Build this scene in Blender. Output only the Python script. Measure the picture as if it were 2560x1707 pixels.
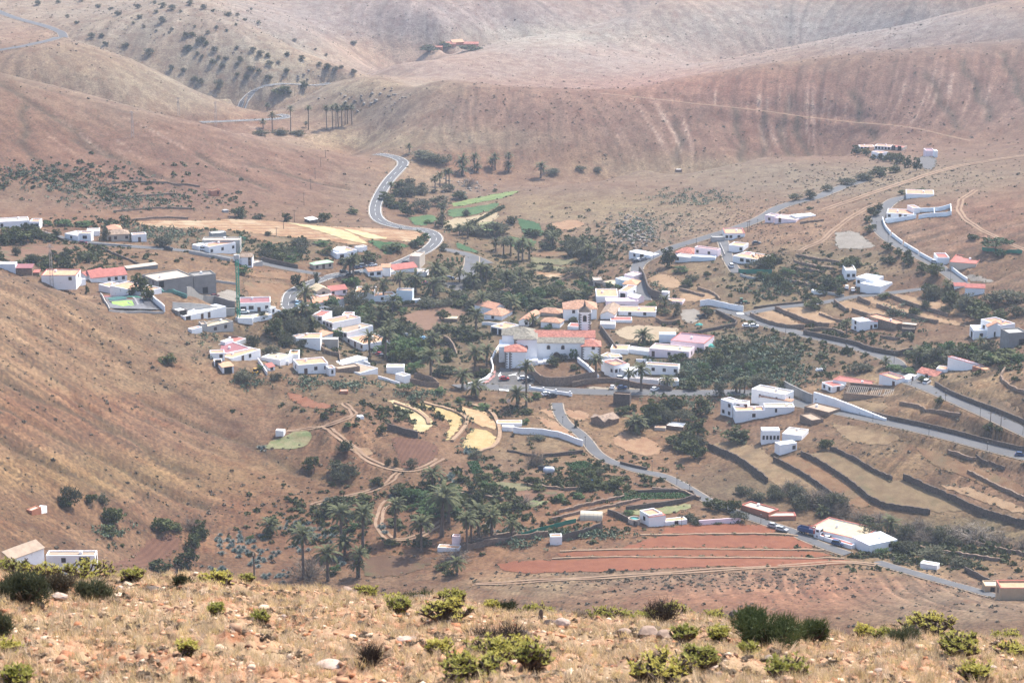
import bpy, math, random, time
import numpy as np
from mathutils import Vector, Matrix
from mathutils.geometry import delaunay_2d_cdt
T0 = time.time()
random.seed(7)
RNG = np.random.default_rng(11)
scene = bpy.context.scene
for o_ in list(bpy.data.objects):
    bpy.data.objects.remove(o_)
COL = scene.collection

# ------------------------------------------------------------------ camera, sky, sun, exposure
CAMZ, PITCH, FPX = 265.0, math.radians(15.0), 5774.0
cam_d = bpy.data.cameras.new('camera')
cam = bpy.data.objects.new('camera', cam_d)
COL.objects.link(cam)
cam.location = (0, 0, CAMZ)
cam.rotation_euler = (math.radians(90) - PITCH, 0, 0)
cam_d.sensor_width = 36.0
cam_d.lens = FPX / 2560 * 36.0
cam_d.clip_start = 1.0
cam_d.clip_end = 20000
cam_d.dof.use_dof = True
cam_d.dof.focus_distance = 800
cam_d.dof.aperture_fstop = 5.0
scene.camera = cam

SUN_EL, SUN_AZ = math.radians(54), math.radians(40)     # azimuth from straight ahead towards the right
world = bpy.data.worlds.new('World')
scene.world = world
world.use_nodes = True
wn = world.node_tree
bg = wn.nodes['Background']
sky = wn.nodes.new('ShaderNodeTexSky')
sky.sky_type = 'NISHITA'
sky.sun_disc = False
sky.sun_elevation = SUN_EL
sky.sun_rotation = SUN_AZ
sky.dust_density = 2.0
wn.links.new(sky.outputs[0], bg.inputs[0])
bg.inputs[1].default_value = 0.15
sun_d = bpy.data.lights.new('sun', 'SUN')
sun_d.energy = 3.5
sun_d.angle = math.radians(0.5)
sun_d.color = (1.0, 0.935, 0.84)
sun = bpy.data.objects.new('sun', sun_d)
COL.objects.link(sun)
sdir = Vector((math.cos(SUN_EL) * math.sin(SUN_AZ), math.cos(SUN_EL) * math.cos(SUN_AZ), math.sin(SUN_EL)))
sun.rotation_euler = (-sdir).to_track_quat('-Z', 'Y').to_euler()
sun.location = (0, 0, 500)
scene.view_settings.view_transform = 'Standard'
scene.view_settings.look = 'None'
scene.view_settings.exposure = 1.25
scene.view_settings.gamma = 1.0
scene.view_settings.use_curve_mapping = False
try:
    scene.cycles.max_bounces = 6
    scene.cycles.volume_bounces = 0
except Exception:
    pass

# ------------------------------------------------------------------ pixel of the photograph <-> ray
CP, SP = math.cos(PITCH), math.sin(PITCH)
def ray(px, py):
    u = (px - 1280.0) / FPX
    v = (py - 853.5) / FPX
    return u, CP - v * SP, -SP - v * CP
def at_y(px, py, y):
    dx, dy, dz = ray(px, py)
    t = y / dy
    return dx * t, y, CAMZ + dz * t
def at_z(px, py, z):
    dx, dy, dz = ray(px, py)
    t = (z - CAMZ) / dz
    return dx * t, dy * t, z

# ------------------------------------------------------------------ materials
MATS = {}
def nodes_of(name):
    m = bpy.data.materials.new(name)
    m.use_nodes = True
    nt = m.node_tree
    b = nt.nodes['Principled BSDF']
    b.inputs['Roughness'].default_value = 0.9
    try:
        b.inputs['Specular IOR Level'].default_value = 0.2
    except Exception:
        pass
    return m, nt, b
def L(nt, a, b):
    nt.links.new(a, b)
def noise(nt, vec, scale, detail=5, rough=0.6, dist=0.0):
    n = nt.nodes.new('ShaderNodeTexNoise')
    n.inputs['Scale'].default_value = scale
    n.inputs['Detail'].default_value = detail
    n.inputs['Roughness'].default_value = rough
    n.inputs['Distortion'].default_value = dist
    if vec is not None:
        L(nt, vec, n.inputs['Vector'])
    return n.outputs['Fac']
def ramp(nt, fac, lo, hi, a=0.0, b=1.0):
    r = nt.nodes.new('ShaderNodeMapRange')
    r.interpolation_type = 'SMOOTHSTEP'
    r.inputs['From Min'].default_value = lo
    r.inputs['From Max'].default_value = hi
    r.inputs['To Min'].default_value = a
    r.inputs['To Max'].default_value = b
    L(nt, fac, r.inputs['Value'])
    return r.outputs['Result']
def mix(nt, fac, a, b, mode='MIX'):
    n = nt.nodes.new('ShaderNodeMix')
    n.data_type = 'RGBA'
    n.blend_type = mode
    for s, v in ((n.inputs[0], fac), (n.inputs[6], a), (n.inputs[7], b)):
        if isinstance(v, (int, float)):
            s.default_value = v
        elif isinstance(v, (tuple, list)):
            s.default_value = (v[0], v[1], v[2], 1)
        else:
            L(nt, v, s)
    return n.outputs[2]
def math_n(nt, op, a, b=None):
    n = nt.nodes.new('ShaderNodeMath')
    n.operation = op
    for k, v in enumerate((a, b)):
        if v is None:
            continue
        if isinstance(v, (int, float)):
            n.inputs[k].default_value = v
        else:
            L(nt, v, n.inputs[k])
    return n.outputs[0]
def position(nt):
    return nt.nodes.new('ShaderNodeNewGeometry').outputs['Position']
def attr(nt, name, which='Color'):
    a = nt.nodes.new('ShaderNodeAttribute')
    a.attribute_name = name
    return a.outputs[which]
def mul(c, k):
    return tuple(x * k for x in c)
def tone(c, k=0.76):
    return tuple(x * (k if max(c) < 0.72 else 1) for x in c)
def plain(name, col, var=0.12, scale=0.8, rough=0.9, col2=None, metal=0.0, spots=None):
    """procedural paint / plaster / stone: base colour broken by two noises in the surface's own space"""
    key = name
    if key in MATS:
        return MATS[key]
    col = tone(col); col2 = tone(col2) if col2 else None
    m, nt, b = nodes_of(name)
    tc = nt.nodes.new('ShaderNodeTexCoord').outputs['Object']
    n1 = noise(nt, tc, scale, 6, 0.65)
    c = mix(nt, ramp(nt, n1, 0.3, 0.7), mul(col, 1 - var), mul(col2 or col, 1 + var))
    if spots:
        n2 = noise(nt, tc, spots[0], 4, 0.7)
        c = mix(nt, ramp(nt, n2, spots[1], spots[1] + 0.12), c, tone(spots[2]))
    L(nt, c, b.inputs['Base Color'])
    b.inputs['Roughness'].default_value = rough
    b.inputs['Metallic'].default_value = metal
    MATS[key] = m
    return m
def leafmat(name, col, col2, trans=0.25, rough=0.7):
    """foliage: colour varies from leaf clump to leaf clump through the volume of the plant"""
    if name in MATS:
        return MATS[name]
    col, col2 = mul(col, .78), mul(col2, .78)
    m, nt, b = nodes_of(name)
    tc = nt.nodes.new('ShaderNodeTexCoord').outputs['Object']
    oi = nt.nodes.new('ShaderNodeObjectInfo').outputs['Random']
    n1 = noise(nt, tc, 1.6, 3, 0.7)
    f = math_n(nt, 'ADD', math_n(nt, 'MULTIPLY', n1, 0.8), math_n(nt, 'MULTIPLY', oi, 0.35))
    c = mix(nt, ramp(nt, f, 0.3, 0.85), col, col2)
    L(nt, c, b.inputs['Base Color'])
    b.inputs['Roughness'].default_value = rough
    if trans > 0:
        tr = nt.nodes.new('ShaderNodeBsdfTranslucent')
        L(nt, c, tr.inputs['Color'])
        ms = nt.nodes.new('ShaderNodeMixShader')
        ms.inputs[0].default_value = trans
        out = nt.nodes['Material Output']
        L(nt, b.outputs[0], ms.inputs[1])
        L(nt, tr.outputs[0], ms.inputs[2])
        L(nt, ms.outputs[0], out.inputs['Surface'])
    MATS[name] = m
    return m

# ------------------------------------------------------------------ terrain: control points -> height field
# (px, py, z) of ground seen in the photograph, heights estimated; or (px, py, 'd', distance)
CTRL = [
 (-300,1400,48),(-300,1100,60),(-300,900,68),(-300,700,78),
 (0,1370,31),(0,1240,35),(0,1100,41),(0,950,47),(0,800,52),(0,690,56),
 (200,1370,20),(200,1200,25),(200,1000,31),(200,850,36),(200,745,39),
 (250,762,37),(330,745,34),(480,740,29),(0,662,38),(120,690,41),
 (400,1250,9),(400,1100,15),(400,950,22),(400,830,28),
 (650,1300,-2),(650,1200,2),(650,1100,6),(650,1000,12),(650,930,16),(550,900,21),(600,850,19),(600,790,18),
 (870,1240,-1),(870,1150,3),(870,1060,10),(870,980,14),(780,920,14),
 (400,1420,2),(600,1440,-3),(1000,1430,-3),(1000,1300,0),(1000,1150,3),(1000,1050,7),(1100,980,7),(1200,1100,2),(1200,1400,0),(1200,1200,1),
 (1200,950,4),(1000,880,6),(1000,750,5),(1000,650,8),(1000,600,12),(800,850,9),(800,750,9),(850,680,12),(600,680,18),(700,640,16),(600,600,19),
 (400,640,26),(300,610,25),(0,600,28),(0,560,28),(200,540,25),
 (1400,1300,2),(1600,1320,3),(1600,1200,1),(1400,1100,2),(1400,1000,3),(1300,930,5),(1400,880,7),(1400,780,8),(1250,700,5),(1200,600,3),(1400,640,3),(1450,700,5),
 (1700,1150,0),(1600,1000,4),(1700,900,7),(1750,1050,3),(1500,930,6),(1550,760,11),
 (1400,1440,5),(1800,1450,10),(2200,1510,18),(2500,1560,26),(1600,1540,15),(1200,1500,4),(2000,1400,3),(2300,1440,6),(2560,1480,14),(2800,1500,20),
 (2560,1400,6),(2300,1340,1),(2560,1300,7),(2560,1200,12),(2560,1080,20),(2560,950,30),(2560,850,28),
 (2000,1250,3),(2000,1100,9),(2200,1200,7),(2200,1050,14),(2300,900,18),(2100,900,14),(2300,1000,19),(2000,980,10),(1900,920,10),(2100,800,15),(2300,750,21),(2560,760,28),(2100,700,20),
 (1800,800,10),(1600,770,10),(1650,650,14),(1600,600,12),(1850,700,16),(1850,600,20),(2000,600,24),(2200,600,28),(2200,500,33),(2400,500,38),(2560,560,40),(2400,640,31),(2560,450,40),(2560,400,33),(2350,395,22),(2200,405,17),
 (1750,520,14),(1900,460,15),(2000,440,15),(1700,470,10),(1500,480,8),(1300,480,4),(1500,560,7),(1350,560,4),(1600,425,6),(1900,393,13),(2060,388,13),
 (2860,1400,14),(2860,1000,34),(2860,700,40),(2860,450,50),
 (1250,425,0),(1380,428,0),(1600,412,0),(1800,400,2),(2130,378,9),(2300,365,14),(2500,340,20),
 (1100,202,'d',1510),(1300,216,'d',1500),(1500,223,'d',1500),(1700,195,'d',1525),(1900,161,'d',1530),(2200,126,'d',1530),(2560,96,'d',1540),(2860,75,'d',1560),
 (1200,300,'d',1450),(1450,310,'d',1445),(1700,300,'d',1466),(2100,250,'d',1478),(2500,220,'d',1465),(1000,250,'d',1500),(850,203,'d',1600),(950,195,'d',1580),
 (1000,335,'d',1440),(1050,380,'d',1405),(800,325,'d',1500),(900,300,'d',1520),
 (1100,190,'d',1860),(1300,205,'d',1860),(1500,205,'d',1880),(1700,160,'d',1980),(1900,130,'d',1960),(2200,85,'d',1960),(2560,82,'d',1800),(2000,148,'d',1860),(2300,105,'d',1840),(2560,15,'d',1960),
 (1100,112,'d',2060),(1100,60,'d',2160),(1300,0,'d',2260),(800,95,'d',2060),(700,0,'d',2220),(1800,0,'d',2260),(1500,100,'d',2060),(2300,10,'d',2120),(2600,-60,'d',2150),
 (900,187,'d',1830),(1000,160,'d',1930),
 (532,4,'d',1850),(700,104,'d',1790),(860,172,'d',1730),(300,110,'d',1740),(500,160,'d',1710),(640,212,'d',1690),(560,243,'d',1640),(730,207,'d',1700),(300,20,'d',1850),(0,0,'d',1900),(0,60,'d',1800),(200,60,'d',1780),
 (170,98,'d',1600),(330,153,'d',1580),(500,233,'d',1560),(620,273,'d',1550),(0,105,'d',1580),(300,242,'d',1480),(500,290,'d',1500),(700,293,'d',1530),(100,180,'d',1480),
 (0,183,'d',1335),(300,259,'d',1345),(600,338,'d',1350),(700,356,'d',1370),(870,389,'d',1392),(955,396,'d',1396),
 (0,300,'d',1265),(0,400,'d',1218),(0,500,'d',1170),(300,400,'d',1255),(300,500,'d',1190),(600,430,'d',1275),(600,520,'d',1200),(800,450,'d',1310),(870,540,8),(950,455,6),
 (-300,180,'d',1320),(-300,400,'d',1180),(-300,560,35),(-300,20,'d',1850),
]
HIDDEN = [  # world points (x, y, z) of ground behind the crests
 (-205,935,42),(-300,850,84),(-100,960,28),
 (-300,1430,25),(-180,1440,14),(-380,1440,40),(-90,1450,5),
 (50,1660,-12),(200,1680,-10),(350,1680,0),(-40,1660,-6),(500,1680,25),
 (-300,1680,24),(-220,1620,8),
 (-600,2600,60),(0,2600,55),(600,2600,80),(-900,3400,190),(0,3400,200),(900,3400,220),(-1400,5200,300),(0,5200,330),(1400,5200,300),(-500,2300,60),(-420,2080,75),
 (-60,560,0),(60,560,4),(200,560,22),(-120,560,4),(-200,560,12),
]
CRESTS = [  # silhouettes of ridges: pixel, distance; the ground falls away behind them
 ([(-120,165,1330),(0,183,1345),(100,207,1350),(200,232,1352),(300,259,1355),(400,284,1358),(500,308,1360)], 55, 17, 110, 28),
 ([(600,338,1365),(700,357,1378),(800,374,1388),(880,391,1397)], 40, 8, 70, 11),
 ([(170,98,1600),(250,126,1592),(330,153,1582),(420,194,1572),(500,233,1562),(560,254,1556),(620,274,1552)], 50, 16, 95, 28),
 ([(532,4,1850),(600,42,1830),(700,104,1795),(780,140,1760),(860,172,1735)], 60, 22, 120, 42),
 ([(850,203,1590),(950,198,1560),(1100,202,1515),(1200,209,1505),(1300,216,1500),(1400,220,1500),(1530,223,1503),(1640,207,1520),(1760,184,1528),(1900,161,1532),(2050,143,1534),(2200,126,1536),(2400,109,1540),(2560,96,1545),(2700,88,1550)], 55, 22, 115, 40),
 ([(1500,452,1330),(1600,446,1335),(1700,438,1340),(1800,418,1352),(1900,400,1366),(2000,393,1372),(2080,393,1375)], 30, 9, 55, 14),
 ([(1020,168,1960),(1120,140,2000),(1250,105,2040),(1400,80,2080),(1560,42,2120),(1660,2,2160)], 60, 15, 120, 30),
 ([(1900,132,1940),(2000,112,1945),(2150,82,1950),(2350,42,1950),(2560,2,1950),(2700,-25,1950)], 60, 18, 120, 40),
 ([(-60,676,880),(0,690,890),(60,700,897),(120,718,901),(180,736,909)], 26, 9, 55, 14),
]
pts = []
for ln, d1, z1, d2, z2 in CRESTS:
    for (a_, b_, D_) in ln:
        q = at_y(a_, b_, D_)
        pts.append(q)
        for dd, zz in ((d1, z1), (d2, z2)):
            pts.append((q[0] * (1 + dd / D_), q[1] + dd, q[2] - zz))
for c in CTRL:
    pts.append(at_y(c[0], c[1], c[3]) if c[2] == 'd' else at_z(c[0], c[1], float(c[2])))
pts += [tuple(map(float, h)) for h in HIDDEN]
PT = np.array(pts)
NS, NR = 580, 960
S0, S1, Y0, Y1 = -0.30, 0.30, 560.0, 5200.0
sv = np.linspace(S0, S1, NS)
lv = np.linspace(math.log(Y0), math.log(Y1), NR)
yv = np.exp(lv)
DS, DL = sv[1] - sv[0], lv[1] - lv[0]
def warp(x, y):          # space in which the surface is interpolated: keeps far controls from swamping near ones
    return x / y * 4.0, np.log(y) * 4.0
def tps(r2):
    return 0.5 * r2 * np.log(r2 + 1e-12)
A, Bq = warp(PT[:, 0], PT[:, 1])
n = len(PT)
K = tps((A[:, None] - A[None]) ** 2 + (Bq[:, None] - Bq[None]) ** 2) + np.eye(n) * 2e-4
Pm = np.stack([np.ones(n), A, Bq], 1)
M_ = np.block([[K, Pm], [Pm.T, np.zeros((3, 3))]])
w_ = np.linalg.solve(M_, np.concatenate([PT[:, 2], np.zeros(3)]))
# evaluate on a coarse grid, then refine smoothly
cs, cl = np.linspace(S0, S1, 191), np.linspace(lv[0], lv[-1], 361)
ga, gb = np.meshgrid(cs * 4.0, cl * 4.0)
Zc = w_[n] + w_[n + 1] * ga + w_[n + 2] * gb
for k in range(n):
    Zc += w_[k] * tps((ga - A[k]) ** 2 + (gb - Bq[k]) ** 2)
def cubic(arr, x, axis):
    arr = np.moveaxis(arr, axis, 0)
    i = np.clip(np.floor(x).astype(int), 0, arr.shape[0] - 2)
    f = (x - i)[:, None]
    def g(k):
        return arr[np.clip(i + k, 0, arr.shape[0] - 1)]
    a, b, c, d = g(-1), g(0), g(1), g(2)
    r = b + 0.5 * f * (c - a + f * (2 * a - 5 * b + 4 * c - d + f * (3 * (b - c) + d - a)))
    return np.moveaxis(r, 0, axis)
Z = cubic(cubic(Zc, (sv - S0) / (cs[1] - cs[0]), 1), (lv - lv[0]) / (cl[1] - cl[0]), 0)
SG, YG = np.meshgrid(sv, yv)
XG = SG * YG
def samp(arr, fi, fj):
    fi = np.clip(fi, 0, NS - 1.001)
    fj = np.clip(fj, 0, NR - 1.001)
    i = fi.astype(np.int32); j = fj.astype(np.int32)
    a = fi - i; b = fj - j
    return (arr[j, i] * (1 - a) * (1 - b) + arr[j, i + 1] * a * (1 - b) + arr[j + 1, i] * (1 - a) * b + arr[j + 1, i + 1] * a * b)
def idx(x, y):
    x = np.asarray(x, float); y = np.asarray(y, float)
    return (x / y - S0) / DS, (np.log(y) - lv[0]) / DL
def height(x, y):
    return samp(Z, *idx(x, y))
YM = np.exp(np.arange(math.log(565), math.log(3000), 0.0012))
def P(px, py, ymin=0):
    """world point of the ground seen at a pixel of the photograph"""
    dx, dy, dz = ray(px, py)
    t = YM / dy
    d = (CAMZ + dz * t) - height(dx * t, YM)
    k = np.where((d < 0) & (YM > ymin))[0]
    if len(k) == 0:
        k0 = len(YM) - 2
        return Vector((dx * t[k0], YM[k0], CAMZ + dz * t[k0]))
    k = k[0]
    if k == 0:
        f, k = 0.0, 1
    else:
        f = d[k - 1] / (d[k - 1] - d[k] + 1e-9)
    y = YM[k - 1] + f * (YM[k] - YM[k - 1])
    tt = y / dy
    return Vector((dx * tt, y, CAMZ + dz * tt))
def mpp(p):
    return (p.y * CP - (p.z - CAMZ) * SP) / FPX          # metres per photograph pixel at that point
def pix(x, y, z):
    t = y * CP - (z - CAMZ) * SP
    return 1280 + x / t * FPX, 853.5 - (y * SP + (z - CAMZ) * CP) / t * FPX
def dense(poly, step):
    out = [poly[0]]
    for a, b in zip(poly[:-1], poly[1:]):
        k = max(1, int((b - a).length / step))
        for q in range(1, k + 1):
            out.append(a.lerp(b, q / k))
    return out
def smooth_line(pts, it=2):
    for _ in range(it):
        q = [pts[0]]
        for a, b in zip(pts[:-1], pts[1:]):
            q += [a * 0.75 + b * 0.25, a * 0.25 + b * 0.75]
        q.append(pts[-1])
        pts = q
    return pts

# ------------------------------------------------------------------ roads: pixel polylines of the photograph, width in metres
ROADS = [
 ('road','asphalt',6.5,0,[(-20,131),(77,115),(153,99),(168,90),(134,73),(57,52),(-20,22)]),
 ('road','asphalt',7,1,[(555,243),(612,228),(670,216),(727,210),(823,207)]),
 ('road','asphalt',6,1,[(501,306),(574,304),(650,300),(708,297),(720,291),(696,287)]),
 ('road','asphalt',6.8,1,[(940,386),(970,389),(1000,398),(1011,409),(993,429),(966,459),(947,490),(936,520),(940,545),(965,560),(1010,570),(1060,575),(1085,585),(1094,602),(1072,625),(1028,645),(985,663),(930,675),(880,683),(832,689),(782,706),(740,724),(720,742),(722,760),(735,780)]),
 ('road','asphalt',6,0,[(1100,622),(1135,629),(1166,636),(1191,646),(1220,660)]),
 ('road','asphalt',7,0,[(1180,642),(1180,660),(1172,680),(1158,700)]),
 ('lane','asphalt',5,0,[(79,575),(153,596),(191,602),(255,611),(332,617),(434,625),(497,631),(561,643),(615,650),(658,659),(730,675),(800,687)]),
 ('road','asphalt',8,0,[(1140,968),(1180,967),(1217,967),(1255,970),(1332,972),(1408,977),(1510,981),(1628,981),(1755,983),(1857,980),(1934,988),(1978,1006),(2037,1018),(2113,1033),(2190,1050),(2266,1066),(2343,1085),(2445,1110),(2600,1148)]),
 ('road','asphalt',7,0,[(2600,1098),(2560,1080),(2496,1049),(2419,1016),(2343,981),(2304,965),(2266,953),(2250,938),(2245,918),(2236,902),(2190,884),(2113,861),(2037,843),(1960,825),(1900,806),(1862,790),(1820,778),(1788,774)]),
 ('lane','asphalt',5,0,[(1862,786),(1934,770),(2010,763),(2074,755),(2126,743),(2190,737),(2266,728),(2310,722)]),
 ('road','asphalt',6,0,[(1612,752),(1603,730),(1598,704),(1590,679),(1596,660),(1628,643),(1679,620),(1730,605),(1806,582),(1883,556),(1921,536),(1940,522),(1972,511),(2043,494),(2081,478),(2119,463),(2170,450)]),
 ('lane','asphalt',5,0,[(1806,600),(1812,620),(1820,650),(1842,683)]),
 ('road','asphalt',6,0,[(2300,490),(2264,493),(2235,500),(2213,518),(2196,541),(2192,562),(2205,585),(2235,608),(2266,625),(2299,643),(2343,664),(2370,684),(2410,712)]),
 ('dirt_track','dirt',4,0,[(2440,476),(2404,498),(2396,518),(2404,541),(2434,564),(2483,592),(2580,634)]),
 ('dirt_track','dirt',5,0,[(2060,526),(2164,490),(2266,455),(2343,429),(2419,411),(2580,386)]),
 ('lane','asphalt',4.2,0,[(1393,1008),(1396,1030),(1413,1060),(1446,1080),(1470,1105),(1487,1131),(1523,1154),(1561,1165),(1602,1179),(1660,1189),(1704,1212),(1742,1235),(1777,1256),(1866,1291),(1926,1311),(1985,1329),(2010,1345),(2060,1365),(2120,1385)]),
 ('dirt_track','dirt',3.5,0,[(1180,1462),(1300,1455),(1449,1446),(1568,1440),(1687,1431),(1836,1422),(2000,1412),(2120,1404),(2199,1412)]),
 ('lane','asphalt',4,0,[(2190,1405),(2280,1432),(2395,1464),(2500,1490)]),
 ('dirt_track','dirt',3.5,0,[(712,1079),(773,1071),(816,1066),(857,1050),(888,1038),(877,1022),(857,1006)]),
 ('dirt_track','dirt',4.5,0,[(816,1066),(837,1084),(870,1109),(908,1142),(959,1168),(1010,1178),(1061,1172),(1100,1147)]),
 ('dirt_track','dirt',3.5,0,[(997,1180),(972,1206),(934,1226),(857,1242),(780,1262)]),
 ('dirt_track','dirt',3,0,[(1500,234),(1660,249),(1813,268),(1966,285),(2119,300),(2234,312),(2311,325),(2425,352)]),
 ('dirt_track','dirt',4,0,[(2000,628),(2060,600),(2090,570),(2140,535),(2190,510)]),
 ('dirt_track','dirt',4,0,[(970,1250),(945,1290),(950,1330),(985,1352),(1040,1345),(1085,1320),(1110,1300)]),
]
FIELD_RAW = [
 # name, material, px polygon
 ('straw_field','straw',[(959,999),(997,1002),(1048,1022),(1084,1050),(1082,1063),(1061,1081),(1036,1079),(1033,1066),(1031,1048),(1000,1025),(980,1010)]),
 ('straw_field','straw2',[(1043,1011),(1077,1013),(1115,1023),(1148,1036),(1158,1049),(1153,1062),(1140,1080),(1122,1103),(1110,1097),(1125,1072),(1130,1062),(1112,1044),(1084,1029)]),
 ('straw_field','straw3',[(1153,1018),(1179,1021),(1212,1029),(1224,1046),(1240,1062),(1242,1074),(1222,1067),(1196,1067),(1179,1052),(1153,1029)]),
 ('straw_field','straw2',[(1176,1077),(1196,1072),(1224,1080),(1240,1090),(1237,1108),(1217,1123),(1179,1128),(1151,1118),(1163,1100)]),
 ('ploughed_field','plough',[(980,1096),(1023,1094),(1074,1104),(1097,1122),(1087,1145),(1048,1168),(1008,1170),(1000,1150),(990,1124)]),
 ('green_field','palegreen',[(661,1114),(684,1102),(717,1091),(742,1082),(778,1084),(781,1094),(768,1112),(730,1122),(679,1119)]),
 ('bare_red_earth','redearth',[(709,979),(742,984),(781,1002),(819,1010),(844,1012),(832,1020),(781,1025),(742,1007)]),
 ('terraced_field','terra',[(1646,1335),(1672,1317),(1747,1311),(1866,1309),(1920,1311),(1949,1332),(1806,1335)]),
 ('terraced_field','terra',[(1547,1374),(1598,1356),(1637,1340),(1949,1337),(2001,1344),(2040,1366),(2001,1373)]),
 ('terraced_field','terra2',[(1389,1383),(1434,1379),(2001,1377),(2070,1383),(2085,1391),(2000,1393),(1700,1393),(1400,1394)]),
 ('terraced_field','terra',[(1240,1410),(1300,1401),(1500,1399),(2001,1397),(2110,1399),(2140,1408),(2000,1414),(1750,1421),(1560,1430),(1300,1434),(1270,1428)]),
 ('ploughed_field','plough',[(271,1418),(343,1376),(387,1341),(459,1338),(438,1376),(372,1418)]),
 ('harvested_field','ochre',[(300,556),(430,552),(500,553),(602,548),(719,556),(844,569),(985,574),(1059,582),(1056,594),(1033,607),(985,602),(913,601),(928,617),(857,610),(819,602),(679,589),(560,576),(430,572)]),
 ('green_field','cropgreen',[(916,602),(1033,613),(997,624),(972,640),(946,622)]),
 ('green_field','palegreen2',[(1129,509),(1194,494),(1308,475),(1270,494),(1205,505),(1136,519)]),
 ('green_field','cropgreen2',[(1121,524),(1194,517),(1251,505),(1236,524),(1174,540),(1121,545)]),
 ('dry_field','dryfield',[(1100,572),(1121,548),(1176,543),(1240,527),(1250,545),(1180,575)]),
 ('green_field','cropgreen',[(1293,546),(1344,556),(1357,577),(1360,592),(1319,587),(1306,579)]),
 ('green_field','cropgreen',[(1140,604),(1179,622),(1202,633),(1143,626)]),
 ('ploughed_field','brownfield',[(1005,791),(1064,770),(1128,768),(1173,783),(1115,801),(1089,814),(1069,829),(1026,809)]),
 ('valley_field','olivefield',[(1327,643),(1434,648),(1444,653),(1421,663),(1327,658)]),
 ('valley_field','ochre',[(1332,679),(1413,684),(1408,696),(1339,692)]),
 ('fallow_field','brownochre',[(602,689),(679,676),(781,685),(755,702),(704,699)]),
 ('fallow_field','brownochre',[(607,704),(735,710),(717,722),(679,745),(615,730)]),
 ('fallow_field','redbrown',[(0,612),(180,610),(195,628),(120,642),(0,655)]),
 ('terrace_field','tan',[(1884,789),(1898,777),(1939,777),(2008,813),(2000,819),(1959,817),(1908,803)]),
 ('terrace_field','tan',[(1950,771),(1972,766),(2048,774),(2095,800),(2074,814),(2036,809),(1985,790)]),
 ('terrace_field','tan',[(2092,758),(2118,752),(2164,767),(2241,789),(2215,794),(2164,786),(2113,774)]),
 ('terrace_field','tan',[(2150,748),(2177,743),(2253,771),(2343,792),(2440,817),(2394,814),(2317,801),(2253,782),(2190,761)]),
 ('terrace_field','tan',[(2232,740),(2266,738),(2343,754),(2445,789),(2368,787),(2266,757)]),
 ('terrace_field','brownochre2',[(1775,1112),(1830,1098),(1905,1122),(1934,1150),(1972,1172),(2023,1202),(2074,1240),(2110,1268),(1990,1240),(1930,1205),(1895,1186),(1857,1158),(1819,1138)]),
 ('terrace_field','brownochre',[(1940,1150),(1998,1136),(2062,1168),(2126,1212),(2188,1264),(2130,1272),(2074,1236),(2023,1197),(1972,1168)]),
 ('terrace_field','brownochre3',[(2010,1134),(2072,1126),(2139,1152),(2177,1178),(2228,1201),(2258,1200),(2317,1226),(2368,1246),(2425,1274),(2325,1280),(2266,1273),(2190,1260),(2126,1206),(2062,1163)]),
 ('field','ochre2',[(1334,1036),(1383,1052),(1429,1077),(1439,1093),(1408,1087),(1370,1074)]),
 ('field','ochre2',[(1344,1026),(1385,1019),(1405,1050),(1383,1046)]),
 ('field','ochre2',[(1410,1020),(1474,1034),(1472,1052),(1425,1050)]),
 ('field','tan',[(2295,975),(2345,965),(2420,985),(2560,1020),(2560,1062),(2420,1008),(2345,985)]),
 ('olive_field','olivefield',[(1230,1202),(1332,1212),(1319,1230),(1255,1220)]),
 ('grass_field','palegreen',[(1575,1277),(1660,1268),(1733,1258),(1725,1275),(1600,1292)]),
 ('field_soil','redbrown',[(1540,1250),(1567,1232),(1730,1232),(1732,1246),(1567,1268)]),
 ('fallow_field','brownfield2',[(916,1397),(957,1388),(1089,1391),(1077,1409),(1032,1432),(928,1446),(904,1426)]),
 ('car_park','asphalt2',[(1112,706),(1168,704),(1168,722),(1150,730),(1112,716)]),
 ('car_park','gravel',[(1704,775),(1747,770),(1752,801),(1724,811),(1704,797)]),
 ('car_park','asphalt2',[(2311,388),(2341,395),(2337,425),(2304,422),(2290,400)]),
 ('gravel_yard','gravel',[(2088,580),(2139,578),(2177,606),(2190,618),(2140,624),(2088,620)]),
 ('dry_field','dryfield2',[(1533,829),(1589,811),(1684,819),(1704,829),(1643,855),(1560,850)]),
 ('plaza','asphalt2',[(1225,935),(1262,915),(1268,928),(1330,932),(1340,968),(1215,966),(1212,952)]),
 ('lay_by','paleground',[(1460,968),(1500,964),(1700,972),(1690,978),(1500,976)]),
 ('yard','gravel',[(2407,685),(2440,690),(2500,697),(2440,702)]),
 ('yard','asphalt2',[(594,778),(680,784),(676,796),(598,792)]),
 ('yard','gravel',[(540,735),(575,722),(598,735),(590,760),(560,755)]),
]
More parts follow.
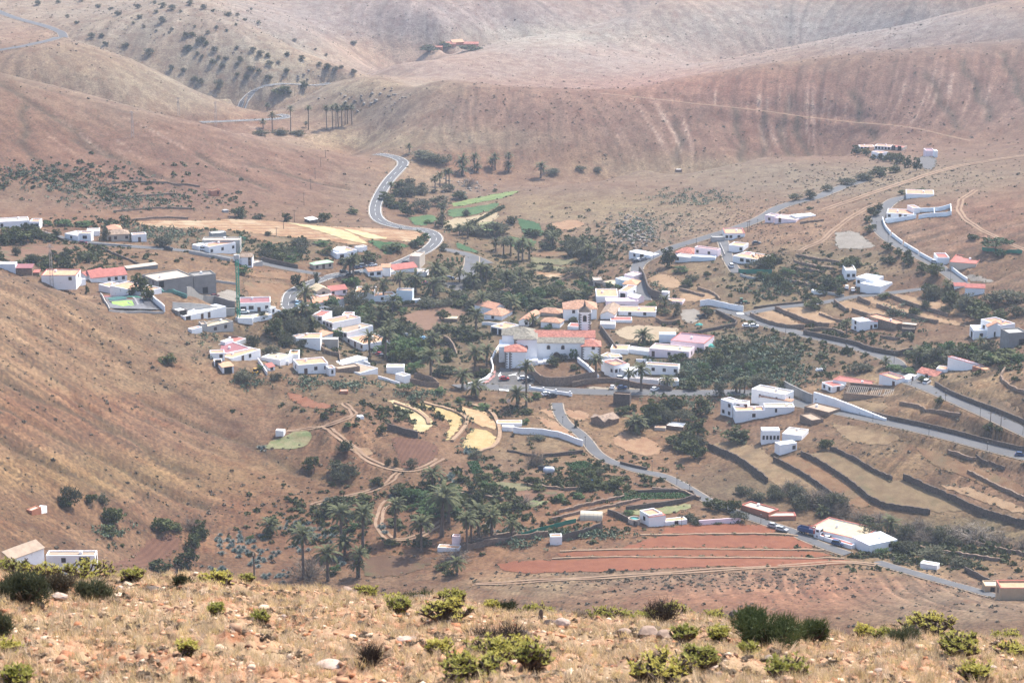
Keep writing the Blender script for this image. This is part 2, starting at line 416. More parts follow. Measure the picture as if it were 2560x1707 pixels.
FIELD_RAW += [
 ('fallow_field','brownochre2',[(2080,1060),(2180,1073),(2262,1096),(2205,1116),(2110,1102)]),
 ('fallow_field','brownochre',[(2290,1118),(2420,1158),(2560,1208),(2560,1246),(2440,1200),(2325,1162)]),
 ('fallow_field','tan',[(2345,1212),(2450,1248),(2560,1290),(2560,1268),(2435,1218)]),
 ('fallow_field','ochre2',[(1560,1082),(1632,1098),(1662,1132),(1600,1142),(1520,1102)]),
 ('fallow_field','redbrown',[(1290,1228),(1380,1216),(1425,1234),(1330,1250),(1240,1262)]),
 ('green_field','palegreen',[(1205,1266),(1300,1250),(1392,1254),(1300,1276)]),
 ('fallow_field','ochre',[(1400,1292),(1500,1270),(1560,1264),(1520,1282),(1430,1303)]),
 ('fallow_field','brownochre',[(1110,1206),(1180,1216),(1225,1234),(1165,1240)]),
 ('green_field','cropgreen2',[(1272,592),(1345,600),(1330,620),(1262,614)]),
 ('fallow_field','brownochre',[(1335,625),(1432,630),(1420,640),(1322,640)]),
 ('green_field','olivefield',[(1322,661),(1422,666),(1400,676),(1327,674)]),
 ('green_field','cropgreen2',[(1020,545),(1080,535),(1098,552),(1040,568)]),
 ('green_field','palegreen2',[(1180,560),(1240,552),(1270,572),(1200,580)]),
 ('fallow_field','redbrown',[(1060,1010),(1130,1002),(1210,1000),(1240,1012),(1150,1014)]),
 ('fallow_field','tan',[(880,1118),(915,1112),(935,1135),(905,1138)]),
 ('fallow_field','brownochre2',[(2070,1010),(2130,1000),(2230,1012),(2200,1030),(2120,1026)]),
 ('fallow_field','tan',[(1700,735),(1760,730),(1800,742),(1750,755),(1700,750)]),
 ('fallow_field','tan',[(1620,690),(1660,684),(1710,706),(1690,724),(1640,718)]),
 ('fallow_field','brownochre',[(620,580),(690,594),(740,604),(700,612),(630,600)]),
 ('bare_red_earth','ochre2',[(1380,560),(1430,548),(1470,560),(1430,575),(1395,575)]),
]
ROADW = []
for (nm, mt, w, mark, pl) in ROADS:
    wp = [P(*p) for p in pl]
    # drop control points that fell behind a crest
    ok = [wp[0]]
    for q in wp[1:]:
        if (q - ok[-1]).length < 260:
            ok.append(q)
    line = smooth_line(ok, 3)
    line = dense(line, 2.0)
    zz = np.array([height(p.x, p.y) for p in line])
    k = min(9, len(zz))
    ker = np.ones(k) / k
    zp = np.pad(zz, (k // 2, k - 1 - k // 2), mode='edge')
    zz = np.convolve(zp, ker, 'valid')
    for p, z_ in zip(line, zz):
        p.z = float(z_)
    ROADW.append((nm, mt, w, mark, line))
def poly_mask(poly, grow=0.0):
    """boolean grid window of terrain vertices inside a world polygon"""
    xs = np.array([p[0] for p in poly]); ys = np.array([p[1] for p in poly])
    fi, fj = idx(xs, ys)
    i0, i1 = int(max(0, fi.min() - 2)), int(min(NS, fi.max() + 3))
    j0, j1 = int(max(0, fj.min() - 2)), int(min(NR, fj.max() + 3))
    X = XG[j0:j1, i0:i1]; Y = YG[j0:j1, i0:i1]
    ins = np.zeros(X.shape, bool)
    m = len(poly)
    for k in range(m):
        x1, y1, x2, y2 = xs[k], ys[k], xs[(k + 1) % m], ys[(k + 1) % m]
        c = ((y1 > Y) != (y2 > Y)) & (X < (x2 - x1) * (Y - y1) / (y2 - y1 + 1e-12) + x1)
        ins ^= c
    return (slice(j0, j1), slice(i0, i1)), ins
FMASK = np.zeros(Z.shape, bool)
FIELDW = []
for (nm, mt, pl) in FIELD_RAW:
    wp = [P(*p) for p in pl]
    wp = smooth_line(wp + [wp[0]], 1)[:-1]
    FIELDW.append((nm, mt, wp))
    sl, ins = poly_mask([(p.x, p.y) for p in wp])
    FMASK[sl] |= ins
# downhill streaks (rills and gullies): noise dragged along the direction water runs
zs_ = np.gradient(Z, DS, axis=1)
zl_ = np.gradient(Z, DL, axis=0)
gx = zs_ / YG
gy = zl_ / YG - SG * gx
slope = np.sqrt(gx ** 2 + gy ** 2)
fxn, fyn = gx / (slope + 1e-4), gy / (slope + 1e-4)
step = 2.5 * (YG / 1000) ** 0.7
di = (fxn / YG - SG * fyn / YG) / DS * step
dj = (fyn / YG) / DL * step
def blur(a, k, axis):
    c = np.cumsum(np.concatenate([np.repeat(np.take(a, [0], axis), k, axis), a, np.repeat(np.take(a, [-1], axis), k, axis)], axis), axis)
    hi = np.take(c, range(2 * k, c.shape[axis]), axis); lo = np.take(c, range(0, c.shape[axis] - 2 * k), axis)
    return (hi - lo) / (2 * k)
def lic(nz, steps):
    acc = nz.copy(); 
    II, JJ = np.meshgrid(np.arange(NS, dtype=float), np.arange(NR, dtype=float))
    for sg in (1, -1):
        ci, cj = II.copy(), JJ.copy()
        for q in range(steps):
            a, b = samp(di, ci, cj), samp(dj, ci, cj)
            ci += sg * a; cj += sg * b
            acc += samp(nz, ci, cj)
    acc -= blur(blur(acc, 14, 0), 14, 1)
    return acc / acc.std()
n_f = lic(RNG.standard_normal(Z.shape), 12)
nc = blur(blur(RNG.standard_normal(Z.shape), 3, 0), 4, 1)
n_c = lic(nc / nc.std(), 20)
smask = np.clip((slope - 0.10) / 0.12, 0, 1)
cut = np.clip(n_c - 1.0, 0, 2.0) * np.clip((1400 - YG) / 400, 0.08, 1)
rough = blur(blur(RNG.standard_normal(Z.shape), 2, 0), 2, 1)
rough /= rough.std()
zb = blur(blur(Z, 1, 0), 1, 1)
dz = smask * (-1.1 * cut + 0.10 * n_f) * np.clip(YG / 1000, 0.6, 1.6) + 0.10 * rough
fm = blur(blur(FMASK.astype(float), 2, 0), 2, 1)
dz *= (1 - np.clip(fm * 1.5, 0, 1))
Z = Z + dz
# gullies one can point at in the photograph
GUL = [
 [(0,1015),(60,1040),(150,1090),(230,1130),(300,1170),(380,1205),(440,1240),(500,1262)],
 [(0,1095),(70,1130),(140,1165),(190,1185),(260,1225)],
 [(370,1010),(450,1040),(500,1062),(560,1090),(620,1115),(680,1140),(740,1170),(800,1190),(860,1215)],
 [(20,960),(100,1000),(160,1010),(230,1050),(270,1070)],
 [(200,1000),(280,1068),(350,1110),(400,1150),(470,1170)],
 [(0,210),(150,300),(230,360),(330,410),(400,440)],
 [(60,260),(60,340),(70,390),(130,420),(230,455),(330,520)],
 [(180,350),(300,400),(420,440),(440,470)],
 [(500,390),(560,420),(660,470)],[(620,410),(740,440),(860,470)],
 [(1830,270),(1850,330),(1855,400)],[(1910,280),(1912,340),(1905,390)],[(1690,300),(1700,360),(1685,405)],[(1990,290),(2000,350),(2020,390)],
 [(2130,230),(2150,290),(2190,350)],[(2400,150),(2440,220),(2480,300)],[(2320,190),(2350,250),(2400,320)],[(2500,130),(2540,200),(2560,260)],
 [(1980,240),(1950,300),(1965,380)],
]
GD = np.full(Z.shape, 99.0)
for g in GUL:
    ln = dense(smooth_line([P(*p) for p in g], 2), 2.0)
    for p in ln:
        fi, fj = idx(p.x, p.y)
        i0, i1 = int(max(0, fi - 8)), int(min(NS, fi + 9)); j0, j1 = int(max(0, fj - 5)), int(min(NR, fj + 6))
        if i1 <= i0 or j1 <= j0: continue
        d = np.hypot(XG[j0:j1, i0:i1] - p.x - 1.5 * math.sin(p.y * .21), YG[j0:j1, i0:i1] - p.y - 1.5 * math.sin(p.x * .17))
        GD[j0:j1, i0:i1] = np.minimum(GD[j0:j1, i0:i1], d)
Z = Z - 1.7 * np.clip(1 - GD / 4.5, 0, 1) * np.clip(0.7 + 0.4 * n_f, 0, 2)
# road beds
RD = np.full(Z.shape, 99.0); RZ = np.zeros(Z.shape)
for (nm, mt, w, mark, line) in ROADW:
    for p in line:
        fi, fj = idx(p.x, p.y)
        i0, i1 = int(max(0, fi - 9)), int(min(NS, fi + 10)); j0, j1 = int(max(0, fj - 6)), int(min(NR, fj + 7))
        if i1 <= i0 or j1 <= j0: continue
        d = np.hypot(XG[j0:j1, i0:i1] - p.x, YG[j0:j1, i0:i1] - p.y) - w / 2
        R = RD[j0:j1, i0:i1]; Q = RZ[j0:j1, i0:i1]
        m = d < R
        R[m] = d[m]; Q[m] = p.z
f = np.clip(1 - (RD - 1.5) / 3.5, 0, 1)
f = f * f * (3 - 2 * f)
Z = Z * (1 - f) + (RZ - 0.05) * f
# zones of ground colour (px, py, radius_x, radius_y, colour): what the soil and dry grass itself is coloured there
EARTH = np.array([0.29, 0.185, 0.12])
ZONES = [
 (150,900,420,170,(0.33,0.225,0.145)),(120,1020,260,60,(0.29,0.145,0.085)),(450,1080,260,70,(0.27,0.165,0.11)),(300,1180,300,50,(0.34,0.235,0.13)),
 (250,960,200,25,(0.37,0.275,0.175)),(550,1180,160,60,(0.32,0.205,0.12)),(100,1300,200,60,(0.27,0.165,0.10)),(50,1420,100,60,(0.25,0.16,0.1)),
 (300,420,420,110,(0.30,0.175,0.125)),(600,400,200,90,(0.31,0.19,0.135)),(100,260,200,40,(0.33,0.20,0.14)),(100,480,250,40,(0.33,0.23,0.16)),
 (400,220,300,60,(0.33,0.27,0.20)),(350,60,400,90,(0.31,0.25,0.185)),(650,160,200,70,(0.32,0.27,0.20)),(80,90,100,30,(0.33,0.20,0.13)),
 (1000,50,500,60,(0.28,0.22,0.19)),(1000,130,220,40,(0.38,0.26,0.18)),(1350,90,250,30,(0.38,0.33,0.25)),(1500,140,350,50,(0.33,0.25,0.20)),
 (2000,60,400,50,(0.32,0.27,0.22)),(2300,80,300,40,(0.24,0.19,0.165)),(1200,170,300,25,(0.31,0.22,0.17)),
 (1400,280,400,70,(0.30,0.19,0.145)),(1800,220,300,40,(0.36,0.20,0.15)),(2000,300,300,80,(0.31,0.175,0.13)),(2400,220,300,100,(0.30,0.185,0.145)),
 (950,220,180,25,(0.36,0.29,0.21)),(950,280,200,40,(0.31,0.25,0.19)),(850,350,180,25,(0.38,0.31,0.21)),(1150,340,200,25,(0.34,0.27,0.19)),
 (1500,460,300,35,(0.30,0.20,0.14)),(1700,430,250,30,(0.37,0.28,0.19)),(1500,520,260,40,(0.38,0.30,0.19)),(1900,440,200,30,(0.29,0.23,0.17)),
 (1650,560,200,40,(0.36,0.27,0.19)),(2200,450,350,40,(0.34,0.27,0.19)),(2480,540,150,60,(0.35,0.21,0.15)),(2100,560,200,50,(0.38,0.26,0.18)),
 (2300,600,120,50,(0.34,0.22,0.155)),(1950,560,120,40,(0.38,0.24,0.155)),
 (1150,420,160,30,(0.34,0.20,0.13)),(1080,460,80,30,(0.40,0.30,0.20)),(1400,590,160,25,(0.36,0.26,0.18)),(1300,630,200,40,(0.27,0.21,0.12)),
 (900,480,60,60,(0.34,0.24,0.17)),(1030,420,60,30,(0.42,0.33,0.22)),(700,530,400,20,(0.30,0.19,0.12)),(250,540,300,20,(0.34,0.20,0.12)),
 (350,650,250,30,(0.32,0.21,0.13)),(650,600,200,40,(0.25,0.20,0.12)),(600,740,150,40,(0.33,0.24,0.16)),
 (700,850,300,60,(0.27,0.21,0.14)),(1000,850,200,100,(0.22,0.18,0.11)),(1250,800,200,60,(0.25,0.20,0.13)),(1200,700,200,40,(0.20,0.18,0.10)),
 (1000,980,300,40,(0.29,0.20,0.12)),(600,960,150,60,(0.36,0.25,0.165)),(880,1100,150,50,(0.33,0.20,0.125)),(1130,1080,100,60,(0.33,0.20,0.125)),
 (1350,1100,150,60,(0.34,0.25,0.16)),(1330,1180,150,30,(0.35,0.24,0.16)),(1550,1080,150,50,(0.38,0.26,0.16)),(1620,1140,150,40,(0.36,0.23,0.145)),
 (1000,1250,300,50,(0.30,0.18,0.105)),(700,1330,250,80,(0.29,0.165,0.10)),(1150,1380,200,50,(0.34,0.20,0.12)),(1500,1300,200,50,(0.34,0.19,0.11)),
 (1700,900,150,60,(0.22,0.19,0.12)),(1900,900,200,40,(0.22,0.19,0.12)),(1850,850,200,25,(0.24,0.20,0.13)),(1700,720,120,60,(0.35,0.25,0.16)),
 (1850,700,150,60,(0.28,0.23,0.15)),(2100,650,150,40,(0.31,0.25,0.16)),(1950,760,150,30,(0.33,0.26,0.16)),
 (2250,880,200,30,(0.30,0.21,0.14)),(2350,960,200,50,(0.39,0.29,0.18)),(2200,1000,200,30,(0.35,0.24,0.15)),(2300,1120,250,60,(0.34,0.25,0.165)),
 (2500,1200,150,50,(0.31,0.20,0.14)),(2050,1190,250,60,(0.25,0.17,0.095)),(1900,1220,150,50,(0.24,0.19,0.13)),(2350,1330,250,40,(0.24,0.20,0.125)),(2300,1400,200,40,(0.34,0.25,0.15)),
 (1700,1450,400,30,(0.33,0.24,0.17)),(1950,1475,330,45,(0.42,0.225,0.15)),(2350,1500,200,50,(0.30,0.23,0.17)),(1350,1460,150,25,(0.36,0.28,0.19)),(1250,1440,100,30,(0.42,0.28,0.18)),
]
acc = np.ones(Z.shape)[..., None] * EARTH * 0.4
wsum = np.full(Z.shape, 0.4)
TT = YG * CP - (Z - CAMZ) * SP
PXG = 1280 + XG / TT * FPX
PYG = 853.5 - (YG * SP + (Z - CAMZ) * CP) / TT * FPX
for (a, b, ra, rb, c) in ZONES:
    e = np.exp(-(((PXG - a) / ra) ** 2 + ((PYG - b) / rb) ** 2) * 1.3) * 1.6
    acc += e[..., None] * np.array(c)
    wsum += e
TINT = acc / wsum[..., None]
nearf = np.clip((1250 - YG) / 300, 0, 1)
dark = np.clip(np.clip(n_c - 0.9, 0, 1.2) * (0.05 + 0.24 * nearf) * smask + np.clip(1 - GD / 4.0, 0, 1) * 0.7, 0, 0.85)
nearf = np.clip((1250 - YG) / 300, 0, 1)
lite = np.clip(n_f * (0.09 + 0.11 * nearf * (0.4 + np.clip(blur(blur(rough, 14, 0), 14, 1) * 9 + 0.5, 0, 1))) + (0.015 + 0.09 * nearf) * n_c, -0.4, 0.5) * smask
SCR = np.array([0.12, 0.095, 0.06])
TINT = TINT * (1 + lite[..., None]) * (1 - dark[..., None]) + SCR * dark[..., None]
scree = np.zeros(Z.shape)
for (a, b, ra, rb) in ((1650,320,110,70),(1900,250,170,30),(2060,270,60,40),(1980,340,80,40),(700,330,200,20),(300,330,150,60),(2350,250,120,60)):
    scree = np.maximum(scree, np.exp(-((PXG - a) / ra) ** 2 - ((PYG - b) / rb) ** 2))
e = (scree * np.clip(n_f - 0.7, 0, 1.2) * 0.8)[..., None]
TINT = TINT * (1 - e) + np.array([0.52, 0.40, 0.33]) * e
TINT = TINT ** 1.25 * 0.565 * (1 + 0.22 * np.clip((YG - 1330) / 150, 0, 1) + 0.34 * np.clip((YG - 1550) / 350, 0, 1))[..., None] * (1 + np.clip((YG - 1550) / 400, 0, 1)[..., None] * np.array([-0.02, 0.05, 0.16]))  # far ground goes paler and bluer with distance: haze painted into the tint
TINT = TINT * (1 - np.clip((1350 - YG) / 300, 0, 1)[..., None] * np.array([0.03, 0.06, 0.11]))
print('terrain field', round(time.time() - T0, 1))
# ------------------------------------------------------------------ mesh helpers
def add_obj(name, me, mats=None, parent=None, label=None, cat=None, group=None, kind=None):
    o = bpy.data.objects.new(name, me)
    COL.objects.link(o)
    if mats is not None and me is not None:
        for m in (mats if isinstance(mats, (list, tuple)) else [mats]):
            me.materials.append(m)
    if parent is not None:
        o.parent = parent
    tag(o, label, cat, group, kind)
    return o
def tag(o, label=None, cat=None, group=None, kind=None):
    if label: o['label'] = label
    if cat: o['category'] = cat
    if group: o['group'] = group
    if kind: o['kind'] = kind
def np_mesh(name, V, F, smooth=False, fmat=None, cols=None, quads=True):
    """fast mesh from numpy arrays; F is (n,3) or (n,4)"""
    me = bpy.data.meshes.new(name)
    V = np.asarray(V, np.float32); F = np.asarray(F, np.int32)
    k = F.shape[1]
    me.vertices.add(len(V)); me.vertices.foreach_set('co', V.ravel())
    me.loops.add(F.size); me.loops.foreach_set('vertex_index', F.ravel())
    me.polygons.add(len(F))
    me.polygons.foreach_set('loop_start', np.arange(0, F.size, k, dtype=np.int32))
    me.polygons.foreach_set('loop_total', np.full(len(F), k, np.int32))
    if smooth:
        me.polygons.foreach_set('use_smooth', np.ones(len(F), bool))
    if fmat is not None:
        me.polygons.foreach_set('material_index', np.asarray(fmat, np.int32))
    me.update(calc_edges=True)
    if cols is not None:
        a = me.color_attributes.new('tint', 'FLOAT_COLOR', 'POINT')
        c = np.ones((len(V), 4), np.float32); c[:, :3] = cols
        a.data.foreach_set('color', c.ravel())
    return me
class MB:
    """collects simple shapes and makes them ONE mesh"""
    def __init__(s):
        s.v, s.f, s.m = [], [], []
    def add(s, vs, fs, mat=0):
        b = len(s.v)
        s.v += [tuple(p) for p in vs]
        s.f += [tuple(i + b for i in f) for f in fs]
        s.m += [mat] * len(fs)
        return s
    def box(s, x0, x1, y0, y1, z0, z1, mat=0, faces='xXyYzZ'):
        vs = [(x0,y0,z0),(x1,y0,z0),(x1,y1,z0),(x0,y1,z0),(x0,y0,z1),(x1,y0,z1),(x1,y1,z1),(x0,y1,z1)]
        fd = {'z':(0,3,2,1),'Z':(4,5,6,7),'y':(0,1,5,4),'Y':(2,3,7,6),'x':(3,0,4,7),'X':(1,2,6,5)}
        return s.add(vs, [fd[k] for k in faces], mat)
    def tube(s, p0, p1, r0, r1, n=8, mat=0, cap=True):
        p0, p1 = Vector(p0), Vector(p1)
        d = (p1 - p0).normalized()
        a = d.orthogonal().normalized(); b = d.cross(a)
        vs = []
        for p, r in ((p0, r0), (p1, r1)):
            for k in range(n):
                t = 2 * math.pi * k / n
                vs.append(p + a * r * math.cos(t) + b * r * math.sin(t))
        fs = [(k, (k + 1) % n, n + (k + 1) % n, n + k) for k in range(n)]
        if cap:
            fs += [tuple(range(n - 1, -1, -1)), tuple(range(n, 2 * n))]
        return s.add(vs, fs, mat)
    def path(s, pts, radii, n=6, mat=0):
        for a, b, r0, r1 in zip(pts[:-1], pts[1:], radii[:-1], radii[1:]):
            s.tube(a, b, r0, r1, n, mat, cap=True)
        return s
    def hip(s, x0, x1, y0, y1, z, h, ov=0.3, mat=0, hipx=None, th=0.15):
        x0 -= ov; x1 += ov; y0 -= ov; y1 += ov
        w, d = x1 - x0, y1 - y0
        cy, cx = (y0 + y1) / 2, (x0 + x1) / 2
        if w >= d:
            k = d / 2 if hipx is None else hipx
            a, b = (x0 + k, cy, z + h), (x1 - k, cy, z + h)
        else:
            k = w / 2 if hipx is None else hipx
            a, b = (cx, y0 + k, z + h), (cx, y1 - k, z + h)
        vs = [(x0,y0,z),(x1,y0,z),(x1,y1,z),(x0,y1,z),a,b,(x0,y0,z-th),(x1,y0,z-th),(x1,y1,z-th),(x0,y1,z-th)]
        fs = [(0,1,5,4),(1,2,5),(2,3,4,5),(3,0,4)] if w >= d else [(0,1,4),(1,2,5,4),(2,3,5),(3,0,4,5)]
        fs += [(6,7,1,0),(7,8,2,1),(8,9,3,2),(9,6,0,3),(9,8,7,6)]
        return s.add(vs, fs, mat)
    def gable(s, x0, x1, y0, y1, z, h, ov=0.3, mat=0, along='x', th=0.15, wallmat=None):
        """gable roof slab; ridge along x or y; wallmat fills the gable triangles"""
        if along == 'y':
            g = MB().gable(y0, y1, x0, x1, z, h, ov, mat, 'x', th, wallmat)
            return s_merge(s, g, lambda p: (p[1], p[0], p[2]), flip=True)
        cy = (y0 + y1) / 2
        e = ov * h / ((y1 - y0) / 2)
        X0, X1 = x0 - ov, x1 + ov
        A_ = [(y0 - ov, z - e), (cy, z + h), (y1 + ov, z - e)]
        vs = []
        for X in (X0, X1):
            for (yy, zz) in A_: vs.append((X, yy, zz))
            for (yy, zz) in A_: vs.append((X, yy, zz - th))
        fs = [(0,6,7,1),(1,7,8,2),(3,4,10,9),(4,5,11,10),(0,3,9,6),(2,8,11,5),(0,1,4,3),(1,2,5,4),(6,9,10,7),(7,10,11,8)]
        s.add(vs, fs, mat)
        if wallmat is not None:
            for X, o in ((x0 + 0.02, 1), (x1 - 0.02, 0)):
                t = [(X, y0, z - 0.05), (X, y1, z - 0.05), (X, cy, z + h - th)]
                s.add(t, [(0, 1, 2)] if o == 0 else [(2, 1, 0)], wallmat)
        return s
    def build(s, name, mats=None, parent=None, label=None, cat=None, group=None, kind=None, smooth=False):
        return add_obj(name, s.mesh(name, smooth), mats, parent, label, cat, group, kind)
    def mesh(s, name, smooth=False):
        me = bpy.data.meshes.new(name)
        me.from_pydata([tuple(p) for p in s.v], [], s.f)
        me.polygons.foreach_set('material_index', s.m)
        if smooth:
            me.polygons.foreach_set('use_smooth', [True] * len(s.f))
        me.update()
        return me
def s_merge(s, g, fn, flip=False):
    b = len(s.v)
    s.v += [fn(p) for p in g.v]
    s.f += [tuple(i + b for i in (reversed(f) if flip else f)) for f in g.f]
    s.m += g.m
    return s
def tri_arrays(mb):
    V = np.array([tuple(p) for p in mb.v], np.float32)
    F, Mi = [], []
    for f, m in zip(mb.f, mb.m):
        for k in range(1, len(f) - 1):
            F.append((f[0], f[k], f[k + 1])); Mi.append(m)
    return V, np.array(F, np.int32), np.array(Mi, np.int32)
def merged(name, variants, pos, scale, mats, label, cat, kind='stuff', tilt=0.15, zs=None, cols=None):
    """many copies of small real meshes joined into one object (countless ground cover)"""
    Vs, Fs, Ms, Cs = [], [], [], []
    base = 0
    N = len(pos)
    which = RNG.integers(0, len(variants), N)
    for k, (V, F, Mi) in enumerate(variants):
        ii = np.where(which == k)[0]
        if len(ii) == 0: continue
        a = RNG.uniform(0, 2 * np.pi, len(ii)); t = RNG.normal(0, tilt, len(ii)); t2 = RNG.normal(0, tilt, len(ii))
        ca, sa = np.cos(a), np.sin(a)
        sc = scale[ii]
        v = V[None] * sc[:, None, None]
        if zs is not None:
            v[:, :, 2] *= zs[ii][:, None]
        x = v[:, :, 0] * ca[:, None] - v[:, :, 1] * sa[:, None]
        y = v[:, :, 0] * sa[:, None] + v[:, :, 1] * ca[:, None]
        z = v[:, :, 2] + x * t[:, None] + y * t2[:, None]
        x = x - v[:, :, 2] * t[:, None]; y = y - v[:, :, 2] * t2[:, None]
        w = np.stack([x, y, z], 2) + pos[ii][:, None, :]
        Vs.append(w.reshape(-1, 3))
        f = F[None] + (np.arange(len(ii)) * len(V))[:, None, None] + base
        Fs.append(f.reshape(-1, 3)); Ms.append(np.tile(Mi, len(ii)))
        if cols is not None:
            Cs.append(np.repeat(cols[ii], len(V), 0))
        base += len(ii) * len(V)
    me = np_mesh(name, np.concatenate(Vs), np.concatenate(Fs), fmat=np.concatenate(Ms), cols=np.concatenate(Cs) if cols is not None else None)
    return add_obj(name, me, mats, None, label, cat, None, kind)

# ------------------------------------------------------------------ ground
def ground_material(name, stone=0.0, fine=1.0):
    m, nt, b = nodes_of(name)
    p = position(nt)
    tint = attr(nt, 'tint')
    n0 = noise(nt, p, 0.018, 4, 0.55)
    n1 = noise(nt, p, 0.11 * fine, 7, 0.72, 0.3)
    n2 = noise(nt, p, 0.9 * fine, 4, 0.7)
    n3 = noise(nt, p, 0.35 * fine, 5, 0.75)
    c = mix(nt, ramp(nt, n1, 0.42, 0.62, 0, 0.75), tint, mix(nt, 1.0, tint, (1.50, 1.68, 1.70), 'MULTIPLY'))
    c = mix(nt, ramp(nt, n1, 0.47, 0.30, 0, 0.6), c, mix(nt, 1.0, tint, (0.84, 0.62, 0.52), 'MULTIPLY'))
    c = mix(nt, ramp(nt, n0, 0.35, 0.65, 0.0, 0.35), c, mix(nt, 1.0, c, (1.12, 0.98, 0.85), 'MULTIPLY'))
    c = mix(nt, ramp(nt, n3, 0.54, 0.66, 0, 0.7), c, (0.075, 0.057, 0.035))
    c = mix(nt, ramp(nt, n2, 0.35, 0.65, 0.0, 0.7), mix(nt, 1.0, c, (0.55, 0.52, 0.50), 'MULTIPLY'), mix(nt, 1.0, c, (1.22, 1.24, 1.24), 'MULTIPLY'))
    L(nt, c, b.inputs['Base Color'])
    b.inputs['Roughness'].default_value = 0.95
    bm = nt.nodes.new('ShaderNodeBump')
    bm.inputs['Strength'].default_value = 0.5
    bm.inputs['Distance'].default_value = 0.5
    L(nt, n3, bm.inputs['Height'])
    L(nt, bm.outputs[0], b.inputs['Normal'])
    return m
GM = ground_material('dry_hillside_soil')
V = np.stack([XG, YG, Z], 2).reshape(-1, 3)
ii, jj = np.meshgrid(np.arange(NS - 1), np.arange(NR - 1))
a_ = (jj * NS + ii).ravel()
F = np.stack([a_, a_ + 1, a_ + 1 + NS, a_ + NS], 1)
# skip what lies under the frame's floor
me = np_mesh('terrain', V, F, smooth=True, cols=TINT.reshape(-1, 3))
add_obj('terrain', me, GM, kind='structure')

# ---- foreground hillside the photographer stands on, and the steep slope between it and the valley
def fz(x, y):
    """height of the near slope at world x, y (arrays)"""
    x = np.asarray(x, float); y = np.asarray(y, float)
    s = x / np.maximum(y, 1.0)
    u = np.clip(s / 0.2217 * 0.9, -1.15, 1.15)
    ca = 21.60 + 0.95 * u + 0.10 * np.sin(u * 5.5 + 1.0) + 0.12 * np.sin(u * 13) + 0.05 * np.sin(u * 29 + 2)
    t = np.clip((y - 24.0) / 28.0, 0, 1)
    ang = 23.7 - (23.7 - ca) * (1 - (1 - t) ** 2)
    z = CAMZ - y * np.tan(np.radians(ang))
    z0 = CAMZ - 1.7 - (24.0 * math.tan(math.radians(23.7)) - 1.7) / 24.0 * y
    z = np.where(y < 24, z0, z)
    zc = CAMZ - 52.0 * np.tan(np.radians(ca))
    g = np.clip((y - 52) / 30.0, 0, 1)
    zb = zc - (y - 52) * (np.tan(np.radians(ca)) + 0.015) - 0.0035 * (y - 52) ** 2
    return np.where(y > 52, zb, z)
ys = np.concatenate([np.linspace(4, 22, 30), np.linspace(22.1, 66, 520), np.linspace(67, 110, 22)])
ss = np.linspace(-0.34, 0.34, 620)
S2, Y2 = np.meshgrid(ss, ys)
X2 = S2 * np.maximum(Y2, 12.0)
r1 = RNG.standard_normal(X2.shape)
r2 = blur(blur(r1, 3, 0), 3, 1); r2 /= r2.std()
r3 = blur(blur(r1, 14, 0), 12, 1); r3 /= r3.std()
Z2 = fz(X2, Y2)
BUMP = (0.018 * r2 + 0.07 * r3) * np.clip((Y2 - 18) / 6, 0, 1)
Z2 = Z2 + BUMP
ZF = Z2
def fheight(x, y):
    s = x / max(y, 12.0)
    i = min(max((s - ss[0]) / (ss[1] - ss[0]), 0), len(ss) - 1.01)
    j = min(max(float(np.interp(y, ys, np.arange(len(ys)))), 0), len(ys) - 1.01)
    i0, j0 = int(i), int(j); a, b = i - i0, j - j0
    return float(ZF[j0, i0] * (1 - a) * (1 - b) + ZF[j0, i0 + 1] * a * (1 - b) + ZF[j0 + 1, i0] * (1 - a) * b + ZF[j0 + 1, i0 + 1] * a * b)
def PF(px, py):
    dx, dy, dz = ray(px, py)
    prev = None
    y = 20.0
    while y < 75:
        t = y / dy
        d = (CAMZ + dz * t) - fheight(dx * t, y)
        if d < 0:
            if prev is not None and prev[1] > 0:
                f = prev[1] / (prev[1] - d)
                y = prev[0] + f * (y - prev[0])
            break
        prev = (y, d); y += 0.1
    if y >= 75:
        y = 51.0
    t = y / dy
    return Vector((dx * t, y, fheight(dx * t, y)))
def fg_material():
    m, nt, b = nodes_of('stony_red_hillside')
    p = position(nt)
    n1 = noise(nt, p, 1.1, 6, 0.7)
    n2 = noise(nt, p, 5.0, 5, 0.75)
    n3 = noise(nt, p, 0.28, 4, 0.6)
    n4 = noise(nt, p, 16.0, 3, 0.8)
    c = mix(nt, ramp(nt, n1, 0.38, 0.62), (0.22, 0.095, 0.045), (0.36, 0.22, 0.13))
    c = mix(nt, ramp(nt, n3, 0.42, 0.62, 0, 0.75), c, (0.26, 0.19, 0.11))
    c = mix(nt, ramp(nt, n2, 0.52, 0.68, 0, 0.6), c, (0.09, 0.05, 0.03))
    c = mix(nt, ramp(nt, n4, 0.58, 0.66, 0, 0.55), c, (0.40, 0.29, 0.21))
    L(nt, c, b.inputs['Base Color'])
    bm = nt.nodes.new('ShaderNodeBump')
    bm.inputs['Strength'].default_value = 0.9
    bm.inputs['Distance'].default_value = 0.06
    L(nt, n2, bm.inputs['Height'])
    L(nt, bm.outputs[0], b.inputs['Normal'])
    return m
nr2, ns2 = X2.shape
ii, jj = np.meshgrid(np.arange(ns2 - 1), np.arange(nr2 - 1))
a_ = (jj * ns2 + ii).ravel()
me = np_mesh('foreground_slope', np.stack([X2, Y2, Z2], 2).reshape(-1, 3), np.stack([a_, a_ + 1, a_ + 1 + ns2, a_ + ns2], 1), smooth=True)
add_obj('foreground_slope', me, fg_material(), kind='structure')
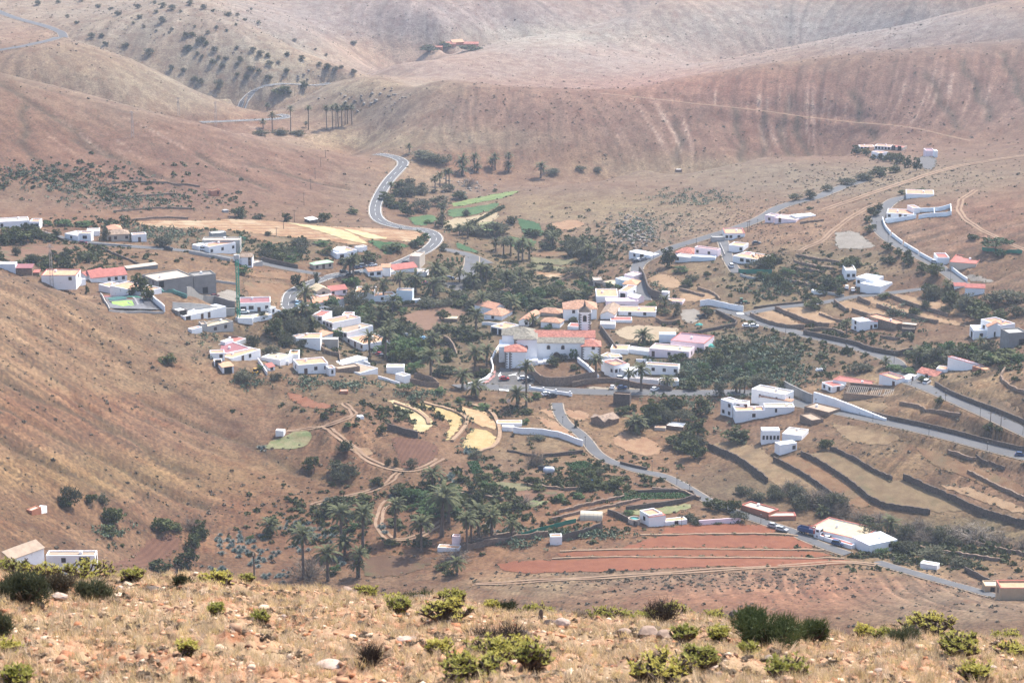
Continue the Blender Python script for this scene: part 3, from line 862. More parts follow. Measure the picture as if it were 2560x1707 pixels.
# steep middle slope, out of sight below the crest
rows = np.linspace(0, 1, 60)
sx = np.linspace(-0.34, 0.34, 90)
VV, CC = [], []
for r in rows:
    y = 108 + (562 - 108) * r
    xs = sx * y
    za = fz(xs * 109 / y, np.full(len(xs), 109.0))
    zb = height(np.clip(sx, S0, S1) * 562, np.full(len(xs), 562.0))
    z = za + (zb - za) * (1 - (1 - r) ** 1.25) - 0.25 * (1 - r) - 3 * math.sin(r * math.pi)
    VV.append(np.stack([xs, np.full(len(xs), y), z], 1))
VV = np.concatenate(VV)
ii, jj = np.meshgrid(np.arange(89), np.arange(59))
a_ = (jj * 90 + ii).ravel()
me = np_mesh('middle_slope', VV, np.stack([a_, a_ + 1, a_ + 91, a_ + 90], 1), smooth=True, cols=np.tile(np.array([[0.30, 0.20, 0.13]]), (len(VV), 1)))
add_obj('middle_slope', me, GM, kind='structure')

# ------------------------------------------------------------------ fields as draped sheets
def furrow(nt, c, ang, per, amt):
    tc = nt.nodes.new('ShaderNodeTexCoord').outputs['Object']
    mp = nt.nodes.new('ShaderNodeMapping')
    mp.inputs['Rotation'].default_value = (0, 0, ang)
    L(nt, tc, mp.inputs['Vector'])
    w = nt.nodes.new('ShaderNodeTexWave')
    w.inputs['Scale'].default_value = 1.0 / per * 0.314
    w.inputs['Distortion'].default_value = 1.2
    w.inputs['Detail'].default_value = 2
    L(nt, mp.outputs[0], w.inputs['Vector'])
    return mix(nt, math_n(nt, 'MULTIPLY', w.outputs['Fac'], amt), c, mix(nt, 1.0, c, (0.55, 0.5, 0.5), 'MULTIPLY'))
def field_mat(name, c1, c2, c3=None, fur=None, sc=0.25):
    kk = .56 if name.startswith(('terra', 'plough', 'brown', 'redb', 'rede', 'asph', 'gravel')) else .64
    c1, c2, c3 = mul(c1, kk), mul(c2, kk), (mul(c3, kk) if c3 else None)
    m, nt, b = nodes_of('soil_' + name)
    p = position(nt)
    n1 = noise(nt, p, sc, 6, 0.65)
    n2 = noise(nt, p, 2.2, 4, 0.8)
    c = mix(nt, ramp(nt, n1, 0.35, 0.65), c1, c2)
    if c3:
        n3 = noise(nt, p, 0.07, 5, 0.7)
        c = mix(nt, ramp(nt, n3, 0.48, 0.66, 0, 0.8), c, c3)
    c = mix(nt, ramp(nt, n2, 0.35, 0.65, 0, 0.6), mix(nt, 1.0, c, (0.78, 0.76, 0.74), 'MULTIPLY'), mix(nt, 1.0, c, (1.18, 1.18, 1.18), 'MULTIPLY'))
    if fur:
        c = furrow(nt, c, *fur)
    L(nt, c, b.inputs['Base Color'])
    bm = nt.nodes.new('ShaderNodeBump'); bm.inputs['Strength'].default_value = 0.4; bm.inputs['Distance'].default_value = 0.2
    L(nt, n2, bm.inputs['Height']); L(nt, bm.outputs[0], b.inputs['Normal'])
    return m
FM = {
 'straw': field_mat('straw', (0.56,0.44,0.22), (0.68,0.57,0.33)),
 'straw2': field_mat('straw2', (0.50,0.36,0.15), (0.60,0.47,0.23)),
 'straw3': field_mat('straw3', (0.52,0.34,0.17), (0.62,0.46,0.26)),
 'plough': field_mat('plough', (0.185,0.085,0.05), (0.225,0.11,0.065), fur=(0.2, 1.6, 0.5)),
 'palegreen': field_mat('palegreen', (0.20,0.25,0.10), (0.36,0.33,0.18), (0.33,0.22,0.12)),
 'palegreen2': field_mat('palegreen2', (0.13,0.22,0.07), (0.28,0.33,0.12)),
 'cropgreen': field_mat('cropgreen', (0.035,0.115,0.035), (0.07,0.16,0.05), fur=(1.2, 2.2, 0.6)),
 'cropgreen2': field_mat('cropgreen2', (0.055,0.14,0.045), (0.12,0.20,0.07), fur=(1.4, 2.6, 0.3)),
 'redearth': field_mat('redearth', (0.33,0.13,0.07), (0.40,0.18,0.10)),
 'terra': field_mat('terra', (0.32,0.108,0.052), (0.39,0.145,0.07), fur=(1.571, 1.5, 0.55)),
 'terra2': field_mat('terra2', (0.29,0.10,0.045), (0.36,0.135,0.06), fur=(1.571, 1.5, 0.45)),
 'redearth2': field_mat('redearth2', (0.34,0.19,0.12), (0.42,0.25,0.17)),
 'ochre': field_mat('ochre', (0.38,0.20,0.10), (0.50,0.33,0.18), (0.62,0.50,0.32), fur=(1.15, 7.0, 0.55)),
 'ochre2': field_mat('ochre2', (0.36,0.20,0.11), (0.44,0.28,0.16)),
 'dryfield': field_mat('dryfield', (0.42,0.33,0.20), (0.50,0.41,0.26)),
 'dryfield2': field_mat('dryfield2', (0.44,0.34,0.22), (0.50,0.40,0.27)),
 'brownfield': field_mat('brownfield', (0.27,0.155,0.095), (0.33,0.195,0.125), fur=(0.8, 2.2, 0.2)),
 'brownfield2': field_mat('brownfield2', (0.16,0.085,0.05), (0.21,0.125,0.07), (0.13,0.14,0.06)),
 'olivefield': field_mat('olivefield', (0.15,0.15,0.07), (0.26,0.23,0.12)),
 'brownochre': field_mat('brownochre', (0.25,0.13,0.065), (0.35,0.21,0.11), (0.22,0.17,0.09)),
 'brownochre2': field_mat('brownochre2', (0.27,0.17,0.09), (0.40,0.28,0.15), (0.20,0.15,0.08)),
 'brownochre3': field_mat('brownochre3', (0.24,0.16,0.085), (0.34,0.24,0.13), (0.17,0.15,0.075)),
 'redbrown': field_mat('redbrown', (0.24,0.125,0.075), (0.31,0.17,0.10), (0.12,0.16,0.07), fur=(1.5, 6.0, 0.4)),
 'tan': field_mat('tan', (0.37,0.23,0.125), (0.46,0.31,0.18)),
 'gravel': field_mat('gravel', (0.34,0.30,0.25), (0.42,0.38,0.32)),
 'asphalt2': field_mat('asphalt2', (0.16,0.155,0.15), (0.21,0.20,0.195)),
 'paleground': field_mat('paleground', (0.42,0.35,0.26), (0.48,0.41,0.31)),
}
def drape(poly, step, lift):
    """triangulated sheet following the terrain inside a world polygon"""
    poly = [Vector((p[0], p[1], 0)) for p in poly]
    bd = dense(poly + [poly[0]], step)[:-1]
    bd = [p + Vector((random.uniform(-.6, .6), random.uniform(-1.0, 1.0), 0)) for p in bd]
    xs = [p.x for p in bd]; ys_ = [p.y for p in bd]
    pts2 = [(p.x, p.y) for p in bd]
    nb = len(pts2)
    x = np.arange(min(xs) + step * .5, max(xs), step); y = np.arange(min(ys_) + step * .5, max(ys_), step)
    if len(x) and len(y):
        X, Y = np.meshgrid(x, y)
        X = X + ((np.arange(len(y)) % 2) * step * .5)[:, None]
        ins = np.zeros(X.shape, bool)
        for k in range(nb):
            x1, y1 = pts2[k]; x2, y2 = pts2[(k + 1) % nb]
            ins ^= ((y1 > Y) != (y2 > Y)) & (X < (x2 - x1) * (Y - y1) / (y2 - y1 + 1e-12) + x1)
        pts2 += list(zip(X[ins], Y[ins]))
    co, ed, fa, *_ = delaunay_2d_cdt([Vector(p) for p in pts2], [], [list(range(nb))], 1, 0.05)
    co = np.array([(c.x, c.y) for c in co])
    z = height(co[:, 0], co[:, 1]) + lift
    return co, z, fa
for q, (nm, mt, wp) in enumerate(FIELDW):
    big = max(p.x for p in wp) - min(p.x for p in wp)
    co, z, fa = drape(wp, 1.6 if big < 90 else 2.2, 0.14 if 'asphalt' not in mt else 0.10)
    me = bpy.data.meshes.new(nm)
    me.from_pydata([(a, b, c) for (a, b), c in zip(co, z)], [], [tuple(f) for f in fa])
    me.polygons.foreach_set('use_smooth', [True] * len(me.polygons))
    add_obj(nm, me, FM[mt], kind='structure')
# straw stripes inside the long harvested field
for pl, mt in (([(719,558),(842,571),(908,600),(921,612),(870,605),(793,577)],'straw'), ([(852,572),(883,575),(934,588),(980,599),(925,598),(900,592)],'straw')):
    wp = smooth_line([P(*p) for p in pl] + [P(*pl[0])], 1)[:-1]
    co, z, fa = drape(wp, 2.0, 0.30)
    me = bpy.data.meshes.new('straw_strip')
    me.from_pydata([(a, b, c) for (a, b), c in zip(co, z)], [], [tuple(f) for f in fa])
    add_obj('straw_strip', me, FM[mt], kind='structure')

# ------------------------------------------------------------------ road ribbons
def road_mats():
    m, nt, b = nodes_of('weathered_asphalt')
    p = position(nt)
    n1 = noise(nt, p, 0.12, 5, 0.6); n2 = noise(nt, p, 1.5, 4, 0.7)
    c = mix(nt, ramp(nt, n1, 0.3, 0.7), (0.078, 0.078, 0.082), (0.10, 0.10, 0.103))
    c = mix(nt, ramp(nt, n2, 0.5, 0.7, 0, 0.4), c, (0.15, 0.14, 0.125))
    L(nt, c, b.inputs['Base Color']); b.inputs['Roughness'].default_value = 0.8
    d, nt, b = nodes_of('packed_dirt')
    p = position(nt)
    n1 = noise(nt, p, 0.25, 5, 0.6); n2 = noise(nt, p, 2.0, 4, 0.7)
    c = mix(nt, ramp(nt, n1, 0.3, 0.7), (0.20, 0.125, 0.078), (0.27, 0.185, 0.12))
    c = mix(nt, ramp(nt, n2, 0.5, 0.7, 0, 0.5), c, (0.19, 0.12, 0.075))
    L(nt, c, b.inputs['Base Color'])
    return m, d
ASPH, DIRT = road_mats()
PAINT = plain('road_paint_white', (0.75, 0.75, 0.72), 0.1)
KERB = plain('dusty_verge', (0.36, 0.29, 0.22), 0.15, 0.5)
def ribbon(mb, line, off0, off1, lift, mat=0, dash=None, zf=None):
    m = len(line)
    vs = []
    for k, p in enumerate(line):
        a = line[max(0, k - 1)]; b = line[min(m - 1, k + 1)]
        d = Vector((b.x - a.x, b.y - a.y, 0)).normalized()
        nrm = Vector((d.y, -d.x, 0))
        for o in (off0, off1):
            q = p + nrm * o
            z = p.z if zf is None else zf(q.x, q.y)
            vs.append((q.x, q.y, z + lift))
    fs = []
    for k in range(m - 1):
        if dash and (k // dash[0]) % 2: continue
        fs.append((2 * k, 2 * k + 1, 2 * k + 3, 2 * k + 2))
    mb.add(vs, fs, mat)
for (nm, mt, w, mark, line) in ROADW:
    mb = MB()
    if mt == 'asphalt':
        ribbon(mb, line, -w / 2, w / 2, 0.22)
        # sunken shoulders give the slab an edge
        ribbon(mb, line, -w / 2 - 0.5, -w / 2, 0.14, 1); ribbon(mb, line, w / 2, w / 2 + 0.5, 0.14, 1)
        mb.build(nm, [ASPH, KERB], kind='structure')
        if mark:
            mm = MB()
            ribbon(mm, line, -w / 2 + 0.25, -w / 2 + 0.43, 0.27)
            ribbon(mm, line, w / 2 - 0.43, w / 2 - 0.25, 0.27)
            ribbon(mm, line, -0.06, 0.08, 0.27, 0, dash=(3,))
            mm.build('road_markings', PAINT, kind='structure')
    else:
        w *= 0.78
        for (o0, o1, lf) in ((-w / 2, -w * .12, 0.16), (w * .12, w / 2, 0.16)):
            ph = random.uniform(0, 6)
            ln = [Vector((p.x + .25 * math.sin(k * .7 + ph) + random.uniform(-.15, .15), p.y + .3 * math.sin(k * .45 + ph), p.z)) for k, p in enumerate(line)]
            ribbon(mb, ln, o0, o1, lf)
        mb.build(nm, DIRT, kind='structure')
print('ground built', round(time.time() - T0, 1))
# ------------------------------------------------------------------ labels that single things out
LAND = [
 (1380,880,'the white church'),(460,690,'the grey concrete building shell'),(600,730,'the green tower crane'),(640,765,'the maroon-roofed white house'),
 (860,630,'the white house with arched porch'),(300,725,'the orange-roofed villa'),(320,758,'the painted playground'),(550,620,'the white house with red roof pipes'),
 (300,590,'the cream tile-roofed cottage'),(1090,655,'the white windowless block'),(945,675,'the house with a brown balcony'),(1010,735,'the pale blue end wall'),
 (820,750,'the terracotta roof terraces'),(870,840,'the long terrace row of houses'),(770,845,'the small orange-roofed house'),(610,880,'the maroon-roofed farmhouse'),
 (780,920,'the orange-roofed long white house'),(980,945,'the cream-roofed house by the ruin'),(700,1090,'the white shed on the hillside'),(720,1105,'the pale green plot'),
 (1040,1130,'the ploughed field by the track'),(1040,1040,'the crescent straw fields'),(1230,780,'the steep orange-tiled house'),(1440,790,'the large hipped villa'),
 (1110,700,'the car park'),(1100,610,'the bend of the main road'),(960,440,'the far bend of the main road'),(1180,530,'the green valley strips'),
 (1330,570,'the green triangular field'),(1400,650,'the valley-bottom fields'),(1550,720,'the pink houses on the bend'),(1740,640,'the pink house'),
 (1840,600,'the brick-sided white house'),(1860,640,'the red-cubed white house'),(1960,545,'the white roadside villa'),(1600,640,'the flat white roadside block'),
 (1690,880,'the mauve-roofed house'),(1540,910,'the curved white corner house'),(1650,930,'the low white orange-topped row'),(1850,1000,'the big white hillside house'),
 (1950,1100,'the long white house with slit windows'),(2040,1040,'the brown stone store'),(2170,985,'the roofless ruin'),(2320,940,'the red-tiled cottage'),
 (2180,820,'the white farmhouse above the lane'),(2480,840,'the two-storey white house'),(2160,700,'the stacked white house'),(2430,720,'the pink-roofed house'),
 (2380,655,'the red flat-roofed house'),(2280,545,'the walled white house'),(2240,385,'the far walled compound'),(1960,790,'the curved terrace fields'),
 (2280,770,'the upper terrace fields'),(2120,1190,'the stone-walled terrace fields'),(2100,1340,'the long red-striped white building'),(1890,1290,'the terracotta sheds'),
 (1680,1300,'the white house with round pool'),(1470,1290,'the cream greenhouse tunnel'),(1700,1360,'the terracotta ploughed terraces'),(1380,1350,'the small ruin'),
 (1120,1370,'the pinkish pump house'),(1000,1410,'the dark brown plot'),(370,1380,'the lower left ploughed field'),(190,1370,'the white farmhouse in the lower left corner'),
 (98,1285,'the small red and white hut'),(1372,1175,'the white water tank'),(1270,1040,'the lattice wind pump'),(1370,1090,'the long white garden wall'),
 (1500,1060,'the ruined brown gabled house'),(1550,1010,'the dark stone tower'),(540,485,'the small pink hut'),(785,545,'the white awning'),
 (1155,110,'the far red-roofed farm'),(690,225,'the upper left road bend'),(800,300,'the far palm grove'),(1850,785,'the white mini roundabout'),
 (2120,590,'the pale gravel yard'),(2430,560,'the winding dirt track'),(80,600,'the white house at the left edge'),(2370,1460,'the lower right lane'),
 (2500,1490,'the ochre houses in the lower right'),(300,120,'the bushy upper left hill'),(560,1300,'the agave slope'),(2350,1350,'the dry stream thicket'),
]
REG = {}
def near_phrase(x, y):
    best = min(LAND, key=lambda l: (l[0] - x) ** 2 + (1.6 * (l[1] - y)) ** 2)
    dx, dy = x - best[0], y - best[1]
    if abs(dx) > 1.3 * abs(dy) * 1.6:
        rel = 'right of' if dx > 0 else 'left of'
    else:
        rel = 'in front of' if dy > 0 else 'behind'
    if math.hypot(dx, 1.6 * dy) > 110: rel = 'well ' + rel if rel.endswith('t of') and 'front' not in rel else rel
    return rel + ' ' + best[2]
def note(o, desc, x, y, cat, group=None):
    o['category'] = cat
    if group: o['group'] = group
    REG.setdefault((desc, near_phrase(x, y)), []).append((x, y, o))
ORDX = ['first','second','third','fourth','fifth','sixth','seventh','eighth','ninth','tenth','eleventh','twelfth','thirteenth','fourteenth','fifteenth','sixteenth','seventeenth','eighteenth','nineteenth','twentieth']
def write_labels():
    for (desc, near), lst in REG.items():
        if len(lst) == 1:
            lst[0][2]['label'] = desc + ' ' + near
        else:
            lst.sort(key=lambda t: t[0])
            for k, (x, y, o) in enumerate(lst):
                if len(lst) == 2: pos = ('left-hand', 'right-hand')[k]
                elif k == 0: pos = 'leftmost'
                elif k == len(lst) - 1: pos = 'rightmost'
                elif k < 20: pos = ORDX[k] + ' from left'
                else: pos = 'rightmost'
                if pos.endswith('from left'):
                    o['label'] = desc + ', ' + pos + ', ' + near
                else:
                    o['label'] = pos + ' ' + desc + ' ' + near
                if len(o['label'].split()) > 16:
                    o['label'] = o['label'].replace('grey-green ', '').replace(' dark green', '').replace('bright green ', '').replace('well ', '').replace('white house', 'house').replace('yellow-green ', '')

# ------------------------------------------------------------------ building materials
PAL = {
 'W': plain('whitewash', (0.80,0.79,0.78), 0.04, 0.35, spots=(0.7, 0.60, (0.66,0.63,0.59))),
 'C': plain('cream_plaster', (0.62,0.52,0.42), 0.07, 0.4),
 'P': plain('pink_plaster', (0.78,0.64,0.66), 0.05, 0.4),
 'G': plain('raw_concrete', (0.30,0.285,0.265), 0.14, 0.3, spots=(0.8, 0.6, (0.24,0.225,0.21))),
 'g': plain('pale_concrete_block', (0.46,0.44,0.41), 0.12, 0.4),
 'K': plain('dark_stone', (0.13,0.10,0.08), 0.35, 1.6, spots=(2.2, 0.6, (0.24,0.19,0.15))),
 'B': plain('brown_stone', (0.25,0.175,0.125), 0.3, 1.4, spots=(2.0, 0.6, (0.36,0.28,0.21))),
 'O': plain('terracotta_plaster', (0.50,0.21,0.12), 0.12, 0.5),
 'L': plain('pale_blue_plaster', (0.66,0.72,0.76), 0.05, 0.4),
 'Y': plain('ochre_plaster', (0.60,0.42,0.26), 0.08, 0.4),
 'o': plain('orange_roof_coating', (0.62,0.36,0.22), 0.14, 0.7, spots=(0.6, 0.6, (0.70,0.46,0.32))),
 't': plain('terracotta_roof', (0.60,0.31,0.20), 0.14, 0.9, spots=(1.2, 0.6, (0.45,0.22,0.15))),
 'T': plain('orange_roof_tiles', (0.50,0.28,0.18), 0.38, 1.0, spots=(0.9, 0.54, (0.38,0.25,0.18))),
 'b': plain('weathered_roof_tiles', (0.36,0.26,0.19), 0.38, 1.0, spots=(0.9, 0.54, (0.25,0.20,0.15))),
 'r': plain('red_roof_coating', (0.47,0.17,0.14), 0.16, 0.6, spots=(0.6, 0.6, (0.62,0.24,0.19))),
 'R': plain('red_roof_tiles', (0.48,0.20,0.15), 0.42, 1.0, spots=(0.9, 0.54, (0.40,0.13,0.09))),
 'm': plain('maroon_roof_coating', (0.32,0.14,0.15), 0.10, 0.6),
 'v': plain('mauve_roof_coating', (0.40,0.26,0.28), 0.08, 0.6),
 'y': plain('cream_roof_coating', (0.62,0.50,0.33), 0.12, 0.6),
 'c': plain('pale_flat_roof', (0.56,0.46,0.37), 0.14, 0.5, spots=(0.5, 0.62, (0.56,0.49,0.42))),
 'w': plain('white_flat_roof', (0.82,0.80,0.77), 0.04, 0.5),
 'n': plain('tan_flat_roof', (0.42,0.32,0.235), 0.16, 0.5),
 'q': plain('grey_roof_tiles', (0.25,0.225,0.18), 0.42, 1.0, spots=(0.9, 0.54, (0.36,0.34,0.27))),
 'e': plain('green_felt_roof', (0.45,0.62,0.42), 0.06, 0.6),
 'd': plain('dark_opening', (0.025,0.022,0.02), 0.1),
}
WOOD = plain('brown_woodwork', (0.13,0.07,0.045), 0.2, 2.0)
GLASS = plain('dark_window_glass', (0.03,0.035,0.04), 0.2, 1.0, rough=0.15)
TRIMR = plain('red_trim', (0.50,0.16,0.12), 0.1)
WMESH = {}
def opening_meshes(kind):
    if kind in WMESH: return WMESH[kind]
    w, h = {'w': (1.1, 1.2), 'd': (1.1, 2.2), 'g': (3.0, 2.4), 's': (0.6, 1.3), 'W': (1.8, 1.3), 'D': (2.2, 2.6)}[kind]
    f = MB()
    t = 0.12
    f.box(-w/2-t, -w/2, -0.07, 0.02, -t, h+t).box(w/2, w/2+t, -0.07, 0.02, -t, h+t)
    f.box(-w/2, w/2, -0.07, 0.02, h, h+t).box(-w/2, w/2, -0.10, 0.02, -t, 0)
    if kind in 'wW': f.box(-0.03, 0.03, -0.05, 0.0, 0, h)
    p = MB().box(-w/2, w/2, -0.03, 0.02, 0, h)
    fm, pm = f.mesh('frame'), p.mesh('pane')
    fm.materials.append(WOOD)
    pm.materials.append(GLASS if kind in 'wsW' else (PAL['d'] if kind in 'gD' else WOOD))
    WMESH[kind] = (fm, pm, w, h)
    return WMESH[kind]
def place_opening(kind, root, pos, ang):
    fm, pm, w, h = opening_meshes(kind)
    nm = {'w': 'window', 'd': 'door', 'g': 'garage_opening', 's': 'window', 'W': 'window', 'D': 'doorway'}[kind]
    a = bpy.data.objects.new(nm, fm); COL.objects.link(a); a.parent = root
    a.location = pos; a.rotation_euler = (0, 0, ang)
    b = bpy.data.objects.new('pane' if kind in 'wsW' else ('door_leaf' if kind == 'd' else 'dark_interior'), pm); COL.objects.link(b); b.parent = a
HOUSES = []
def block(root, p0, X, Yd, w, d, h, roof, wc, rc, wins='', side='', trim=False, base=3.5):
    """one volume: p0 left front foot relative to root, X unit vector along the front, Yd unit vector towards the back"""
    ang = math.atan2(X.y, X.x)
    M = Matrix.Translation(p0) @ Matrix.Rotation(ang, 4, 'Z')
    def tr(mb):
        mb.v = [tuple(M @ Vector(v)) for v in mb.v]
        return mb
    tile = roof in ('hip', 'gable', 'gabley', 'shed')
    b = MB()
    if roof == 'flat':
        t, ph = 0.28, min(0.55, h * 0.15)
        b.box(0, w, 0, d, -base, h - ph, 0, faces='xXyYz')
        z0, z1 = h - ph, h
        b.box(0, w, 0, t, z0, z1).box(0, w, d - t, d, z0, z1).box(0, t, t, d - t, z0, z1).box(w - t, w, t, d - t, z0, z1)
    else:
        b.box(0, w, 0, d, -base, h - 0.02)
    tr(b).build('wall', PAL[wc] if isinstance(wc, str) else wc, root)
    r = MB()
    if roof == 'flat':
        r.box(0.28, w - 0.28, 0.28, d - 0.28, h - ph - 0.1, h - ph + 0.06)
        if trim:
            q = MB(); q.box(-.06, w + .06, -.06, .34, h + .002, h + .12).box(-.06, w + .06, d - .34, d + .06, h + .002, h + .12).box(-.06, .34, .34, d - .34, h + .002, h + .12).box(w - .34, w + .06, .34, d - .34, h + .002, h + .12)
            tr(q).build('coping', TRIMR, root)
        tr(r).build('roof', PAL[rc], root)
        if w * d > 60:
            k = MB()
            kx, ky = w * random.uniform(.25, .75), d * random.uniform(.4, .75)
            if random.random() < .5: k.box(kx, kx + .9, ky, ky + .9, h - ph + .06, h + .5, 0)
            else: k.tube((kx, ky, h - ph + .06), (kx, ky, h + .6), .5, .5, 10)
            tr(k).build(random.choice(['chimney', 'roof_tank']), PAL['W'], root)
    elif roof == 'hip':
        r.hip(0, w, 0, d, h, min(w, d) * 0.24, 0.35); tr(r).build('roof', PAL[rc], root)
    elif roof == 'gable':
        r.gable(0, w, 0, d, h, d * 0.22, 0.3, 0, 'x', wallmat=1); tr(r).build('roof', [PAL[rc], PAL[wc]], root)
    elif roof == 'gabley':
        r.gable(0, w, 0, d, h, w * 0.24, 0.3, 0, 'y', wallmat=1); tr(r).build('roof', [PAL[rc], PAL[wc]], root)
    elif roof == 'shed':
        r.add([(-.2,-.3,h),(w+.2,-.3,h),(w+.2,d+.2,h+d*.15),(-.2,d+.2,h+d*.15),(-.2,-.3,h-.12),(w+.2,-.3,h-.12),(w+.2,d+.2,h+d*.15-.12),(-.2,d+.2,h+d*.15-.12)],
              [(0,1,2,3),(4,7,6,5),(0,4,5,1),(1,5,6,2),(2,6,7,3),(3,7,4,0)]); tr(r).build('roof', PAL[rc], root)
    def rowof(pat, L_, mk):
        rows = pat.split('/')
        for ri, row in enumerate(rows):
            nfl = len(rows)
            fl = h / nfl
            z0 = (nfl - 1 - ri) * fl
            for k, ch in enumerate(row):
                if ch == '.': continue
                hh = opening_meshes(ch)[3]
                s_ = min(1.0, fl / (hh + 0.9))
                zz = z0 + (0.05 if ch in 'dgD' else max(0.3, (fl - hh) * 0.52))
                mk((k + .5) / len(row) * L_, zz, ch)
    def front(u, z, ch):
        place_opening(ch, root, M @ Vector((u, -0.012, z)), ang)
    def right(u, z, ch):
        place_opening(ch, root, M @ Vector((w + 0.012, u, z)), ang + math.pi / 2)
    def left(u, z, ch):
        place_opening(ch, root, M @ Vector((-0.012, d - u, z)), ang - math.pi / 2)
    if wins: rowof(wins, w, front)
    if side: rowof(side, d, right); rowof(side, d, left)
def house(label, boxes, name='house', cat='house', group=None):
    pr = P(boxes[0][0], boxes[0][1])
    root = bpy.data.objects.new(name, None); COL.objects.link(root)
    root.location = pr
    root['label'] = label; root['category'] = cat
    if group: root['group'] = group
    for bx in boxes:
        x0, y0, x1, y1, h, r = bx[:6]
        roof, wc, rc = bx[6:9]
        wins = bx[9] if len(bx) > 9 else ''
        side = bx[10] if len(bx) > 10 else ''
        trim = bx[11] if len(bx) > 11 else False
        zoff = bx[12] if len(bx) > 12 else 0      # pixels this volume stands above the ground point given
        p0, p1 = P(x0, y0), P(x1, y1)
        if abs(p1.y - p0.y) > 1.1 * abs(p1.x - p0.x) + 4:      # ray slipped past an edge of the ground
            p1 = Vector((p0.x + (x1 - x0) * mpp(p0), p0.y, p0.z))
        m = mpp(p0)
        X = Vector((p1.x - p0.x, p1.y - p0.y, 0)); w = X.length; X.normalize()
        Yd = Vector((-X.y, X.x, 0))
        dep = math.atan2(CAMZ - p0.z, p0.y)
        z0 = (p0.z + p1.z) / 2 + zoff * m
        hh = max(1.2, h * m / math.cos(dep))
        if roof == 'flat' or roof == 'none': d = r * m / math.sin(dep)
        elif roof in ('hip', 'gable'): d = r * m / (0.5 * math.sin(dep) + 0.22 * math.cos(dep))
        else: d = (r * m - .24 * w * .3) / math.sin(dep)
        d = max(2.2, min(d, 45))
        q = p0 - pr; q.z = z0 - pr.z
        block(root, q, X, Yd, w, d, hh, roof, wc, rc, wins, side, trim)
        HOUSES.append((p0 + X * w / 2 + Yd * d / 2, max(w, d) * .6))
    return root
H = house
H('white flat-roofed house behind the big dark tree at the left edge', [(-5,569,74,571,17,10,'flat','W','c','w..d'),(74,572,99,552,18,8,'flat','W','t','ww')])
H('small white cottages with a green veranda beside the left lane', [(162,597,195,604,14,9,'flat','W','c','.w.'),(197,603,228,604,20,6,'flat','W','o','W'),(218,590,250,590,12,8,'flat','W','c','.')])
H('cream cottage with brown tiled roof beside the left lane', [(268,603,324,603,17,13,'hip','C','b','dw.w'),(272,590,305,590,17,13,'hip','C','t','')])
H('little white house with orange-red roof beside the left lane', [(331,605,367,605,19,5,'flat','W','o','.d.')])
H('rambling white house with red pipes across its roof', [(523,634,590,633,22,9,'flat','W','t','w.w.w'),(506,620,600,606,20,8,'flat','g','c','.'),(530,596,566,596,14,5,'flat','g','w','.'),(497,627,520,627,14,6,'flat','W','w','g')])
H('low brown and turquoise roofs peeping over the left ridge', [(-4,668,38,664,8,6,'flat','L','c',''),(30,680,80,682,10,10,'shed','B','m',''),(62,690,98,688,9,7,'shed','B','r','')])
H('white house with bright orange parapet roof under the hillside', [(104,704,190,720,15,16,'flat','W','o','..w','w',True),(186,716,215,712,14,10,'flat','W','c','')])
H('white house with pink corrugated gable roofs', [(228,706,318,706,16,20,'gable','W','r','..www',''),(216,700,262,692,13,10,'gable','W','r','')])
H('villa with vivid orange flat roof above the playground', [(276,742,358,739,18,15,'flat','W','o','..D.','w'),(247,728,282,734,16,10,'flat','W','o','')])
H('half-finished grey concrete building with pale slab roof', [(393,728,484,735,36,20,'flat','G','c','D.../....','ss/ss'),(486,731,541,735,46,10,'flat','G','G','.D.'),(318,676,395,672,8,10,'shed','G','c','')], 'building_shell', 'building')
H('white walled yard building below the grey concrete ramp', [(462,800,566,792,18,10,'flat','W','w','D.dd..'),(446,790,470,792,16,8,'flat','G','w','g')])
H('small grey block house with yellow flat roof', [(519,829,584,829,20,11,'flat','g','y','.w.w.'),(504,826,519,830,18,8,'flat','g','n','')])
H('tiny white hut with orange roof by the rubble slope', [(480,834,506,834,14,4,'flat','W','t','')], 'hut', 'hut')
H('white house with maroon flat roof beside the green crane', [(599,780,677,783,25,15,'flat','W','m','DWdw','w'),(677,786,690,784,16,12,'flat','W','e','w')])
H('low white yard block with yellow roof below the crane', [(594,806,632,812,14,8,'flat','W','y',''),(632,806,680,798,12,7,'flat','W','y','')])
H('narrow two-storey white house with grey pitched roof', [(604,664,631,658,22,10,'gable','W','b','.w/.d'),(583,652,605,662,16,6,'gable','W','n',''),(631,666,657,665,10,4,'flat','g','c','')])
H('white house with arched porch and orange roof at the village edge', [(842,648,868,649,16,9,'flat','W','w','W'),(868,645,893,644,18,12,'flat','W','o','w'),(832,640,850,644,18,8,'flat','W','w','.'),(897,630,918,628,12,4,'flat','W','c','')])
H('low cream cottage with pale green roof among trees', [(785,674,833,671,14,7,'hip','C','e','wdw')])
H('white house with brown timber balcony and orange gable', [(921,691,956,694,16,10,'gable','W','T','WW'),(954,688,976,676,20,9,'gable','W','o','')])
H('low house with pinkish red roofs beside the windowless block', [(984,680,1043,680,9,14,'gable','W','r',''),(960,688,990,686,7,8,'flat','W','o',''),(1038,690,1068,692,12,8,'flat','W','c','')])
H('tall white windowless block beside the main road', [(1024,667,1049,672,29,12,'flat','C','c',''),], 'building', 'building')
H('pink and cream gabled house behind the roof terraces', [(792,740,826,740,14,14,'gabley','C','y','.w.'),(826,738,868,738,14,12,'gable','P','r','w.w')])
H('house with stepped terracotta roof terraces and white walls', [(788,764,862,763,11,17,'flat','W','t','','',True),(800,748,830,746,9,8,'flat','W','c','')])
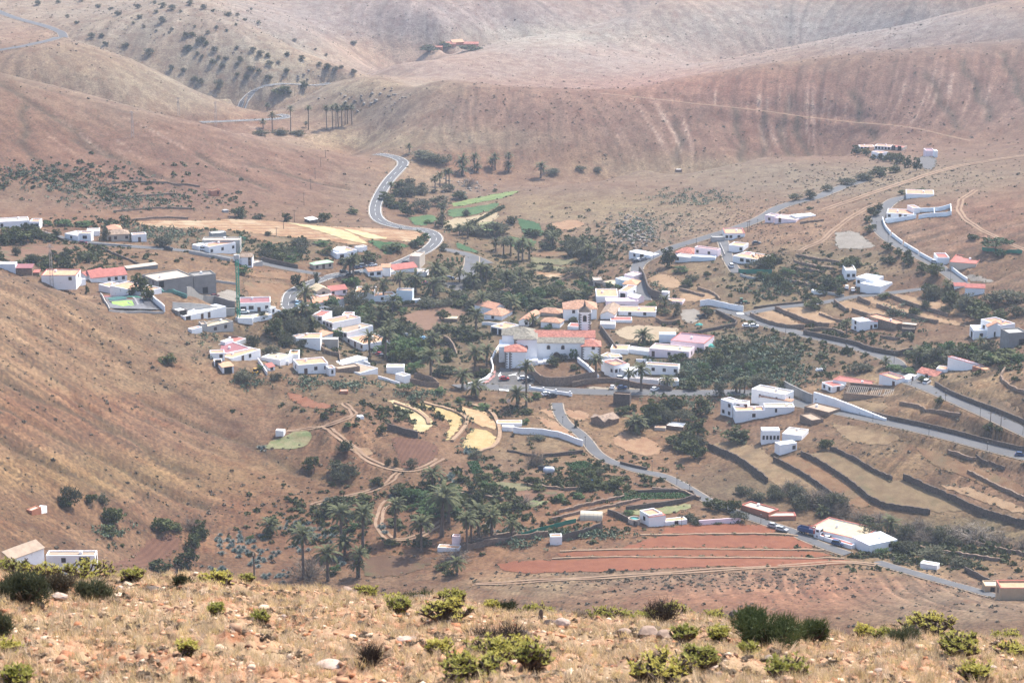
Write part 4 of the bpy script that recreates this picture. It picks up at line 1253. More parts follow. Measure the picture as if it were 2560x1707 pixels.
H('white and orange house ending in a pale blue wall', [(886,748,935,755,20,16,'flat','W','o','',''),(935,754,990,754,16,8,'flat','W','o','.w.w'),(991,752,1031,756,28,6,'flat','L','o',''),(1031,757,1052,757,8,2,'flat','L','w','')])
H('long white house with terracotta roof terraces below the palms', [(778,796,806,812,15,14,'flat','W','r','ww'),(806,810,832,830,17,22,'flat','W','t','www'),(855,806,880,812,22,8,'flat','W','t',''),(880,812,896,812,8,8,'flat','W','t','')], 'terraced_house')
H('oblique white terrace row with orange flat roofs facing the lane', [(829,830,868,856,16,24,'flat','W','n','wwww'),(868,856,908,878,15,20,'flat','W','o','w.d.w')], 'terraced_house')
H('small white house with orange-pink flat roof in the trees', [(740,860,801,857,15,13,'flat','W','o','.w..'),(728,852,740,860,15,8,'flat','W','o','')])
H('pale flat outhouse behind rubble walls', [(802,860,845,862,12,6,'flat','g','w',''),(772,868,812,874,9,7,'flat','B','c','')], 'outhouse')
H('little terracotta hipped pavilion in the village', [(805,842,832,843,5,12,'hip','W','t','')], 'pavilion', 'pavilion')
H('farmhouse with large maroon roof and orange terrace', [(565,888,628,892,14,22,'flat','W','m',''),(580,902,652,898,16,12,'flat','W','o','.dw.'),(526,896,562,902,17,8,'flat','W','o','.w'),(536,915,556,918,14,6,'flat','W','c','D'),(556,933,585,933,17,10,'shed','W','o','g')], 'farmhouse')
H('small white cube and red roof above the maroon farmhouse', [(563,866,584,864,14,4,'flat','W','w',''),(584,862,616,858,9,14,'flat','W','r','')], 'outhouse')
H('low long house with cream roof beside the maroon farmhouse', [(653,900,700,915,12,14,'flat','W','y','')])
H('long white house with orange roof and dark door', [(722,904,746,932,18,12,'flat','W','o',''),(746,934,821,933,24,16,'flat','W','o','.d.w.w','w'),(823,940,839,939,20,7,'flat','W','t','s')])
H('tiny white hut with red gable roof in the farmyard', [(672,927,687,925,10,10,'gable','W','r','w')], 'hut', 'hut')
H('rough stone house with sandy roof near the village bottom', [(845,931,900,934,14,8,'flat','B','n','')], 'stone_house')
H('beige and orange roofed house beside the stone house', [(900,938,945,936,11,20,'flat','W','n',''),(856,912,920,910,8,10,'flat','W','w','')])
H('long white house with cream roof joined to a stone ruin', [(966,932,1010,958,14,9,'flat','W','y','..'),(1010,958,1027,958,20,9,'flat','W','c','')])
H('tiny brick hut with pale roof beside the cactus rows', [(850,984,870,985,5,4,'flat','O','c','')], 'hut', 'hut')
H('white cube shed on the hillside above the green plot', [(689,1091,709,1091,15,4,'flat','W','w','')], 'shed', 'shed')
H('very small white box hut beside the dirt track', [(898,1048,910,1048,6,3,'flat','W','w','')], 'hut', 'hut')
H('steep orange-tiled house with a crossing gable', [(1210,799,1254,801,13,20,'hip','W','T','.w.'),(1236,790,1264,782,18,20,'gabley','W','t','')])
H('brown-tiled cottages clustered behind the church palms', [(1297,814,1322,815,13,26,'gabley','W','t','.w'),(1345,790,1400,788,7,13,'hip','C','T','')], 'cottage')
H('low orange-tiled cottage just behind the church', [(1352,819,1400,820,14,12,'hip','W','T','.w.')], 'cottage')
H('large white villa with orange hipped roof behind the bell tower', [(1409,802,1492,797,27,22,'hip','W','T','.w.../.....','w')], 'villa')
H('white barn with pale tiled gable beside the villa', [(1501,798,1536,799,13,26,'gabley','W','b','')], 'barn', 'barn')
H('low white rooms with red roof at the foot of the tower', [(1419,824,1447,824,8,9,'flat','W','r','')], 'outhouse')
H('tiny white gabled turret house among the valley trees', [(1249,740,1266,742,13,8,'gabley','W','o','')], 'hut', 'hut')
H('white garage block with orange flat roof left of the church', [(1227,833,1262,838,17,14,'flat','W','o','gg')], 'garage', 'garage')
H('cream flat-topped shed below the brown field', [(1110,806,1144,805,9,8,'flat','B','y','')], 'shed', 'shed')
H('long low house with orange roof and courtyard', [(1546,788,1640,792,11,14,'flat','W','o','.w.w.')])
H('layered white houses with orange roofs on the inner bend', [(1491,757,1545,753,14,20,'flat','W','o','..w'),(1546,748,1568,748,20,17,'flat','W','t','D'),(1515,764,1596,764,12,8,'flat','P','P',''),(1570,752,1594,760,14,8,'gable','P','w','')], 'terraced_house')
H('small white house with orange gable right on the bend', [(1557,720,1590,718,8,15,'hip','W','o',''),(1538,714,1560,714,16,6,'flat','L','w','')])
H('pink cube house at the top of the bend', [(1560,702,1585,702,14,10,'flat','P','c','')])
H('flat pale ruins beside the pink cube house', [(1484,716,1506,712,14,8,'flat','C','c',''),(1506,717,1536,717,9,8,'flat','C','y','')], 'ruin', 'ruin')
H('low white long shed with red roof above the dry plot', [(1526,806,1580,807,6,8,'flat','W','r',''),(1500,821,1538,822,12,7,'flat','W','c','')], 'shed', 'shed')
H('flat white block with cars parked before it', [(1572,648,1628,648,14,7,'flat','W','w','.w.D..')], 'building', 'building')
H('pink house with red hipped roof and long white terrace', [(1688,642,1735,640,8,15,'hip','P','R',''),(1736,642,1794,642,21,4,'flat','P','t','w.w.'),(1687,656,1728,654,13,8,'flat','W','c','w..'),(1728,654,1788,650,10,4,'flat','L','w','')])
H('white house with brick side wall above the lane', [(1812,600,1862,612,16,14,'flat','W','o','ww.w.','..',True),(1781,606,1812,604,12,4,'flat','g','g','')])
H('small white house with flat orange roof below the brick one', [(1822,630,1858,628,15,9,'flat','W','o','..w')])
H('white house with a bright red roof cube', [(1832,656,1892,662,15,14,'flat','W','o','.WW.'),(1854,644,1874,645,10,5,'flat','W','r','')])
H('wide white and pink roadside villa with flat roofs', [(1912,557,1934,557,18,6,'flat','P','c','w'),(1936,560,1990,556,11,10,'flat','P','c','d.'),(1990,552,2040,540,6,6,'flat','W','w','')], 'villa')
H('mauve-roofed house with yellow terrace east of the church', [(1623,891,1722,898,20,14,'flat','P','y','d.w.w','w'),(1676,872,1760,878,20,22,'flat','P','v','..','',True),(1648,856,1690,856,20,6,'flat','L','W',''),(1568,882,1622,890,11,8,'flat','W','c','')], 'villa')
H('white corner house with curved front and small upper floor', [(1503,926,1535,944,27,12,'flat','W','o','.w.'),(1535,945,1567,936,30,11,'flat','W','o','ww.','.w',True),(1528,904,1556,902,11,7,'flat','W','o','www')])
H('orange-roofed white annex behind the corner house', [(1526,884,1570,886,12,12,'flat','W','o',''),(1500,898,1530,902,9,10,'flat','W','t','')], 'outhouse')
H('low white row with orange parapet above the road', [(1612,934,1695,938,23,7,'flat','W','o','.w.w.w'),(1567,948,1612,936,18,8,'flat','W','w','')], 'terraced_house')
H('white roadside annex with rounded end wall', [(1569,957,1645,962,13,4,'flat','W','n',''),(1652,968,1697,964,14,8,'flat','W','n','.')], 'annex')
H('big white hillside house with orange tiled roof strip', [(1801,1036,1830,1044,38,9,'flat','W','c','.w/ww'),(1830,1042,1868,1040,34,8,'flat','W','c','.w.d/....'),(1878,1008,1962,1010,30,13,'flat','W','c','ss','s'),(1898,1014,1978,1012,16,8,'shed','W','T',''),(1838,1058,1912,1044,25,12,'flat','W','o','..w.'),(1912,1044,1986,1026,18,10,'flat','W','y','.s..')], 'villa')
H('long white house with slit windows on the terrace edge', [(1904,1112,1949,1141,36,9,'flat','W','w','sssss'),(1949,1138,1992,1124,22,8,'flat','W','w','..w'),(1955,1104,2004,1100,16,18,'flat','W','c','')])
H('brown stone store with sandy flat roofs', [(1999,1054,2029,1064,16,10,'flat','B','n',''),(2010,1040,2072,1040,17,14,'flat','B','n','')], 'stone_store', 'store')
H('long red-roofed farm range beside the roofless ruin', [(2054,972,2080,982,16,10,'flat','W','r','ww','d'),(2082,966,2195,966,8,11,'flat','W','r','','',True),(2197,964,2241,962,21,9,'flat','W','o','..d','',True)], 'farmhouse')
H('cottage with red tiled gable at the road fork', [(2270,957,2292,950,11,6,'flat','W','w','d'),(2292,948,2341,940,9,14,'gable','W','R','w'),(2340,934,2368,930,10,8,'flat','W','o','')], 'cottage')
H('long white wall-like building with red top at the fork', [(2368,926,2452,921,20,4,'flat','W','W','..','',True),(2430,928,2462,926,5,7,'flat','O','o','')])
H('white farmhouse with teal door and flat terraces above the lane', [(2128,822,2148,830,26,8,'flat','W','w','w/w'),(2148,826,2194,838,22,9,'flat','W','w','w.dw','D',True),(2165,812,2240,826,20,9,'flat','B','t','')], 'farmhouse')
H('pair of small dark stone stores with pale roofs', [(2255,836,2287,833,12,5,'flat','K','K',''),(2250,826,2290,824,14,7,'flat','B','c','')], 'stone_store', 'store')
H('two-storey white house with pink roof and grey end', [(2434,850,2520,873,24,14,'flat','W','w','.w..w.w','g'),(2450,838,2500,842,34,12,'flat','W','t','w..','.',False),(2468,846,2515,850,30,8,'gabley','W','t','D'),(2520,872,2565,858,34,12,'flat','G','g','.D')])
H('stack of white flat-roofed cubes above the lane', [(2114,702,2140,716,26,16,'flat','W','c','ww'),(2139,716,2182,720,22,12,'flat','W','w','w..'),(2150,730,2200,734,20,14,'flat','W','w','.','')])
H('low white house with pink-red pitched roof in the trees', [(2412,742,2461,734,19,10,'gable','W','r','.','w'),(2386,724,2414,742,10,8,'gable','W','r','')])
H('house with wide red flat roof below the cut slope', [(2343,662,2373,676,18,12,'flat','W','r',''),(2373,676,2440,667,14,20,'flat','C','r','...','',True)])
H('low white house with pale pink flat roof at the road top', [(2265,498,2335,490,9,11,'flat','W','t','')])
H('walled white house with red terrace and yellow courts', [(2216,552,2284,542,13,12,'flat','W','t','w.dw.'),(2284,536,2300,532,14,8,'flat','W','t','')], 'villa')
H('white colonnaded building of the far walled compound', [(2150,374,2186,374,7,5,'flat','W','t','wwww'),(2186,375,2226,375,9,5,'flat','W','t','wwwww'),(2226,375,2256,377,8,5,'flat','C','r','DD'),(2178,395,2200,397,15,5,'flat','W','t','')], 'building', 'building')
H('mauve gatehouse of the far walled compound', [(2314,392,2336,394,15,6,'flat','P','v','.'),(2336,394,2344,390,16,4,'flat','W','w','')], 'gatehouse', 'building')
H('small pink hut alone on the left hillside', [(528,490,551,490,14,3,'flat','O','n','.s')], 'hut', 'hut')
H('tiny grey shelter beside the terrace shrubs', [(560,532,572,532,6,3,'flat','g','g','')], 'hut', 'hut')
H('white-roofed open shelter above the straw field', [(774,558,794,558,9,6,'shed','K','w','')], 'shelter', 'shelter')
H('tiny white hut at the foot of the bare hill', [(1690,430,1705,430,6,2,'flat','B','w','')], 'hut', 'hut')
H('far farm with clustered red roofs in a grove', [(1104,118,1140,118,7,6,'gable','O','R',''),(1132,114,1160,114,8,7,'gable','O','o',''),(1158,116,1196,118,6,5,'gable','O','R',''),(1088,122,1106,121,4,3,'gable','O','R','')], 'farmhouse')
H('white farmhouse with tan roofs and red doors below the crest', [(28,1400,112,1412,24,24,'gable','W','n',''),(116,1412,238,1362,24,13,'flat','W','n','..w..g.','w')], 'farmhouse')
H('small hut half brick red and half white', [(80,1288,104,1286,16,4,'flat','O','c',''),(104,1284,118,1281,14,4,'flat','W','w','')], 'hut', 'hut')
H('white house with orange roof beside a round pool', [(1599,1304,1622,1315,28,13,'flat','W','o','.w.'),(1622,1316,1664,1313,24,13,'flat','W','o','','',True),(1664,1314,1718,1310,11,8,'flat','W','o','.w.')])
H('small white tower of the stone ruin', [(1376,1362,1405,1360,20,8,'flat','W','o','')], 'ruin', 'ruin')
H('terracotta walled sheds with pale tops beside the lane', [(1852,1275,1922,1297,14,13,'flat','O','c','','',True),(1922,1300,1990,1300,10,10,'flat','O','c','','',True)], 'shed', 'shed')
H('long white building with cream roofs and a red stripe', [(2022,1334,2146,1368,17,34,'flat','W','y','....','',True),(2130,1364,2172,1384,22,30,'flat','W','w','.','.w'),(2034,1342,2128,1372,9,4,'flat','W','r','')], 'warehouse', 'building')
H('ochre and orange houses at the lower right edge', [(2462,1482,2500,1492,18,14,'flat','Y','c','w'),(2500,1500,2580,1520,30,20,'flat','Y','o','..','w',True)])
H('small white block hut beside the lower right lane', [(2300,1420,2342,1424,12,8,'flat','W','c','')], 'hut', 'hut')
H('low white pump house with pinkish square chimney tower', [(1094,1379,1148,1377,9,8,'flat','W','o',''),(1130,1362,1149,1362,22,4,'flat','P','o','')], 'pump_house', 'building')
H('low white shed with orange roof at the garden wall', [(1255,1077,1283,1078,11,4,'flat','W','W',''),(1242,1064,1305,1066,4,8,'flat','W','o','')], 'shed', 'shed')
H('brown stone house with sagging gable roof', [(1478,1054,1511,1067,13,9,'gable','B','b',''),(1511,1067,1547,1056,13,16,'gable','B','b','')], 'stone_house')
H('dark stone tower block above the road bend', [(1533,1012,1574,1014,28,6,'flat','K','B','')], 'stone_tower', 'tower')
H('low shack with orange and white roofs deep in the trees', [(1636,1076,1664,1077,8,5,'flat','C','o',''),(1664,1072,1708,1076,9,12,'flat','B','w','')], 'shack', 'shack')
H('white shed with flat roof among the shrubs above the lane', [(2028,736,2062,736,9,3,'flat','W','w','')], 'shed', 'shed')
H('white kiosk wall by the stone retaining bend', [(1653,746,1670,748,17,3,'flat','W','w',''),(1668,760,1706,762,8,7,'flat','P','t','')], 'outhouse')

# ------------------------------------------------------------------ the church
cp0, cp1 = P(1342, 900), P(1451, 897)
church = bpy.data.objects.new('church', None); COL.objects.link(church)
church.location = cp0
church['label'] = 'white church with red and grey tiled roofs and a bell tower'; church['category'] = 'church'
cm = mpp(cp0)
U = cm / 0.165
church.scale = (U, U, U)
church.rotation_euler = (0, 0, math.atan2(cp1.y - cp0.y, cp1.x - cp0.x) * 0.5)
WHT = PAL['W']
def part(mb, name, mats, parent=None):
    return mb.build(name, mats, parent or church)
part(MB().box(0, 19.6, 0, 7, -4, 7.5), 'nave_wall', WHT)
part(MB().box(-1, 24, 7.02, 14.5, -4, 7.9), 'side_aisle_wall', WHT)
part(MB().gable(-0.2, 19.4, 0, 7.0, 7.5, 1.4, 0.3), 'grey_nave_roof', PAL['q'])
part(MB().gable(-1, 24, 7.0, 14.5, 8.0, 2.0, 0.3, wallmat=1), 'red_nave_roof', [PAL['R'], WHT])
part(MB().box(-9.3, 0.02, -2.5, 6.9, -4, 9.6), 'chancel_wall', WHT)
part(MB().hip(-9.3, 0.02, -2.5, 6.9, 9.6, 1.9, 0.35), 'chancel_roof', PAL['q'])
part(MB().box(-14.4, -1.02, 4.5, 14, -4, 9.5), 'transept_wall', WHT)
part(MB().hip(-14.4, -1.02, 4.5, 14, 9.5, 2.4, 0.35), 'transept_roof', PAL['q'])
part(MB().box(-15.6, -9.32, -1, 10, -5, 6.0), 'west_wing_wall', WHT)
part(MB().box(-13, -4.4, -9.5, -1.02, -5.5, 6.2), 'sacristy_wall', WHT)
part(MB().hip(-13, -4.4, -9.5, -1.02, 6.2, 2.1, 0.4), 'sacristy_roof', PAL['R'])
part(MB().box(18.3, 26.2, -1.2, 6.9, -4, 6.3), 'chapel_wall', WHT)
part(MB().hip(18.3, 26.2, -1.2, 6.9, 6.3, 2.2, 0.4), 'chapel_roof', PAL['R'])
tw = MB().box(17.4, 22.4, 14.6, 19.4, -3, 16.2).box(17.1, 22.7, 14.3, 19.7, 16.2, 16.6).box(17.2, 22.6, 14.4, 19.6, 11.6, 11.8)
part(tw, 'bell_tower', WHT)
part(MB().hip(17.3, 22.5, 14.5, 19.5, 16.62, 2.4, 0.1, hipx=2.45).tube((19.9, 17, 18.2), (19.9, 17, 20.0), 0.7, 0.35, 8).tube((19.9, 17, 20.0), (19.9, 17, 21.6), 0.3, 0.03, 6), 'tower_cap', PAL['K'])
sp = MB().box(2.6, 5.0, -6.5, -1.02, -4, 1.2).box(-4.38, 0.5, -6.5, -2.52, -4, 1.6).box(0.5, 2.6, -6.5, -2.0, -4, 0.8)
part(sp, 'porch_terrace', WHT)
DST = PAL['K']
def quoins(x, y0, z0, z1, parent_face='y'):
    q = MB(); k = 0; z = z0
    while z < z1 - 0.3:
        w1 = 1.15 if k % 2 else 0.6
        if parent_face == 'y': q.box(x - 0.1 if w1 > 0 else x, x + w1, y0 - 0.04, y0 + 0.1, z, z + 0.42)
        else: q.box(x - w1, x + 0.1, y0 - 0.04, y0 + 0.1, z, z + 0.42)
        z += 0.52; k += 1
    return q
for (x, y0, z0, z1, f_) in ((-13, -9.5, -4, 6.1, 'y'), (-11.2, -9.5, -4, 6.1, 'y'), (-9.25, -2.5, 6.2, 9.5, 'y'), (26.2, -1.2, 0, 6.2, 'x'), (18.35, -1.2, -1, 6.2, 'y'), (22.4, 14.6, 8.5, 16.1, 'x'), (17.45, 14.6, 8.5, 16.1, 'y')):
    part(quoins(x, y0, z0, z1, f_), 'quoin_stones', DST)
def arch(name, cx, y, z0, w, h, ring, inner, proud=0.06):
    f = MB()
    n_ = 10
    outer = [(cx - w/2 - .3, z0), (cx - w/2 - .3, z0 + h - w/2)] + [(cx - (w/2 + .3) * math.cos(math.pi * k / n_), z0 + h - w/2 + (w/2 + .3) * math.sin(math.pi * k / n_)) for k in range(1, n_)] + [(cx + w/2 + .3, z0 + h - w/2), (cx + w/2 + .3, z0)]
    inn = [(cx - w/2, z0), (cx - w/2, z0 + h - w/2)] + [(cx - (w/2) * math.cos(math.pi * k / n_), z0 + h - w/2 + (w/2) * math.sin(math.pi * k / n_)) for k in range(1, n_)] + [(cx + w/2, z0 + h - w/2), (cx + w/2, z0)]
    m = len(outer)
    vs = [(a, y - proud, b) for a, b in outer] + [(a, y - proud, b) for a, b in inn] + [(a, y + .02, b) for a, b in outer] + [(a, y + .02, b) for a, b in inn]
    fs = []
    for k in range(m - 1):
        fs += [(k, m + k, m + k + 1, k + 1), (k, k + 1, 2 * m + k + 1, 2 * m + k), (m + k, 3 * m + k, 3 * m + k + 1, m + k + 1)]
    f.add(vs, fs)
    o = f.build(name, ring, church)
    p = MB().add([(a, y - 0.02, b) for a, b in inn], [tuple(range(m))])
    p.build('dark_leaf', inner, o)
arch('portal', 8.1, 0, -0.2, 2.2, 3.4, PAL['B'], WOOD, 0.12)
arch('window', 4.8, 0, 4.6, 0.9, 1.5, PAL['B'], GLASS); arch('window', 10.7, 0, 4.6, 0.9, 1.5, PAL['B'], GLASS)
arch('window', -4.3, -2.5, 5.2, 0.8, 1.4, PAL['B'], GLASS); arch('window', -10.8, -1.0, 4.0 - 1.0, 0.7, 1.2, PAL['B'], GLASS)
arch('belfry_opening', 19.9, 14.6, 12.6, 1.1, 2.5, PAL['B'], PAL['d'])
arch('portal', -8.6, -9.5, -4.3, 1.8, 2.8, PAL['B'], WOOD, 0.12)
place_opening('w', church, Vector((23.2, -1.22, 5.0)), 0)
place_opening('W', church, Vector((-14.6 + 1.2, -9.0, 1.5)), -math.pi / 2)

# ------------------------------------------------------------------ free-standing walls
def wall(pl, h0, th, mat, desc, h1=None, name='stone_wall', rough=0.0, parent=None, cat='wall', step=1.6, posts=0):
    h1 = h0 if h1 is None else h1
    wp = dense(smooth_line([P(*p) for p in pl], 1), step)
    o0 = wp[0]
    mb = MB(); vs = []; m = len(wp)
    for k, p in enumerate(wp):
        a = wp[max(0, k - 1)]; b = wp[min(m - 1, k + 1)]
        d = Vector((b.x - a.x, b.y - a.y, 0)).normalized(); nrm = Vector((d.y, -d.x, 0))
        g = float(height(p.x, p.y))
        h = h0 + (h1 - h0) * k / (m - 1)
        j = random.uniform(-rough, rough)
        for o, zz in ((-th / 2, -1.6), (-th / 2 * (1 - .2 * bool(rough)), h + j), (th / 2 * (1 - .2 * bool(rough)), h + j * .6), (th / 2, -1.6)):
            q = p + nrm * (o + random.uniform(-rough, rough) * .25)
            vs.append((q.x - o0.x, q.y - o0.y, g + zz - o0.z))
    fs = []
    for k in range(m - 1):
        for c in range(3): fs.append((4*k + c, 4*k + c + 1, 4*k + 5 + c, 4*k + 4 + c))
    fs += [(0, 1, 2, 3), (4*m - 1, 4*m - 2, 4*m - 3, 4*m - 4)]
    mb.add(vs, fs)
    me = mb.mesh(name)
    o = add_obj(name, me, mat)
    o.location = o0
    if posts:
        for k in range(0, m, posts):
            p = wp[k] - o0
            q = MB().box(p.x - .3, p.x + .3, p.y - .3, p.y + .3, -1 + p.z, p.z + h0 + .7)
            q.build('post', mat, o)
    mid = pl[len(pl) // 2]
    note(o, desc, mid[0], mid[1], cat)
    return o
DS_ = PAL['K']; BS = PAL['B']
for pl, h in (([(1770,1120),(1819,1141),(1857,1161),(1895,1189),(1918,1207)],3.4),([(1934,1153),(1972,1171),(2023,1199),(2074,1238),(2123,1275)],2.7),
 ([(2003,1137),(2062,1168),(2126,1211),(2190,1264),(2266,1277),(2325,1285)],2.8),([(2075,1126),(2139,1152),(2177,1178),(2230,1201)],2.4),
 ([(2258,1198),(2317,1226),(2368,1246),(2432,1277),(2496,1297),(2590,1322)],3.4),([(2440,1142),(2470,1158),(2512,1174)],1.6)):
    wall(pl, h * .68, 0.6, DS_, 'long dark dry-stone terrace wall', rough=0.34, step=1.0)
wall([(2150,1034),(2190,1043),(2260,1059),(2343,1077),(2445,1103),(2600,1138)], 2.0, 0.6, DS_, 'dark stone wall along the upper road edge', rough=0.1)
wall([(2034,1012),(2080,1020),(2113,1028),(2170,1042),(2215,1053)], 5.2, 0.6, PAL['W'], 'tapering white retaining wall', 1.2, 'retaining_wall')
wall([(2338,966),(2368,985),(2430,1011),(2500,1036),(2600,1074)], 2.0, 0.7, DS_, 'dark stone wall above the right-hand road', rough=0.15)
wall([(2009,837),(2060,848),(2145,866),(2165,877),(2235,891),(2282,881)], 2.2, 0.6, PAL['K'], 'grey-brown stone wall beside the lane')
wall([(2009,829),(2075,825),(2110,838)], 1.4, 0.5, PAL['B'], 'low stone wall of the small triangular plot')
wall([(1960,975),(1995,992),(2030,1009)], 3.8, 0.6, PAL['G'], 'tall grey retaining wall at the road', name='retaining_wall')
for pl, h in (([(1876,791),(1908,807),(1959,821),(2011,821)],2.6),([(1938,774),(1985,794),(2036,813),(2072,818)],2.3),([(2085,757),(2113,778),(2122,780)],2.2),
 ([(2130,778),(2164,791),(2215,797)],2.0),([(2144,749),(2175,762)],2.2),([(2192,766),(2250,785),(2317,804),(2345,808)],2.0),([(2226,741),(2266,760),(2320,776),(2370,791)],2.0),
 ([(2440,1360),(2500,1375),(2580,1392)],1.5),([(2048,787),(2090,803),(2110,805)],1.4)):
    wall(pl, h * .75, 0.6, BS, 'curving brown stone terrace wall', rough=0.3, step=1.1)
wall([(1598,684),(1611,700),(1616,722),(1624,740),(1652,750)], 3.6, 0.6, DS_, 'dark stone retaining wall inside the road bend')
wall([(1790,781),(1820,795),(1850,812),(1800,822),(1725,838)], 1.4, 0.5, DS_, 'stone wall round the dry corner plot')
wall([(1884,772),(1934,765),(2010,758)], 1.0, 0.4, DS_, 'low dark wall along the lane')
for pl in ([(2206,552),(2212,572),(2226,588)],[(2229,591),(2256,612)],[(2260,615),(2296,637)],[(2299,640),(2330,657),(2343,662)],[(2378,676),(2395,690),(2418,706)]):
    wall(pl, 1.9, 0.35, PAL['W'], 'white roadside wall segment', name='white_wall')
wall([(1750,766),(1775,762),(1800,768),(1830,776),(1858,779)], 2.8, 0.4, PAL['W'], 'white curved wall with torn top', name='white_wall', rough=.12)
wall([(1328,930),(1345,957),(1370,964),(1420,963),(1470,953),(1493,948)], 3.6, 0.6, BS, 'curved brown stone wall of the church garden', rough=.08)
wall([(1445,905),(1470,925),(1487,942),(1496,950)], 2.0, 0.7, PAL['W'], 'white-topped ramp wall beside the church garden', name='white_wall')
wall([(1430,966),(1490,956),(1540,955),(1580,966),(1640,973),(1680,978)], 2.0, 0.5, BS, 'brown stone wall above the church road')
wall([(1325,974),(1370,981),(1410,987),(1430,990)], 1.3, 0.4, PAL['W'], 'white balustrade wall with posts', name='white_wall', posts=3)
wall([(1168,966),(1200,959),(1225,944),(1234,926),(1228,905)], 1.5, 0.5, PAL['W'], 'white curving wall round the plaza', name='white_wall')
wall([(1228,905),(1240,880),(1255,862)], 1.5, 0.5, PAL['W'], 'white wall climbing beside the church', name='white_wall')
wall([(398,722),(430,734),(467,746)], 1.7, 0.4, plain('teal_site_screen', (0.10,0.26,0.22), .2), 'teal-green screened site wall', name='site_screen', cat='screen')
wall([(467,742),(520,757),(588,776)], 4.2, 0.4, PAL['G'], 'dark grey concrete ramp wall', name='retaining_wall')
wall([(432,775),(500,778),(587,789)], 3.4, 0.4, PAL['g'], 'pale grey block wall', name='block_wall')
wall([(366,738),(385,758),(412,780)], 2.6, 0.4, PAL['W'], 'white wall beside the playground', name='white_wall')
wall([(272,778),(330,781),(410,784)], 0.9, 0.4, PAL['g'], 'low pale wall below the playground', name='low_wall')
wall([(252,738),(262,757),(274,777)], 1.1, 0.4, PAL['g'], 'low wall left of the playground', name='low_wall')
wall([(472,634),(520,643),(576,654)], 1.6, 0.4, PAL['g'], 'stone wall below the lane', name='low_wall')
wall([(250,620),(290,640),(340,660),(370,672)], 0.9, 0.6, DS_, 'rough stone boundary line down the slope', rough=.15)
wall([(80,573),(120,588),(160,603)], 1.0, 0.5, DS_, 'stone wall beside the left lane', rough=.1)
wall([(655,653),(700,664),(745,673)], 2.2, 0.5, DS_, 'dark stone wall behind the lane', rough=.1)
wall([(1110,855),(1130,865),(1143,893)], 3.0, 0.7, BS, 'ruined stone wall stub', 1.6, rough=.3)
wall([(1502,826),(1520,850),(1541,880)], 2.4, 0.5, DS_, 'dark wall along the church alley')
wall([(1283,1081),(1378,1089),(1420,1102),(1457,1115)], 2.4, 0.4, PAL['W'], 'long white-washed garden wall', name='white_wall')
wall([(1358,1143),(1410,1138),(1458,1132)], 1.3, 0.5, DS_, 'stone garden wall', rough=.08)
wall([(1268,1128),(1300,1134),(1340,1142)], 0.8, 0.5, DS_, 'low stone wall by the dry yard', rough=.1)
wall([(1551,1160),(1580,1168),(1618,1176)], 1.2, 0.5, DS_, 'low dark roadside wall')
wall([(1565,1276),(1640,1267),(1700,1259),(1738,1247)], 1.7, 0.6, DS_, 'dark wall below the vineyard', rough=.1)
wall([(1520,1284),(1560,1300),(1592,1316)], 1.8, 0.6, DS_, 'dark wall left of the pool house', rough=.1)
wall([(1738,1245),(1730,1230),(1650,1231),(1570,1233)], 1.2, 0.5, DS_, 'dark wall behind the vineyard', rough=.1)
wall([(1747,1313),(1800,1309),(1851,1306)], 1.8, 0.35, PAL['P'], 'white boundary wall above the red terraces', name='white_wall')
wall([(969,1074),(1000,1083),(1045,1095)], 2.6, 0.8, DS_, 'dark stone wall above the ploughed field', rough=.2)
wall([(1025,960),(1060,966),(1097,970)], 2.4, 0.5, BS, 'stone wall of a roofless enclosure', rough=.2)
wall([(1035,945),(1070,950),(1097,968)], 2.2, 0.5, BS, 'back wall of a roofless enclosure', rough=.2)
wall([(2412,1428),(2470,1458),(2505,1474)], 1.8, 0.5, DS_, 'dark wall beside the lower right lane', rough=.1)
wall([(1157,1376),(1200,1366),(1260,1358),(1300,1350),(1370,1340)], 2.0, 0.7, PAL['B'], 'long crumbling stone ruin wall', rough=.35)
wall([(1150,1366),(1210,1354),(1290,1338)], 1.6, 0.6, PAL['B'], 'back wall of the long stone ruin', rough=.35)
wall([(1405,1352),(1450,1344),(1480,1332),(1505,1322)], 2.6, 0.6, DS_, 'dark broken gable wall of the ruin', rough=.7)
GREENM = plain('green_mesh_fence', (0.03,0.22,0.14), 0.1)
wall([(1302,1342),(1370,1324),(1440,1306)], 1.5, 0.08, GREENM, 'green mesh fence', name='mesh_fence', cat='fence')
wall([(1846,682),(1880,684),(1930,684)], 2.0, 0.08, GREENM, 'green mesh fence', name='mesh_fence', cat='fence')
wall([(2455,626),(2500,634),(2555,634)], 1.6, 0.08, GREENM, 'green mesh fence', name='mesh_fence', cat='fence')
BANK = plain('pale_dry_bank', (0.34,0.235,0.15), .2, 1.0)
for pl in ([(1600,1338),(1700,1337),(1949,1335),(1995,1341)],[(1400,1379),(1560,1376),(1800,1375),(2060,1377)],[(1380,1397),(1700,1397),(1950,1396),(2110,1397)]):
    wall(pl, 0.45, 1.0, BANK, 'pale grassy bank between the red terraces', name='earth_bank', cat='bank', rough=.15, step=2.5)
for pl in ([(985,1008),(1035,1024),(1068,1046),(1072,1062)],[(1060,1008),(1120,1022),(1160,1040),(1170,1052),(1160,1072),(1130,1104)],[(1180,1014),(1225,1026),(1243,1052),(1252,1085),(1240,1116),(1200,1130)]):
    wall(pl, 0.7, 1.8, plain('bare_brown_bank', (0.36,0.24,0.15), .2, 1.0), 'brown earth bank round a straw field', name='earth_bank', cat='bank', rough=.15, step=2.0)
